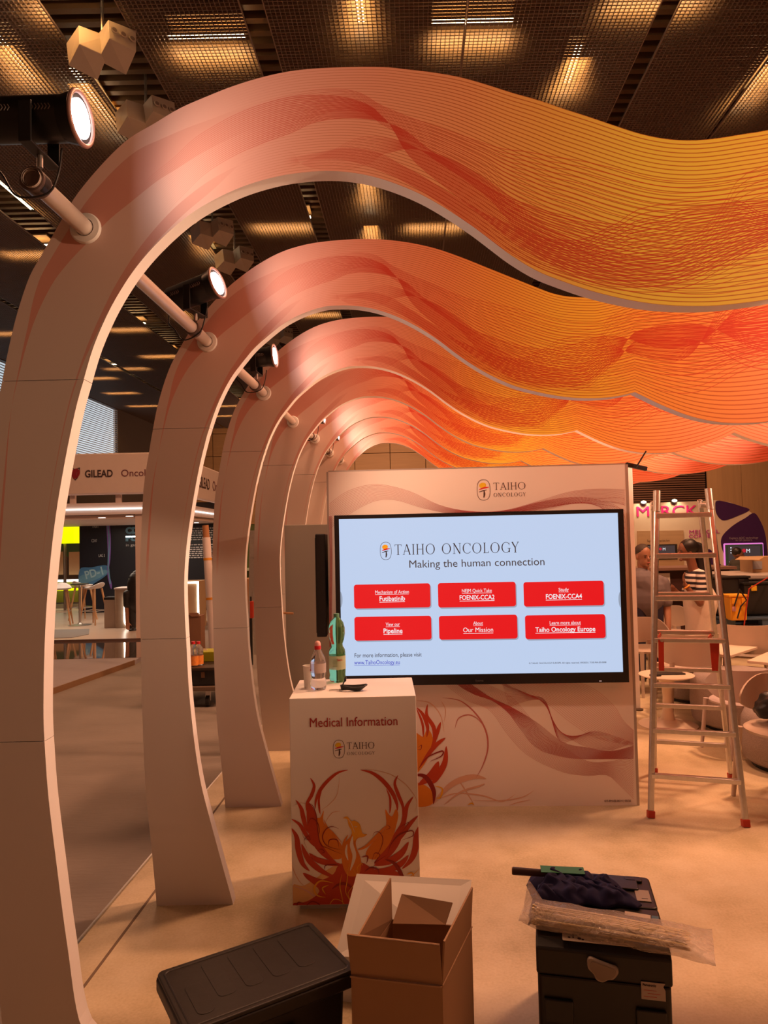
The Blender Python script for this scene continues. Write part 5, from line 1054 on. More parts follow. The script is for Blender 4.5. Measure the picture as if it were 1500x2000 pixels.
# man at far right in front of the screen
def simple_person(px, py_head, Y, f, shirt, trous, label, hair, arm_fwd=True, skin_=skind, sc=1.):
    hc = at(px, py_head, Y); X = hc.x; s_ = sc; t = thing('person', label, 'person', (X, Y, 0)); f = V(f).normalized(); sd = f.cross(V((0, 0, 1))).normalized(); q = MB(); head(q, hc, f, s_); sh = hc.z-.26*s_; B = V((X, Y, 0))-f*.02
    q.cap(B+V((0, 0, sh)), hc-V((0, 0, .08)), .06, .055); q.ell(B+V((0, 0, sh-.18)), (.17, .15, .24))
    hands = []
    for e in (-1, 1):
        S = B+sd*e*.185+V((0, 0, sh-.03)); E_ = S+f*(.10 if arm_fwd else 0)-V((0, 0, .28)); W_ = E_+f*(.22 if arm_fwd else .04)-V((0, 0, .03 if arm_fwd else .24)); q.cap(S, E_, .05, .04); q.cap(E_, W_, .04, .028); hand(q, W_, (W_-E_), -sd*e, 1., .5); hands.append((S, E_))
        q.cap(B+sd*e*.09+V((0, 0, .92)), B+sd*e*.09+V((0, 0, .1)), .07, .04)
    remesh(q.build('body', skin_, t), .011, 3); eyes(t, hc, f, s_)
    q = MB(); q.ell(B+V((0, 0, sh-.17)), (.19, .175, .25)); q.cap(B-sd*.14+V((0, 0, sh-.01)), B+sd*.14+V((0, 0, sh-.01)), .065, .065); q.cap(B+V((0, 0, sh-.2)), B+V((0, 0, .98)), .165, .15)
    for S, E_ in hands: q.cap(S, S.lerp(E_, .75), .068, .06)
    remesh(q.build('shirt', shirt, t), .013, 3)
    q = MB(); q.ell(B+V((0, 0, .95)), (.17, .15, .12))
    for e in (-1, 1): q.cap(B+sd*e*.09+V((0, 0, .9)), B+sd*e*.09+V((0, 0, .08)), .09, .06); q.ell(B+sd*e*.09+f*.05+V((0, 0, .045)), (.08, .08, .045))
    remesh(q.build('trousers', trous, t), .014, 3)
    q = MB(); q.ell(hc-f*.018+V((0, 0, .05)), (.09, .095, .085), 20, 14); q.build('hair', hair, t, smooth=True); return t
simple_person(1441, 1083, 13.2, (.8, -.35, 0), mat('dark_green_shirt', (.045, .04, .03), .85), black, 'man in a dark polo working in front of the far screen at the right edge', hairm)
# ================================================================ BOOTH AT RIGHT (pink lettering)
BY = 16.0; cream = mat('booth_cream', (.62, .53, .42), .6, 0, .03); purple = mat('booth_purple', (.050, .014, .085), .45, 0, .1, 2); pinkl = mat('letter_pink', (.72, .03, .28), .4, 0, 0); violet = mat('letter_violet', (.45, .04, .30), .45, 0, 0)
BP = Plane(BY, 0.); BM = BP.M()
bo = thing('cream_exhibition_booth', 'cream exhibition booth with pink lettering and a purple arched end at the far right', 'booth', floorY(1370, BY))
x0 = BP.uv(1140, 1000)[0]; x1 = BP.uv(1500, 1000)[0]; top = BP.uv(1300, 982)[1]; arcx0, arcx1 = BP.uv(1382, 977)[0], BP.uv(1502, 1060)[0]
def opts(L): return [BP.uv(x, y) for x, y in L]
outl = [(x0, 0), (x0, BP.uv(1243, 986)[1])]+opts([(1330, 980), (1400, 977), (1425, 981), (1450, 990), (1470, 1003), (1485, 1021), (1494, 1040), (1499, 1062), (1500, 1090)])+[(BP.uv(1501, 1100)[0], 0)]
q = MB(); q.prism(outl, -.25, 0, BM); q.build('back_panel', cream, bo)
def prt(pts, m_, nm, z0=.002, z1=.006, sm=True):
    c = catmull([(*BP.uv(x, y), 0) for x, y in pts], 4, True) if sm else [Vector((*BP.uv(x, y), 0)) for x, y in pts]
    q = MB(); q.prism([(p.x, p.y) for p in c], z0, z1, BM); return q.build(nm, m_, bo)
prt([(1400, 978), (1425, 982), (1448, 989), (1464, 996), (1440, 1008), (1418, 1016), (1407, 1014), (1399, 1003), (1397, 990)], purple, 'purple_panel')
prt([(1473, 1002), (1486, 1020), (1494, 1042), (1498, 1070), (1500, 1110), (1500, 1230), (1430, 1230), (1432, 1120), (1415, 1085), (1408, 1062), (1412, 1045), (1432, 1026), (1455, 1012)], purple, 'purple_panel', .002, .008)
prt([(1375, 1078), (1382, 1073), (1390, 1076), (1405, 1100), (1420, 1120), (1420, 1190), (1365, 1190), (1368, 1095)], purple, 'purple_panel')
text('booth_lettering', 'MERCK', .33, BM @ Matrix.Translation((BP.uv(1241, 1012)[0], BP.uv(1241, 1009)[1], .01)), pinkl, bo, 'LEFT', bold=0, width=BP.uv(1360, 1000)[0]-BP.uv(1241, 1000)[0], depth=.01)
text('booth_lettering', 'MEDICAL', .115, BM @ Matrix.Translation((BP.uv(1345, 1042)[0], BP.uv(1345, 1042.5)[1], .01)), violet, bo, 'LEFT', bold=0, width=BP.uv(1404, 1000)[0]-BP.uv(1345, 1000)[0], depth=.005)
text('booth_lettering', 'CORNER', .115, BM @ Matrix.Translation((BP.uv(1345, 1051)[0], BP.uv(1345, 1051)[1], .01)), violet, bo, 'LEFT', bold=0, width=BP.uv(1394, 1000)[0]-BP.uv(1345, 1000)[0], depth=.005)
greyl = mat('letter_grey', (.32, .26, .32), .5, 0, 0)
text('booth_lettering', 'Explore ADC technology', .065, BM @ Matrix.Translation((BP.uv(1424, 1053)[0], BP.uv(1424, 1053)[1], .012)), greyl, bo, 'LEFT', width=BP.uv(1480, 1000)[0]-BP.uv(1424, 1000)[0])
text('booth_lettering', 'in GI cancers', .065, BM @ Matrix.Translation((BP.uv(1436, 1056)[0], BP.uv(1436, 1057)[1], .012)), greyl, bo, 'LEFT', width=BP.uv(1468, 1000)[0]-BP.uv(1436, 1000)[0])
prt([(1244, 1037), (1334, 1036), (1335, 1120), (1244, 1120)], wood('booth_oak', (.42, .28, .16), (.5, .5, 6)), 'wood_niche', .002, .03, False)
def wallscreen(pts_out, label, frame, letters, glowm=None):
    (ax, ay), (bx_, by) = pts_out; u0_, v1_ = BP.uv(ax, ay); u1_, v0_ = BP.uv(bx_, by)
    t = thing('wall_screen', label, 'screen', tuple(BM @ Vector(((u0_+u1_)/2, v0_, .03))))
    if glowm: q = MB(); q.prism(rrect(u0_-.03, v0_-.03, u1_+.03, v1_+.03, .03), .010, .02, BM); q.build('backlight_border', glowm, t)
    q = MB(); q.prism([(u0_, v0_), (u1_, v0_), (u1_, v1_), (u0_, v1_)], .021, .045, BM); q.build('frame', frame, t)
    w_, h_ = u1_-u0_, v1_-v0_; q = MB(); q.prism([(u0_+w_*.07, v0_+h_*.12), (u1_-w_*.07, v0_+h_*.12), (u1_-w_*.07, v1_-h_*.08), (u0_+w_*.07, v1_-h_*.08)], .046, .050, BM); q.build('display', emis('screen_dim_brown', (.045, .03, .032), 1.), t)
    q = MB(); q.prism([(u0_+w_*.08, v0_+h_*.13), (u1_-w_*.08, v0_+h_*.13), (u1_-w_*.08, v0_+h_*.19), (u0_+w_*.08, v0_+h_*.19)], .051, .052, BM); q.build('task_bar', ew, t)
    text('screen_lettering', 'M', h_*.26, BM @ Matrix.Translation((u0_+w_*.60, v0_+h_*.60, .053)), ew, t, bold=0)
    q = MB(); q.cyl(BM @ Vector((u0_+w_*.49, v0_+h_*.70, .051)), BM @ Vector((u0_+w_*.49, v0_+h_*.70, .053)), h_*.09, n=20); q.build('screen_dot', emis('screen_red_dim', (.5, .01, .03), 1.), t)
    for k in range(3): q = MB(); q.cyl(BM @ Vector((u0_+w_*.14, v1_-h_*(.15+.12*k), .051)), BM @ Vector((u0_+w_*.14, v1_-h_*(.15+.12*k), .053)), h_*.03, n=10); q.build('screen_icon', ew, t)
    return t
wallscreen(((1415, 1064), (1489, 1103)), 'far wall screen with teal frame and violet glow on the purple panel', mat('teal_frame', (.05, .12, .10), .5), 'M', mat('violet_glow', (.75, .25, .85), .4, 0, 0, emit=.6))
wallscreen(((1256, 1064), (1322, 1092)), 'dark wall screen in the wood niche, glowing warm along its top edge', black, 'M', mat('warm_glow', (1, .62, .25), .4, 0, 0, emit=1.2))
text('niche_lettering', 'Explore our latest data here', .075, BM @ Matrix.Translation((BP.uv(1285, 1056)[0], BP.uv(1285, 1058)[1], .035)), mat('niche_ink', (.12, .07, .04), .6), bo, width=.50)
for px, py in ((1255, 981), (1315, 978)):
    P = at(px, py, BY+.02)
    t = thing('fascia_spotlight', 'small bright spotlight standing on the cream booth top, %s of the two' % ('left' if px < 1300 else 'right'), 'light', tuple(P)); q = MB(); q.cyl(P+V((0, 0, -.05)), P+V((0, -.05, .0)), .06, .07, 16); q.build('spot_head', blackm, t)
    q = MB(); q.ell(P+V((0, -.07, .0)), (.06, .02, .03)); q.build('spot_lens', mat('spot_lens_glow', (1, .85, .6), .3, 0, 0, emit=8), t)
    spot(P+V((0, -.25, .12)), P+V((0, .2, -1.2)), 14, 110, .6, (1, .75, .45), .05, 'fascia_light')
# dark desk behind woman with papers
P = floorY(1312, 11.5)
t = thing('reception_desk', 'dark brown desk with papers behind the woman', 'desk', P)
q = MB(); q.box((P[0], 11.5, .52), (1.7, .6, 1.04)); q.build('desk_body', mat('desk_brown', (.06, .025, .02), .5), t, bevel=.01)
q = MB(); q.box((P[0], 11.45, 1.06), (1.8, .75, .04)); q.build('desk_top', mat('desk_top_brown', (.20, .11, .08), .5), t)
q = MB(); q.box((P[0], 11.2, .64), (1.5, .5, .03)); q.build('desk_shelf', MATS['desk_top_brown'], t)
for k, (px, py, w_, h_) in enumerate(((1297, 1134, .19, .21), (1282, 1190, .16, .10), (1305, 1191, .20, .12))):
    a_ = at(px, py, 11.18); tt = thing('paper_sheet', ['white notice taped to the dark desk front', 'white paper low on the dark desk, left', 'white paper low on the dark desk, right'][k], 'paper', tuple(a_)); q = MB(); q.box(tuple(a_), (w_, .004, h_*1.1)); q.build('sheet', paper, tt)
# pallets and crates, right
pw = wood('pallet_wood', (.36, .19, .09), (5, 5, 5), .8); pb = mat('pallet_blue', (.06, .10, .16), .7)
def pallet(px, Y, z, w_, m_, label, rz=0.):
    P = floorY(px, Y); t = thing('pallet', label, 'pallet', (P[0], P[1], z), rz, 'stacked pallets at the right')
    for k in range(3): q = MB(); q.box((0, -.35+.35*k, .012), (w_, .10, .022)); q.build('bottom_plank', m_, t, world=False)
    for k in range(3):
        for j_ in range(3): q = MB(); q.box((-w_/2+.07+(w_-.14)/2*k, -.35+.35*j_, .062), (.13, .10, .078)); q.build('block', m_, t, world=False)
    for k in range(5): q = MB(); q.box((0, -.36+.18*k, .112), (w_, .10, .020)); q.build('top_plank', m_, t, world=False)
    return t
pallet(1462, 9.6, .0, 1.35, pw, 'lowest wooden pallet in the stack at the right edge'); pallet(1455, 9.62, .13, 1.3, pw, 'second wooden pallet of the stack at the right edge', .04)
pallet(1465, 9.6, .26, 1.3, pw, 'third wooden pallet, right under the blue one', -.03); pallet(1470, 9.58, .39, 1.1, pb, 'blue pallet on top of the wooden pallets at the right edge', .02)
def crate(px, Y, z, w_, d_, h_, m_, label, lidm=None, name='storage_crate'):
    P = floorY(px, Y); t = thing(name, label, 'crate', (P[0], P[1], z))
    q = MB(); a, b_ = w_/2, d_/2; k = .92; q.add([(-a*k, -b_*k, 0), (a*k, -b_*k, 0), (a*k, b_*k, 0), (-a*k, b_*k, 0), (-a, -b_, h_), (a, -b_, h_), (a, b_, h_), (-a, b_, h_)], [(0, 3, 2, 1), (4, 5, 6, 7), (0, 1, 5, 4), (1, 2, 6, 5), (2, 3, 7, 6), (3, 0, 4, 7)]); q.build('crate_body', m_, t, world=False, bevel=.015)
    q = MB(); q.box((0, 0, h_+.012), (w_+.03, d_+.03, .028)); q.build('lid', lidm or m_, t, world=False, bevel=.008)
    for e in (-1, 1): q = MB(); q.box((e*w_*.28, -b_-.008, h_-.05), (.07, .02, .07)); q.build('latch', mat('latch_yellow', (.72, .42, .02), .5) if lidm else m_, t, world=False, bevel=.004)
    return t
crate(1416, 9.7, .53, .50, .5, .48, black, 'tall black crate on the pallets beside the ladder')
crate(1482, 9.6, .53, .56, .5, .40, black, 'black crate with yellow latches at the right edge', blackm)
yb = crate(1440, 9.15, .50, .22, .22, .30, mat('yellow_box', (.85, .38, .02), .5), 'bright orange-yellow box strapped in front of the black crates', None, 'yellow_box')
P = floorY(1439, 9.04); q = MB(); q.box((P[0]-.01, 9.03, .65), (.045, .004, .06)); q.build('box_sticker', mat('pink_sticker', (.7, .35, .4), .6), yb)
P = floorY(1408, 10.2)
t = thing('work_table', 'long grey-white trestle table top over the black crates at the right edge', 'table', P)
ta, tb_ = at(1404, 1126, 9.9), at(1530, 1136, 9.9)
q = MB(); q.box(((ta.x+tb_.x)/2+.25, 10.1, ta.z), (tb_.x-ta.x+.5, 1.0, .07)); q.build('table_top', mat('grey_tabletop', (.42, .36, .32), .5), t, bevel=.02)
for e in (0, 1): q = MB(); q.cyl((ta.x+.25+e*1.0, 10.4, 0), (ta.x+.25+e*1.0, 10.4, ta.z-.03), .025); q.build('leg', steel, t)
P = at(1470, 1118, 10.2)
t = thing('cardboard_box', 'open cardboard box standing on the grey work table at the right edge', 'box', (P.x+.05, 10.2, ta.z+.035)); cb = mat('cardboard_far', (.42, .26, .13), .8, 0, .08)
q = MB(); q.box((P.x+.12, 10.2, ta.z+.035+.11), (.42, .35, .22)); q.build('box_body', cb, t); q = MB(); q.box((P.x-.02, 10.02, ta.z+.14), (.13, .004, .11)); q.build('box_sticker', mat('grey_sticker', (.3, .3, .33), .6), t)
q = MB(); q.beam((P.x-.09, 10.02, ta.z+.26), (P.x-.2, 9.95, ta.z+.22), .35, .004, up=(0, 0, 1)); q.build('flap', cb, t)
t = thing('strap', 'thin red lashing strap over the pallets and crates at the right edge', 'strap', tuple(at(1455, 1240, 9.0)))
q = MB(); q.tube([at(1500, 1128, 9.3), at(1463, 1150, 9.0), at(1456, 1200, 9.0), at(1452, 1232, 9.0)], .008, 6); q.build('webbing', redp, t)
t = thing('black_strap', 'black ratchet straps crossed in front of the yellow box', 'strap', tuple(at(1440, 1200, 8.95)))
q = MB(); q.tube([at(1445, 1150, 8.95), at(1434, 1184, 8.95)], .010, 6); q.tube([at(1445, 1152, 8.95), at(1458, 1172, 8.95), at(1447, 1184, 8.95), at(1440, 1208, 8.95)], .010, 6); q.build('webbing', black, t)
# ================================================================ LEFT BOOTH (beyond the arches)
GY = fl(262, 1253).y; GP = Plane(GY, 0.); GM = GP.M(); gcream = mat('booth_white', (.62, .52, .50), .5, 0, .03); led = mat('led_strip', (1, .95, .85), .3, 0, 0, emit=2.6)
GC = fl(262, 1253); XC = -3.62
gb = thing('white_exhibition_booth', 'white exhibition booth with lettered fascia, seen between the left arch legs', 'booth', (-6.5, 14, 0))
z0f, z1f = GP.uv(200, 966)[1], GP.uv(200, 885)[1]; xL_ = -9.5
q = MB(); q.box(((xL_+XC)/2, GY+.05, (z0f+z1f)/2), (XC-xL_, .10, z1f-z0f)); q.build('fascia', gcream, gb, bevel=.03)
q = MB(); q.box((XC-.05, GY+2.6, (z0f+z1f)/2), (.10, 5.0, z1f-z0f)); q.build('fascia', gcream, gb, bevel=.03)
z2 = GP.uv(200, 990)[1]
q = MB(); q.box(((xL_+XC)/2, GY+.12, z2-.03), (XC-xL_-.1, .16, .20)); q.build('lintel', gcream, gb); q = MB(); q.box((XC-.12, GY+2.6, z2-.03), (.16, 5.0, .20)); q.build('lintel', gcream, gb)
for k in range(8): q = MB(); q.box((xL_+.3+k*.78, GY+.12, (z0f+z2)/2+.05), (.09, .06, z0f-z2+.1)); q.build('spacer', gcream, gb)
q = MB(); q.box(((xL_+XC)/2, GY+.025, z2-.035), (XC-xL_-.2, .02, .022)); q.build('light_strip', led, gb); q = MB(); q.box((XC-.03, GY+2.6, z2-.035), (.02, 4.9, .022)); q.build('light_strip', led, gb)
q = MB(); q.box(((xL_+XC)/2, GY+2.6, z2-.17), (XC-xL_-.2, 5.0, .06)); q.build('soffit', gcream, gb)
P = GP.uv(272, 1100); q = MB(); q.box((P[0]-.02, GY+.14, z2/2-.06), (.14, .12, z2-.12)); q.build('corner_post', gcream, gb); q = MB(); q.box((XC-.1, GY+.12, z2/2-.06), (.12, .12, z2-.12)); q.build('corner_post', gcream, gb)
for px, py in ((185, 995), (199, 1011), (253, 1008)):
    Pz = z2-.205; d = ray(px, py); t_ = (Pz-H)/d.z; Pq = CAM+d*t_; Pq = Vector((Pq.x, min(Pq.y, GY+4.5), Pz)); q = MB(); q.cyl(Pq, Pq+Vector((0, 0, -.006)), .055, n=16); q.build('downlight', led, gb)
for yy in (GY+1.2, GY+2.6, GY+3.6): q = MB(); q.cyl((XC-.5, yy, z2-.205), (XC-.5, yy, z2-.212), .05, n=16); q.build('downlight', led, gb)
area((-5.5, GY+2.4, z2-.25), (-5.5, GY+2.4, 0), 2.5, 60, (1, .80, .60), name='booth_downlight')
maroon = mat('letter_maroon', (.24, .015, .03), .45, 0, 0); ink = mat('letter_charcoal', (.05, .03, .035), .5, 0, 0)
def gilead(Mx, x0, zc, k):
    text('fascia_lettering', 'GILEAD', .17*k, Mx @ Matrix.Translation((x0+.24*k, zc-.06*k, .006)), ink, gb, 'LEFT', bold=.004, width=.47*k)
    text('fascia_lettering', 'Oncology', .17*k, Mx @ Matrix.Translation((x0+.85*k, zc-.06*k, .006)), mat('letter_plum', (.16, .05, .07), .5, 0, 0), gb, 'LEFT', width=.66*k)
    q = MB(); sh_ = [(0, .11), (.08, .085), (.16, .11), (.155, 0), (.12, -.07), (.08, -.11), (.04, -.07), (.005, 0)]
    n = len(sh_); o_ = [(x0+x*k, zc+z*k) for x, z in sh_]; i_ = [(x0+(.08+(x-.08)*.82)*k, zc+z*.82*k) for x, z in sh_]
    q.add([(a, b, .006) for a, b in o_+i_], [(i, (i+1) % n, n+(i+1) % n, n+i) for i in range(n)], Mx); q.build('shield_outline', ink, gb)
    q = MB(); flame(q, [(x0+.13*k, zc+.09*k), (x0+.06*k, zc+.02*k), (x0+.07*k, zc-.09*k)], .085*k, Mx, zo=.007); flame(q, [(x0+.15*k, zc+.08*k), (x0+.13*k, zc+.0*k), (x0+.09*k, zc-.08*k)], .05*k, Mx, zo=.008); q.build('shield_leaf', maroon, gb)
gilead(GM, GP.uv(138, 926)[0], GP.uv(138, 926)[1], 1.0)
Ms = Matrix(((0, 0, 1, XC), (1, 0, 0, 0), (0, 1, 0, 0), (0, 0, 0, 1))); gilead(Ms, GY+1.45, (z0f+z1f)/2-.0, 1.85)
# platform: wood floor, mirror strip, grey carpet island
pe0, pe1 = fl(100, 1350), fl(262, 1293); de = (pe1-pe0).normalized(); pf0 = pe0-de*4; 
q = MB(); q.prism([(pf0.x-6, pf0.y), (pf0.x, pf0.y), (pe1.x, pe1.y), (pe1.x-.0, GC.y), (XC, GC.y), (XC, 18), (-12, 18), (-12, pf0.y)], -.04, .02); struct(q.build('floor_platform', mat('platform_carpet', (.32, .28, .30), .9, 0, .06)))
q = MB(); q.beam(pf0+Vector((0, 0, -.005)), pe1+Vector((0, 0, -.005)), .02, .07); struct(q.build('trim_3', mat('wood_edge', (.22, .12, .06), .5)))
gm_ = fl(150, 1290).y; q = MB(); q.prism([(-12, gm_), (pe1.x, gm_), (pe1.x, GC.y), (-12, GC.y)], .021, .024); struct(q.build('trim_4', mat('mirror_floor_strip', (.55, .45, .42), .04, .9, .02)))
q = MB(); q.prism([(-12, GC.y), (XC, GC.y), (XC, 17.9), (-12, 17.9)], .021, .05); struct(q.build('floor_booth_wood', wood('light_oak_floor', (.62, .48, .38), (.4, 5, 1), .3, .12)))
q = MB(); q.beam((-12, GC.y-.01, .03), (XC, GC.y-.01, .03), .03, .05); struct(q.build('trim_5', mat('dark_threshold', (.10, .06, .05), .4)))
Pm = fl(115, 1238, .05); mtt = thing('floor_mat', 'grey octagonal floor mat on the wooden booth floor at the left', 'mat', (Pm.x, Pm.y, .05)); q = MB(); q.prism([(Pm.x-1, Pm.y-.6), (Pm.x+.5, Pm.y-.6), (Pm.x+.62, Pm.y-.2), (Pm.x+.3, Pm.y+.6), (Pm.x-1, Pm.y+.6)], .051, .058); q.build('mat_sheet', mat('grey_mat', (.25, .23, .22), .8), mtt)
# dark printed walls
GB = 16.6; DP = Plane(GB, 0.); DM = DP.M(); dkw = mat('dark_print_panel', (.013, .014, .022), .35, 0, .2, 2)
t = thing('printed_wall', 'black printed booth wall with glowing blue and violet artwork and white lettering', 'display wall', (-5, GB, 0)); 
xa_, xb_ = DP.uv(155, 1100)[0], XC-.15; zT = DP.uv(200, 1015)[1]
q = MB(); q.box(((xa_+xb_)/2, GB+.06, zT/2+.2), (xb_-xa_, .1, zT+.4-.1)); q.build('wall_body', dkw, t)
def blue(n, c, e): return mat(n, c, .4, 0, .0, emit=e)
b1 = mat('print_blue', (.06, .18, .36), .4, 0, .5, 3); b2_ = mat('print_light_blue', (.12, .28, .42), .4, 0, .4, 4); b3 = mat('print_violet', (.20, .10, .42), .4, 0, .5, 6); lw_ = mat('print_white', (.55, .55, .58), .4, 0, 0)
def dpoly(pts, m_, z=.012, nm='art_shape'):
    c = catmull([(*DP.uv(x, y), 0) for x, y in pts], 4, True); q = MB(); q.add([(p.x, p.y, z) for p in c], [tuple(range(len(c)))], DM); o_ = q.build(nm, m_, t); bm = bmesh.new(); bm.from_mesh(o_.data); bmesh.ops.triangulate(bm, faces=bm.faces); bm.to_mesh(o_.data); bm.free()
dpoly([(156, 1112), (180, 1108), (208, 1104), (213, 1118), (190, 1136), (158, 1150)], b1); dpoly([(156, 1126), (180, 1118), (206, 1113), (210, 1119), (190, 1131), (158, 1141)], b2_, .014)
dpoly([(208, 1015), (213, 1015), (217, 1050), (216, 1090), (213, 1118), (219, 1140), (217, 1150), (210, 1120), (211, 1080)], b3, .013)
q = MB(); lines(q, [DP.uv(211, 1025), DP.uv(214, 1060), DP.uv(212, 1100), DP.uv(216, 1140)], .03, DM, .016); q.build('art_shape', b2_, t)
for s_, px, py, sz, w_ in (('CD47', 179, 1059, .10, .13), ('LAG 3', 193, 1088, .10, .14), ('TIGIT', 180, 1031, .10, .16)): text('wall_lettering', s_, sz, DM @ Matrix.Translation((*DP.uv(px, py), .016)), lw_, t, 'LEFT', width=w_)
text('wall_lettering', 'PD-1', .26, DM @ Matrix.Translation((*DP.uv(168, 1131), .018)) @ Matrix.Rotation(.25, 4, 'Z'), mat('print_pale_blue', (.30, .48, .58), .4, 0, 0), t, 'LEFT', bold=.006, width=.42)
text('wall_lettering', 'CDX', .20, DM @ Matrix.Translation((*DP.uv(246, 1042), .016)), b2_, t, 'LEFT', bold=.014, width=.48); text('wall_lettering', 'FOR', .16, DM @ Matrix.Translation((*DP.uv(246, 1056), .016)), b2_, t, 'LEFT', bold=.014, width=.48); text('wall_lettering', 'in gastric', .09, DM @ Matrix.Translation((*DP.uv(246, 1067), .016)), lw_, t, 'LEFT', width=.4)
q = MB(); a_ = DP.uv(246, 1048.5); q.box((a_[0]+.28, a_[1], .02), (.56, .03, .01), 0, DM); q.build('light_bar', led, t)
q = MB(); rnd = random.Random(3)
for py in (1032, 1037, 1041, 1045.5, 1050, 1054, 1064, 1069, 1073, 1077, 1081, 1085, 1089):
    x_ = DP.uv(362, py)[0]-.02; 
    while x_ < DP.uv(421, py)[0]: w_ = rnd.uniform(.02, .09); q.box((x_+w_/2, DP.uv(380, py)[1], .013), (w_, .024, .002), 0, DM); x_ += w_+.018
# continue printed wall to the right
X2 = DP.uv(428, 1100)[0]; q2 = MB(); q2.box(((XC-.15+X2)/2, GB+.06, zT/2+.2), (X2-XC+.15, .1, zT+.3)); q2.build('wall_body', dkw, t); q.build('small_print_lines', lw_, t, kind='stuff')
# yellow light box and area
P = at(135, 1039, 17.5); yl = mat('yellow_lightbox', (.80, .95, .0), .4, 0, 0, emit=1.0)
t = thing('yellow_light_box', 'bright yellow-green light box on a pole at the left, above the stools', 'light box', (P.x, 17.5, 0)); a_, b_ = at(112, 1012, 17.5), at(156, 1061, 17.5)
q = MB(); q.box(((a_.x+b_.x)/2, 17.4, (a_.z+b_.z)/2), (b_.x-a_.x, .5, a_.z-b_.z)); q.build('light_cube', yl, t); q = MB(); c_ = at(130, 1060, 17.5); q.cyl((c_.x, 17.4, .05), (c_.x, 17.4, c_.z), .035, n=12); q.build('stand_pole', steel, t)
t = thing('background_stand', 'dim tan and green stand with yellow plinth glow behind the stools', 'booth', (P.x, 20.5, 0))
q = MB(); a_, b_ = at(98, 1075, 20.5), at(165, 1125, 20.5)
for px in (99, 136): u_, v_ = at(px, 1078, 20.5), at(px+(28 if px < 120 else 26), 1122, 20.5); q = MB(); q.box(((u_.x+v_.x)/2, 20.5, (u_.z+v_.z)/2), (v_.x-u_.x, .1, u_.z-v_.z)); q.build('tan_board', mat('tan_board', (.42, .25, .13), .6), t)
u_, v_ = at(90, 1062, 20.8), at(165, 1080, 20.8); q = MB(); q.box(((u_.x+v_.x)/2, 20.9, (u_.z+v_.z)/2), (v_.x-u_.x, .1, u_.z-v_.z+.2)); q.build('green_band', mat('green_band', (.05, .10, .04), .6), t)
u_, v_ = at(88, 1133, 20.2), at(160, 1135.5, 20.2); q = MB(); q.box(((u_.x+v_.x)/2, 20.2, (u_.z+v_.z)/2), (v_.x-u_.x, .1, u_.z-v_.z)); q.build('counter_light', led, t)
u_, v_ = at(88, 1136, 20.3), at(160, 1170, 20.3); q = MB(); q.box(((u_.x+v_.x)/2, 20.4, u_.z/2), (v_.x-u_.x, .1, u_.z)); q.build('counter_front', mat('olive_front', (.28, .26, .05), .6), t)
u_, v_ = at(88, 1150, 20.1), at(152, 1153, 20.1); q = MB(); q.box(((u_.x+v_.x)/2, 20.1, (u_.z+v_.z)/2), (v_.x-u_.x, .1, u_.z-v_.z)); q.build('yellow_shelf', yl, t)
# stools
wst = mat('stool_white', (.66, .58, .56), .4, 0, .02)
def stool(px, py, rz, label):
    P = fl(px, py, .05); t = thing('bar_stool', label, 'stool', tuple(P), rz, 'white bar stools at the high table')
    q = MB(); n = 24; vs = []; R_ = [(0, .70), (.10, .70), (.17, .705), (.205, .725), (.21, .745)]
    prf = [(.001, .70), (.12, .70), (.18, .712), (.205, .735), (.20, .745), (.17, .725), (.001, .715)]
    q.lathe(prf, (0, 0, 0), 28, cap=False)
    q.v = [(x, y, z+(.09*max(0, y/.2)**2 if z > .69 else 0)) for x, y, z in q.v]; q.build('seat', wst, t, world=False, smooth=True)
    for sx_, sy_ in ((1, 1), (-1, 1), (1, -1), (-1, -1)): q = MB(); q.cyl((sx_*.20, sy_*.20, 0), (sx_*.10, sy_*.10, .71), .013, .022, 10); q.build('leg', woodleg, t, world=False)
    q = MB(); q.tube([(.175*math.cos(math.pi/4+math.pi/2*i), .175*math.sin(math.pi/4+math.pi/2*i)*1.0, .27) for i in range(4)], .008, 8, True); q.v = [(x*1.35, y*1.35, z) for x, y, z in q.v]; q.build('footrest', steel, t, world=False); return t
st = stool(119, 1221, .3, 'white bar stool at the far left, beside the yellow glow')
dup(st, fl(162, 1211, .05), 2.6, 'white bar stool partly behind the high table pole'); dup(st, fl(184, 1219, .05), -1.9, 'white bar stool right of the high table, nearest the waste bin')
P = fl(156, 1221, .05)
t = thing('high_table', 'slim high table with black round top among the white stools', 'table', tuple(P)); tz_ = at(150, 1140, P.y).z
q = MB(); q.cyl((P.x, P.y, tz_-.02), (P.x, P.y, tz_), .17, n=28); q.build('table_top', black, t, auto=40); q = MB(); q.cyl((P.x, P.y, .05), (P.x, P.y, tz_), .022, n=14); q.build('pole', steel, t); q = MB(); q.lathe([(.22, .05), (.22, .056), (.05, .075), (.03, .1)], (P.x, P.y, 0), 28); q.build('base_plate', steel, t, auto=40)
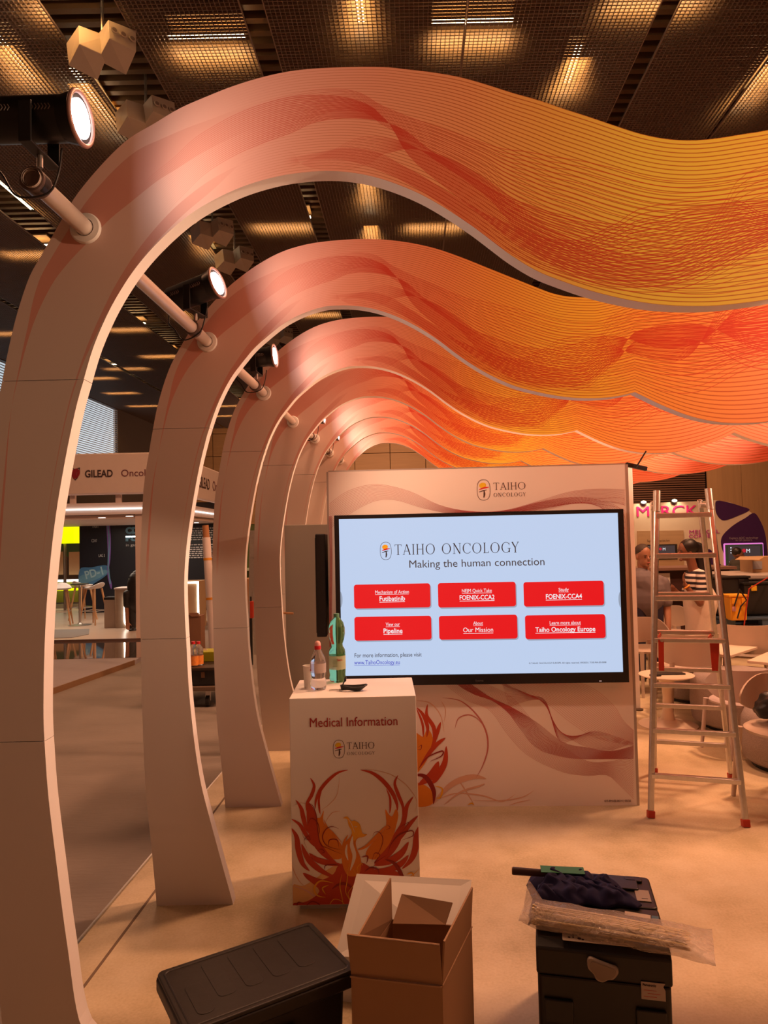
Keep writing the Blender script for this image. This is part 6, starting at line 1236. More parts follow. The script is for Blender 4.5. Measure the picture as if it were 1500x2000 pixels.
# bin, curved counter with light line
P = fl(214, 1227, .05); t = thing('waste_bin', 'square taupe waste bin with black top in front of the lit counter', 'bin', tuple(P)); w_ = .20; hz_ = at(214, 1168, P.y).z
q = MB(); q.box((P.x, P.y+.12, (hz_-.03+.05)/2), (w_, .24, hz_-.08)); q.build('bin_body', mat('taupe_panel', (.36, .27, .21), .5), t, bevel=.004); q = MB(); q.box((P.x, P.y+.12, hz_-.03+.02), (w_+.005, .245, .05)); q.build('bin_top', black, t)
P = fl(243, 1227, .05); hz_ = at(240, 1151, P.y).z; cw_ = at(262, 1151, P.y).x-at(219, 1151, P.y).x
t = thing('lit_counter', 'taupe booth counter with rounded side and a curved white light line', 'counter', tuple(P))
q = MB(); q.prism(rrect(P.x-cw_/2, P.y, P.x+cw_/2, P.y+.5, .09), .05, hz_); q.build('counter_body', wood('taupe_wood', (.38, .27, .19), (.6, .6, 6)), t, auto=40); q = MB(); q.prism(rrect(P.x-cw_/2-.01, P.y-.01, P.x+cw_/2+.01, P.y+.51, .09), hz_, hz_+.025); q.build('counter_top', gcream, t)
q = MB(); q.tube(catmull([at(x, y, P.y-.02) for x, y in ((247, 1162), (243.5, 1168), (243, 1190), (243, 1212), (246, 1220), (251, 1223), (256, 1223.5))], 5), .014, 8); q.build('light_line', mat('line_light', (1, .93, .8), .3, 0, 0, emit=6), t, smooth=True)
simple_person(268, 1128, 13.15, (.5, -.8, 0), black, black, 'person in black clothes by the lit counter, half hidden by the booth post', hairm, False, skinm)
# counter seen between second and third arch legs
a_, b_ = at(357, 1137, 13.4), at(384, 1137, 13.4)
t = thing('lit_counter', 'tan counter corner edged by a white light line, between second and third arch legs', 'counter', (a_.x, 13.6, 0)); zc_ = a_.z
q = MB(); q.box((b_.x-.45, 13.8, zc_/2), (.9, .6, zc_)); q.build('counter_body', mat('tan_counter', (.42, .28, .16), .55), t)
q = MB(); q.box((b_.x-.45, 13.49, zc_-.015), (.92, .02, .03)); q.build('light_line', MATS['line_light'], t); q = MB(); q.box((b_.x, 13.49, zc_/2), (.03, .02, zc_)); q.build('light_line', MATS['line_light'], t)
# paper tube leaning
t = thing('paper_roll', 'long white paper roll with brown core, leaning between the second and third legs', 'roll', tuple(fl(415, 1265)))
Pb = at(420, 1310, 8.8); Pb.z = -.035; Pt = at(403, 1050, 8.9); Pe = at(401, 1026, 8.9)
q = MB(); q.cyl(Pb, Pt, .050, n=24); q.build('roll_paper', mat('roll_white', (.72, .66, .68), .6), t, auto=40); q = MB(); q.cyl(Pt, Pe, .040, n=24); q.build('core', mat('kraft_core', (.42, .20, .09), .7), t, auto=40)
for py in (1083, 1143): k = (1262-py)/(1262-1050); c_ = Pb.lerp(Pt, k); d = (Pt-Pb).normalized(); q = MB(); q.cyl(c_-d*.015, c_+d*.015, .0515, n=24); q.build('orange_tape', mat('orange_tape', (.75, .33, .03), .5), t, auto=40)
# dolly with crate, bottles, box
P = fl(393, 1368); DYy = 7.6
dl = thing('dolly', 'black wheeled dolly between the second and third arch legs', 'dolly', (P.x, DYy, -.04))
zq = at(390, 1345, 7.3).z; cxx_ = at(385, 1345, 7.3).x
q = MB(); q.box((cxx_, 7.65, zq), (.62, .75, .045)); q.build('platform', mat('dolly_board', (.16, .11, .08), .6), dl, bevel=.006)
for sx_, sy_ in ((.20, -.30), (.22, .32), (-.24, -.30), (-.24, .32)):
    c_ = Vector((cxx_+sx_-.10, 7.65+sy_, -.04)); q = MB(); q.cyl(c_+Vector((-.018, 0, .06)), c_+Vector((.018, 0, .06)), .058, n=20); w__ = q.build('caster_wheel', black, dl, auto=40); q = MB(); q.beam(c_+Vector((0, 0, .06)), c_+Vector((0, .0, zq+.04)), .05, .03, up=(0, 1, 0)); q.build('caster_fork', steel, dl)
zt2_ = at(390, 1304, 7.4).z; ck = thing('storage_crate', 'black lidded crate riding on the dolly between the arch legs', 'crate', (cxx_, 7.6, zq+.02))
q = MB(); q.box((cxx_, 7.65, (zt2_+zq)/2+.01), (.56, .66, zt2_-zq-.03)); q.build('crate_body', black, ck, bevel=.01); q = MB(); q.box((cxx_, 7.65, zt2_), (.60, .70, .03)); q.build('lid', mat('brown_black_lid', (.04, .025, .018), .5), ck, bevel=.006)
q = MB(); q.box((at(396, 1318, 7.31).x, 7.315, at(396, 1318, 7.31).z), (.035, .01, .06)); q.build('latch', mat('latch_brown', (.12, .06, .03), .5), ck)
def bottle(px, py0, py1, Y, m_, capm, label, r, zb, lab=None):
    P = at(px, py0, Y); h_ = at(px, py1, Y).z-zb; t = thing('plastic_bottle', label, 'bottle', (P.x, Y, zb)); q = MB(); q.lathe([(.001, zb+.004), (r*.9, zb), (r, zb+.01), (r, zb+h_*.45), (r*.92, zb+h_*.5), (r, zb+h_*.55), (r*.95, zb+h_*.72), (r*.4, zb+h_*.88), (r*.35, zb+h_*.92)], (P.x, Y, 0), 24, cap=False); q.build('bottle_body', m_, t, auto=50)
    q = MB(); q.cyl((P.x, Y, zb+h_*.90), (P.x, Y, zb+h_), r*.42, n=16); q.build('screw_cap', capm, t)
    if lab: q = MB(); q.lathe([(r*1.02, zb+.01), (r*1.02, zb+h_*.42)], (P.x, Y, 0), 24, cap=False); q.build('label_sleeve', lab, t, smooth=True)
oj = mat('orange_label', (.80, .25, .05), .4, 0, .4, 40)
bottle(378, 1303, 1253, 7.42, glassc, MATS['red_cap'], 'clear bottle with orange label and red cap on the black crate, left one', .050, zt2_+.016, oj); bottle(388, 1303, 1253, 7.48, glassc, MATS['red_cap'], 'clear bottle with orange label and red cap on the black crate, right one', .050, zt2_+.016, oj)
bottle(369, 1303, 1258, 7.6, mat('blue_bottle', (.10, .30, .55), .1, 0, 0, trans=.6, ior=1.2), black, 'blue bottle beside the orange-labelled bottles on the dolly crate', .05, zt2_+.016)
P = at(408, 1292, 7.7); t = thing('lime_tub', 'lime green tub on the dolly crate, partly behind the third leg', 'tub', (P.x+.05, 7.75, zt2_+.016)); q = MB(); q.add([(-.13, -.1, 0), (.13, -.1, 0), (.13, .1, 0), (-.13, .1, 0), (-.16, -.12, .11), (.16, -.12, .11), (.16, .12, .11), (-.16, .12, .11)], [(0, 3, 2, 1), (4, 5, 6, 7), (0, 1, 5, 4), (1, 2, 6, 5), (2, 3, 7, 6), (3, 0, 4, 7)], Matrix.Translation((P.x+.06, 7.75, zt2_+.016))); q.build('tub_body', mat('lime', (.42, .42, .02), .5), t, bevel=.008)
P = at(399, 1275, 7.75); t = thing('tape_roll', 'pale striped roll lying on the lime tub', 'tape', tuple(P)); q = MB(); q.lathe([(.02, -.02), (.045, -.02), (.045, .02), (.02, .02)], tuple(P), 24, Matrix.Rotation(1.3, 4, 'X'), cap=False); q.build('roll', mat('cream_roll', (.62, .48, .36), .6), t, auto=40)
P = fl(381, 1262, -.04); t = thing('cardboard_box', 'tall brown cardboard box behind the dolly, between the arch legs', 'box', (P.x, 9.6, -.04)); a_ = at(380, 1203, 9.6)
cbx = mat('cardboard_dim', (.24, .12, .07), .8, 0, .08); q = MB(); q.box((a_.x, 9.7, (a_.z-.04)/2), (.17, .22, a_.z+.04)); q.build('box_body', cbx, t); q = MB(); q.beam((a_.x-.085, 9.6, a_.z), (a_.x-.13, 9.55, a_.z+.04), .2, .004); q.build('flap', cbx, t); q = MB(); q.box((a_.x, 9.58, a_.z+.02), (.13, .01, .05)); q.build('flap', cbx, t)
# between third and fourth leg: green stand, ladder, red trolley
t = thing('green_stand_wall', 'dim green exhibition wall with shelf glimpsed between third and fourth legs', 'booth', tuple(floorY(505, 15)))
u_, v_ = at(478, 1025, 15), at(600, 1150, 15); q = MB(); q.box(((u_.x+v_.x)/2, 15, (u_.z)/2), (v_.x-u_.x, .1, u_.z)); q.build('green_wall', mat('moss_green', (.08, .11, .03), .6), t)
u_ = at(490, 1112, 14.8); q = MB(); q.box((u_.x+.2, 14.85, u_.z), (1.0, .2, .05)); q.build('shelf', mat('mint_shelf', (.45, .55, .42), .5), t)
for k, py in enumerate((1140, 1160, 1180, 1200, 1222)): u_ = at(495, py, 13.6); tt = thing('pallet_board', ['upper','second','third','fourth','lowest'][k]+' tan board of the stack between third and fourth legs', 'board', (u_.x+.1, 13.7, u_.z)); q = MB(); q.box((u_.x+.1, 13.7, u_.z), (.7, .5, .195)); q.build('plank', pw, tt)
t = thing('leaning_ladder', 'narrow aluminium ladder standing between the third and fourth arch legs', 'ladder', tuple(fl(490, 1240))); 
for px0, px1 in ((487, 491), (498, 494)):
    a_, b_ = at(px0, 1225, 10.6), at(px1, 1036, 10.6); a_.z = -.04; q = MB(); q.beam(a_, b_, .05, .03, up=(0, 1, 0)); q.build('rail', alu, t)
for py in (1060, 1090, 1120, 1150, 1180, 1210): a_, b_ = at(488, py, 10.6), at(497, py, 10.6); q = MB(); q.beam(a_, b_, .03, .03); q.build('rung', alu, t)
t = thing('red_tool', 'dark red upright tool case beside the narrow ladder', 'case', tuple(floorY(492, 9.5))); a_, b_ = at(490, 1174, 9.5), at(494, 1207, 9.5); q = MB(); q.box(((a_.x+b_.x)/2, 9.5, (a_.z+b_.z)/2), (.045, .08, a_.z-b_.z)); q.build('case_body', redp, t, bevel=.01); 
q = MB(); q.cyl((a_.x, 9.5, a_.z), (a_.x, 9.5, a_.z+.06), .012); q.build('handle', black, t); q = MB(); q.box((a_.x, 9.5, b_.z/2), (.03, .05, b_.z)); q.build('support', blackm, t)
# ceiling loudspeakers (faceted boxes in the dark gap)
spk = mat('speaker_shell', (.36, .30, .255), .55, 0, .03); spd = mat('speaker_mesh', (.14, .10, .09), .7)
for k, (px, py, lb) in enumerate(((200, 92, 'large faceted grey loudspeaker cluster hanging at the upper left, nearest one'), (285, 228, 'faceted loudspeaker cluster just above the first arch shoulder'), (415, 452, 'faceted loudspeaker cluster above the second arch, left one'), (458, 505, 'faceted loudspeaker cluster touching the second arch outline'), (545, 655, 'small faceted loudspeaker above the third arch'))):
    d = ray(px, py); zz = HC-.25; P = CAM+d*(zz/d.z); t = thing('ceiling_loudspeaker', lb, 'loudspeaker', tuple(P), 0, 'faceted loudspeakers under the ceiling')
    s_ = .48; ax = Vector((1, 0, 0)); ay_ = Vector((SKEW, 1, 0)).normalized(); az = Vector((0, 0, 1)); T = Matrix(((ax.x, ay_.x, 0, P.x), (ax.y, ay_.y, 0, P.y), (0, 0, 1, P.z), (0, 0, 0, 1))) @ Matrix.Rotation(math.radians(45), 4, 'Z') @ Matrix.Rotation(-.25, 4, 'X')
    # two kite-shaped boxes side by side
    for e in (0, 1):
        Te = T @ Matrix.Scale(.62, 4) @ Matrix.Translation((e*.42-.21, -e*.42+.21, 0)); w2 = .30; q = MB()
        q.add([(-w2, -w2, -.30), (w2*.8, -w2, -.30), (w2*.8, w2*.8, -.42), (-w2, w2, -.30), (-w2*.8, -w2*.8, .25), (w2, -w2, .25), (w2, w2, .25), (-w2, w2, .25)], [(0, 3, 2, 1), (4, 5, 6, 7), (0, 1, 5, 4), (1, 2, 6, 5), (2, 3, 7, 6), (3, 0, 4, 7)], Te); q.build('speaker_box', spk, t, bevel=.008)
        for j_ in range(3 if e else 0):
            c_ = Te @ Vector((-w2*.0-.18+.18*j_, -w2-.012, -.04)); nn = (Te.to_3x3() @ Vector((0, -1, 0))); q = MB(); q.cyl(c_, c_+nn*1*.022, .046, n=20); q.build('driver', spk, t, auto=40); q = MB(); q.cyl(c_+nn*.018, c_+nn*.026, .030, n=20); q.build('driver_cone', spd, t, auto=40)
    q = MB(); q.cyl(P+Vector((0, 0, .2)), P+Vector((0, 0, .9)), .02, n=10); q.build('hanger_rod', steel, t)
# ================================================================ FOREGROUND
# black lidded crate, bottom left
zl = .36
Lc, Bc, Rc, Fc = fl(302, 1898, zl), fl(608, 1797, zl), fl(692, 1873, zl), fl(361, 2000, zl)
ex = (Bc-Lc); W_ = ex.length; ex.normalize(); ey = Vector((ex.y, -ex.x, 0)); D_ = .325
t = thing('lidded_crate', 'large black plastic crate with ribbed lid at the bottom left', 'crate', tuple(Lc.lerp(Bc, .5)+ey*D_/2-Vector((0, 0, zl))))
CMt = Matrix(((ex.x, -ey.x, 0, Lc.x+ey.x*D_), (ex.y, -ey.y, 0, Lc.y+ey.y*D_), (0, 0, 1, 0), (0, 0, 0, 1)))   # x along, y back, origin front-left
crm = mat('crate_black', (.019, .014, .012), .46, 0, .25, 18, .12)
q = MB(); k = .03; q.add([(k+.01, k+.01, 0), (W_-k-.01, k+.01, 0), (W_-k-.01, D_-k-.01, 0), (k+.01, D_-k-.01, 0), (k, k, zl-.04), (W_-k, k, zl-.04), (W_-k, D_-k, zl-.04), (k, D_-k, zl-.04)], [(0, 3, 2, 1), (4, 5, 6, 7), (0, 1, 5, 4), (1, 2, 6, 5), (2, 3, 7, 6), (3, 0, 4, 7)], CMt); q.build('crate_body', crm, t, bevel=.012)
q = MB(); q.prism(rrect(0, 0, W_, D_, .022), zl-.052, zl-.010, CMt); q.build('lid_skirt', crm, t, bevel=.008, bseg=3)
q = MB(); q.prism(rrect(.004, .004, W_-.004, D_-.004, .02), zl-.012, zl, CMt); q.build('lid', crm, t, bevel=.004, bseg=3)
q = MB(); r1 = rrect(.018, .018, W_-.018, D_-.018, .016); r2 = rrect(.024, .024, W_-.024, D_-.024, .014); n = len(r1)
q.add([(x, y, zl+.0) for x, y in r1]+[(x, y, zl+.004) for x, y in [((a[0]+b[0])/2, (a[1]+b[1])/2) for a, b in zip(r1, r2)]]+[(x, y, zl) for x, y in r2], [(i, (i+1) % n, n+(i+1) % n, n+i) for i in range(n)]+[(n+i, n+(i+1) % n, 2*n+(i+1) % n, 2*n+i) for i in range(n)], CMt); q.build('lid_rim', crm, t, smooth=True)
for k in range(4):
    x0_ = W_*(.24+.16*k); q = MB(); q.prism(rrect(x0_, D_*.30, x0_+.055, D_*.88, .018), zl-.001, zl+.0013, CMt); q.build('lid_rib', crm, t, bevel=.0015)
q = MB(); q.prism(rrect(W_*.10, D_*.16, W_*.10+.05, D_*.62, .02), zl-.001, zl+.0015, CMt); q.build('lid_rib', crm, t, bevel=.0015)
q = MB(); q.box((W_*.5, .012, zl-.13), (.14, .02, .05), 0, CMt); q.build('grip', crm, t, bevel=.006)
# open cardboard box
zf = .545; zb_ = .425
A_, B_, C_, E_ = fl(684, 1820, zf), fl(862, 1838, zf), fl(920, 1731, zf), fl(779, 1721, zf)
cbm = mat('cardboard_brown', (.36, .205, .11), .78, 0, .07, 5, .05); cbl = mat('cardboard_edge', (.42, .26, .15), .85, 0, .1, 60)
e1 = (B_-A_).normalized(); wA = (B_-A_).length; e2 = Vector((-e1.y, e1.x, 0)); dA = (C_-B_).dot(e2)*.97; sk_ = (C_-B_).dot(e1)
t = thing('cardboard_box', 'tall open cardboard box with raised flaps in front of the counter', 'box', tuple((A_+C_)/2-Vector((0, 0, zf))))
def BX(u, v, z): return Vector((A_.x, A_.y, 0))+e1*u+e2*v+e1*(sk_*v/dA)+Vector((0, 0, z))
def slab4(pts, th, name, m_=cbm, bev=0.):
    pts = [Vector(p) for p in pts]; nn = (pts[1]-pts[0]).cross(pts[3]-pts[0]).normalized()*th; q = MB(); q.add(pts+[p+nn for p in pts], [(0, 3, 2, 1), (4, 5, 6, 7), (0, 1, 5, 4), (1, 2, 6, 5), (2, 3, 7, 6), (3, 0, 4, 7)]); return q.build(name, m_, t, bevel=bev)
for (u0_, v0_, u1_, v1_) in ((0, 0, wA, 0), (wA, 0, wA, dA), (wA, dA, 0, dA), (0, dA, 0, 0)): slab4([BX(u0_, v0_, 0), BX(u1_, v1_, 0), BX(u1_, v1_, zb_), BX(u0_, v0_, zb_)], -.005, 'side_wall')
slab4([BX(0, 0, .004), BX(wA, 0, .004), BX(wA, dA, .004), BX(0, dA, .004)], .004, 'bottom')
slab4([BX(0, 0, zb_+.002), BX(wA, 0, zb_+.002), BX(wA-.002, -.012, zf-.004), BX(.0-.004, -.014, zf)], -.005, 'flap')
slab4([BX(wA, .004, zb_+.002), BX(wA, dA-.004, zb_+.002), BX(wA+.012, dA-.02, zf+.012), BX(wA+.010, .0, zf)], -.005, 'flap')
slab4([BX(0, dA-.004, zb_+.002), BX(0, .006, zb_+.002), BX(.018, .0, zf-.012), BX(-.002, dA, zf+.01)], -.005, 'flap')
slab4([fl(785, 1748, .475), fl(884, 1765, .475), fl(870, 1808, .43), fl(767, 1806, .43)], -.005, 'flap')
q = MB(); q.beam(BX(0, -.006, zb_), BX(wA, -.006, zb_), .003, .004); q.beam(BX(wA+.001, 0, zb_), BX(wA+.001, dA, zb_), .003, .004); q.build('fold_crease', cbl, t)
q = MB(); 
for i in range(2): q.beam(BX(wA*.01, -.014, zf-.001), BX(wA*.99, -.012, zf-.004), .006, .0015)
q.build('corrugated_edge', cbl, t)
# white board leaning behind the box
wb1, wb2, wb3, wb4 = at(697, 1707, 2.80), at(921, 1719, 2.74), at(905, 1880, 2.52), at(655, 1868, 2.62)
q = MB(); nn = (wb2-wb1).cross(wb4-wb1).normalized()*.004; q.add([wb1, wb2, wb3, wb4]+[p-nn for p in (wb1, wb2, wb3, wb4)], [(0, 1, 2, 3), (7, 6, 5, 4), (0, 4, 5, 1), (1, 5, 6, 2), (2, 6, 7, 3), (3, 7, 4, 0)])
t2 = thing('white_board', 'white foam board leaning between the cardboard box and the counter', 'board', tuple((wb3+wb4)/2))
zmin = min(v[2] if not isinstance(v, Vector) else v.z for v in q.v)
q.build('foam_sheet', paper, t2)
q = MB(); g1, g2 = wb4.copy(), wb3.copy(); g1.z = 0; g2.z = 0
q.add([wb4, wb3, g2+Vector((0, -.02, 0)), g1+Vector((0, -.02, 0))]+[p+Vector((0, .006, 0)) for p in (wb4, wb3, g2+Vector((0, -.02, 0)), g1+Vector((0, -.02, 0)))], [(0, 1, 2, 3), (7, 6, 5, 4), (0, 4, 5, 1), (1, 5, 6, 2), (2, 6, 7, 3), (3, 7, 4, 0)]); q.build('foam_sheet', paper, t2)
# black tool case
zc = .42
p1, p2, p3 = fl(1048, 1836, zc), fl(1310, 1862, zc), fl(1266, 1714, zc)
e1 = (p2-p1).normalized(); wT = (p2-p1).length; e2 = Vector((-e1.y, e1.x, 0)); dT = (p3-p2).dot(e2); TMx = Matrix(((e1.x, e2.x, 0, p1.x), (e1.y, e2.y, 0, p1.y), (0, 0, 1, 0), (0, 0, 0, 1)))
toolm = mat('tool_case_black', (.014, .011, .010), .42, 0, .2, 25, .06)
t = thing('tool_case', 'black power tool case with a lettered white label, at the bottom right', 'case', tuple(TMx @ Vector((wT/2, dT/2, 0))))
dA1 = dT*.52
q = MB(); q.prism(rrect(0, 0, wT, dA1, .015), .0, zc-.10, TMx); q.build('case_body', toolm, t, bevel=.006)
# lid with sloping front
def wedge(mb, x0, x1, y0, y1, z0, z1, ch, Mx): mb.add([(x0, y0, z0), (x1, y0, z0), (x1, y1, z0), (x0, y1, z0), (x0, y0, z1-ch), (x1, y0, z1-ch), (x1, y0+ch*1.6, z1), (x0, y0+ch*1.6, z1), (x1, y1, z1), (x0, y1, z1)], [(0, 3, 2, 1), (0, 1, 5, 4), (4, 5, 6, 7), (7, 6, 8, 9), (1, 2, 8, 6, 5), (0, 4, 7, 9, 3), (2, 3, 9, 8)], Mx)
q = MB(); wedge(q, -.003, wT+.003, -.004, dA1+.002, zc-.097, zc, .02, TMx); q.build('case_lid', toolm, t, bevel=.006)
for x_ in (.02, wT-.10): q = MB(); q.box((x_+.04, -.006, zc-.20), (.085, .012, .07), 0, TMx); q.build('side_latch_recess', black, t, bevel=.004)
for k in range(3): q = MB(); q.box((.06, -.003, zc-.26-.018*k), (.09, .006, .006), 0, TMx); q.build('vent_rib', toolm, t); q = MB(); q.box((wT-.06, -.003, zc-.26-.018*k), (.09, .006, .006), 0, TMx); q.build('vent_rib', toolm, t)
# front latch (shield-shaped)
TPm = TMx @ Matrix(((1, 0, 0, 0), (0, 0, -1, -.004), (0, 1, 0, 0), (0, 0, 0, 1)))   # x along, y up, z toward camera
cxl = wT*.50
lt = [(-.045, .030), (-.035, .038), (-.01, .030), (.02, .022), (.040, .015), (.042, .0), (.028, -.018), (.012, -.022), (-.004, -.030), (-.022, -.024), (-.030, -.008), (-.044, .006)]
c_ = catmull([(x, y, 0) for x, y in lt], 3, True); q = MB(); q.prism([(cxl+p.x, zc-.065+p.y) for p in c_], .0, .016, TPm); q.build('front_latch', mat('latch_grey', (.36, .29, .24), .45), t, bevel=.005, bseg=3)
q = MB(); q.prism([(cxl+p.x*.82, zc-.065+p.y*.8) for p in c_], .016, .0175, TPm); q.build('latch_face', mat('latch_grey_dark', (.27, .21, .17), .5), t, bevel=.001)
q = MB(); q.prism([(wT*.775, zc-.135), (wT*.95, zc-.135), (wT*.95, zc-.105), (wT*.935, zc-.095), (wT*.95, zc-.085), (wT*.775, zc-.085)], .002, .004, TPm); q.build('side_sticker', mat('sticker_grey', (.45, .38, .34), .5), t)
text('sticker_lettering', 'Panasonic', .0095, TPm @ Matrix.Translation((wT*.785, zc-.096, .0045)), ink, t, 'LEFT', bold=.0003)
for k in range(3): q = MB(); q.box((wT*.84+.01*(k % 2), zc-.108-.009*k, .0045), (.035, .0012, .0003), 0, TPm); q.build('sticker_line', mat('label_red', (.5, .03, .04), .4), t)
# top label on sloping front of the lid
Lm = TMx @ Matrix.Translation((wT*.20, .004, zc+.0025)); y_b = .034
q = MB(); q.prism(rrect(0, y_b-.030, wT*.54, y_b+.052, .006), 0, .0012, Lm); q.build('name_plate', mat('plate_cream', (.62, .52, .42), .45), t)
text('plate_lettering', 'Panasonic', .036, Lm @ Matrix.Translation((.028, y_b+.002, .0016)), ink, t, 'LEFT', bold=.0012, width=.155)
text('plate_lettering', 'Power Tools', .017, Lm @ Matrix.Translation((.085, y_b-.017, .0016)), ink, t, 'LEFT', bold=.0004, width=.085)
q = MB(); 
for x_, y_, r_ in ((.02, -.012, .004), (.032, -.010, .003), (.05, -.014, .006), (.06, -.018, .004)): q.cyl(Lm @ Vector((x_, y_b+y_, .0014)), Lm @ Vector((x_, y_b+y_, .0018)), r_, n=10)
q.build('plate_scuffs', ink, t)
# second case behind
t = thing('tool_case', 'second black tool case with a white tag, behind the lettered one, under the navy cloth', 'case', tuple(TMx @ Vector((wT/2, dT*.78, 0))))
q = MB(); q.prism(rrect(.01, dA1+.012, wT, dT, .015), 0, zc-.03, TMx); q.build('case_body', toolm, t, bevel=.006); q = MB(); q.prism(rrect(.0, dA1+.008, wT+.004, dT+.004, .02), zc-.03, zc, TMx); q.build('case_lid', toolm, t, bevel=.006)
for xx, yy, sx_, sy_ in ((wT*.72, dT*.84, .13, .07), (wT*.86, dT*.93, .06, .035)): q = MB(); q.prism(rrect(xx-sx_/2, yy-sy_/2, xx+sx_/2, yy+sy_/2, .01), zc, zc+.008, TMx); q.build('lid_boss', toolm, t, bevel=.003)
q = MB(); q.prism([(wT*.85, dT*.62), (wT*.97, dT*.62), (wT*.97, dT*.78), (wT*.85, dT*.78)], zc+.0005, zc+.003, TMx); q.build('white_tag', mat('tag_white', (.60, .50, .38), .5), t); q = MB(); q.box((wT*.92, dT*.655, zc+.0035), (.02, .002, .0006), 0, TMx); q.build('tag_line', ink, t)
# zip-tie bag
zb0 = zc+.004; b0, b1 = fl(1050, 1785, zc+.03), fl(1350, 1838, zc+.03); dz = (b1-b0); L_ = dz.length; d = dz.normalized(); n_ = Vector((-d.y, d.x, 0))
zt = thing('zip_tie_bundle', 'thick bundle of cream plastic cable ties inside the clear bag', 'cable ties', tuple((b0+b1)/2-Vector((0, 0, .03))), 0)
tm = mat('tie_cream', (.78, .62, .30), .4, 0, .06); rnd = random.Random(5)
for k in range(90):
    a = rnd.uniform(0, 2*math.pi); r = math.sqrt(rnd.random()); oy, oz = .047*r*math.cos(a), .024*r*math.sin(a)
    s0_, s1_ = rnd.uniform(-.01, .02), L_-rnd.uniform(-.0, .03); c = .25+.75*0
    pts = [b0+d*s0_+n_*oy+Vector((0, 0, oz)), b0+d*(L_*.5)+n_*(oy*.9+.004*math.sin(k))+Vector((0, 0, oz+.002)), b0+d*s1_+n_*oy*.85+Vector((0, 0, oz*.9))]
    q = MB(); q.beam(pts[0], pts[1], .0048, .0016); q.beam(pts[1], pts[2], .0048, .0016); q.beam(pts[0]-d*.006, pts[0]+d*.001, .008, .006); q.build('cable_tie', tm, zt)
bg = thing('plastic_bag', 'clear crinkled plastic bag holding the cream cable ties on the tool case', 'bag', tuple((b0+b1)/2-Vector((0, 0, .03))))
film = bpy.data.materials.new('clear_film'); film.use_nodes = True; fb = film.node_tree.nodes['Principled BSDF']; fb.inputs['Base Color'].default_value = (.80, .68, .60, 1); fb.inputs['Roughness'].default_value = .12; fb.inputs['Alpha'].default_value = .38
nzb = film.node_tree.nodes.new('ShaderNodeTexNoise'); nzb.inputs['Scale'].default_value = 28; nzb.inputs['Detail'].default_value = 4; nzb.inputs['Distortion'].default_value = 1.5; bpb = film.node_tree.nodes.new('ShaderNodeBump'); bpb.inputs['Strength'].default_value = .8; bpb.inputs['Distance'].default_value = .02
tcb = film.node_tree.nodes.new('ShaderNodeTexCoord'); film.node_tree.links.new(tcb.outputs['Object'], nzb.inputs['Vector']); film.node_tree.links.new(nzb.outputs[0], bpb.inputs['Height']); film.node_tree.links.new(bpb.outputs[0], fb.inputs['Normal'])
N1, N2 = 60, 24; vs = []
for i in range(N1+1):
    u_ = i/N1; s__ = -.05+(L_+.11)*u_; wd = .068; ht = .034
    if u_ < .12: k = u_/.12; wd = .085-.017*k; ht = .006+.028*k**.6
    if u_ > .84: k = (u_-.84)/.16; wd = .068+.028*k; ht = .034*max(0, 1-k)**.7+.0025
    for j_ in range(N2):
        a = 2*math.pi*j_/N2; wr = 1+.05*math.sin(9*a+14*u_)+.05*math.sin(23*u_+3*a)
        vs.append(b0+d*s__+n_*(wd*math.cos(a)*wr+.012*(1-u_)+(.02 if u_ < .1 else 0)*(1-u_/.1 if u_ < .1 else 0))+Vector((0, 0, -.004+ht*math.sin(a)*wr+(.05*(1-u_/.1)*max(0, math.cos(a)) if u_ < .1 else 0))))
q = MB(); q.add(vs, [(i*N2+j_, i*N2+(j_+1) % N2, (i+1)*N2+(j_+1) % N2, (i+1)*N2+j_) for i in range(N1) for j_ in range(N2)]); o = q.build('bag_film', film, bg, smooth=True)
q = MB(); a_ = b0+d*(L_*.58)+n_*.062+Vector((0, 0, .018)); q.beam(a_, a_+d*.075, .014, .001, up=(0, -.4, 1)); q.build('bag_label', mat('bag_label_white', (.7, .55, .45), .5), bg); q = MB(); q.beam(a_+d*.078, a_+d*.098, .014, .001, up=(0, -.4, 1)); q.build('bag_label', mat('bag_label_blue', (.03, .12, .22), .5), bg)
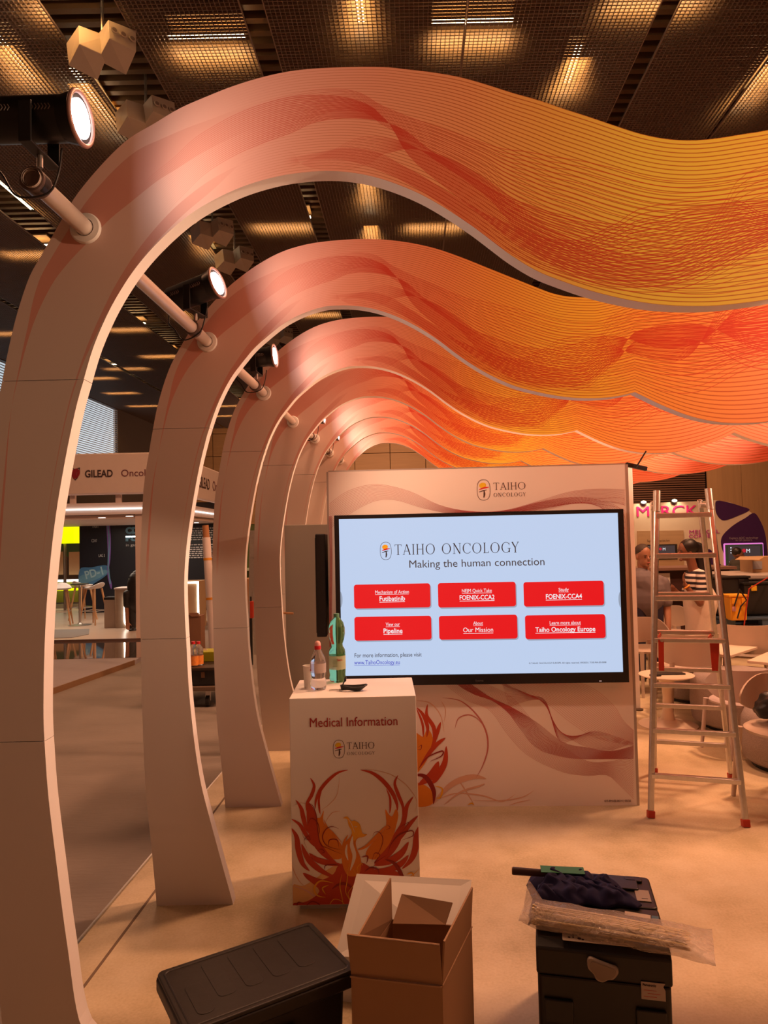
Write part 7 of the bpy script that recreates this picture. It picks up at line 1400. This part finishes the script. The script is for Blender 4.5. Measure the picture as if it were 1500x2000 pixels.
# navy cloth (crumpled heightfield draped over the case)
cl = thing('navy_cloth', 'crumpled navy blue cloth heaped on the rear tool case', 'cloth', tuple(fl(1135, 1740, zc)))
NX, NY = 90, 50; vs = []; fs = []; rnd = random.Random(11); waves = [(rnd.uniform(10, 42), rnd.uniform(10, 42), rnd.uniform(0, 6.28), rnd.uniform(.3, 1)) for _ in range(9)]
c00, c10, c01, c11 = fl(1030, 1772, zc), fl(1252, 1776, zc), fl(1068, 1700, zc+.03), fl(1192, 1716, zc+.02)
for i in range(NX+1):
    for j_ in range(NY+1):
        u_, v_ = i/NX, j_/NY; P = c00.lerp(c10, u_).lerp(c01.lerp(c11, u_), v_); e = min(u_, 1-u_, v_, 1-v_)
        edge = min(1, e*6); hh = .062*(1-.45*u_)*edge**.6
        w__ = 0
        for a, b, p, m_ in waves: w__ += m_*abs(math.sin(a*u_*.35+b*v_*.25+p+.8*math.sin(5*u_+p)))
        P = Vector((P.x+.012*math.sin(7*v_*3+u_*5), P.y+.010*math.sin(19*u_+4), zc+.006+hh*.55+.018*(w__/2.6-.6)*edge+.004*math.sin(60*u_+20*v_)*edge))
        if u_ < .06: P.z -= .06*(1-u_/.06)*(1-v_*.5)
        P.z = max(P.z, zc+.004 if u_ > .06 else zc-.09); vs.append(P)
for i in range(NX):
    for j_ in range(NY): a = i*(NY+1)+j_; fs.append((a, a+NY+1, a+NY+2, a+1))
q = MB(); q.add(vs, fs); o = q.build('cloth_sheet', mat('navy_fabric', (.020, .018, .085), .8, 0, .12, 6), cl, smooth=True); so_ = o.modifiers.new('thick', 'SOLIDIFY'); so_.thickness = .003; so_.offset = 1
q = MB(); q.add([fl(1028, 1735, zc-.02)+Vector((0, 0, .01)), fl(1042, 1760, zc-.03), fl(1075, 1735, zc), fl(1056, 1705, zc+.02), fl(1036, 1712, zc)], [(0, 1, 2, 3), (0, 3, 4)]); q.build('cloth_corner', MATS['navy_fabric'], cl)
h0, h1 = fl(1002, 1701, zc+.035), fl(1100, 1708, zc+.035)
t = thing('hammer_handle', 'dark wooden tool handle poking out left from under the navy cloth', 'tool', tuple(h0)); q = MB(); q.cyl(h0, h1, .0135, .011, 16); q.build('handle', mat('dark_handle', (.07, .028, .018), .5, 0, .2, 30), t, auto=40); q = MB(); q.cyl(h0-(h1-h0).normalized()*.004, h0+(h1-h0).normalized()*.001, .012, n=16); q.build('end_cap', mat('handle_end', (.30, .16, .09), .6), t)
g0, g1 = fl(1055, 1700, zc), fl(1142, 1706, zc)
t = thing('green_card', 'bright green card lying behind the navy cloth', 'card', tuple((g0+g1)/2+Vector((0, .04, 0)))); q = MB(); q.beam(fl(1056, 1697, zc+.052), fl(1141, 1701, zc+.052), .05, .002); q.build('card_sheet', mat('card_green', (.06, .32, .09), .5), t)
# small debris specks on the booth floor
rnd = random.Random(2)
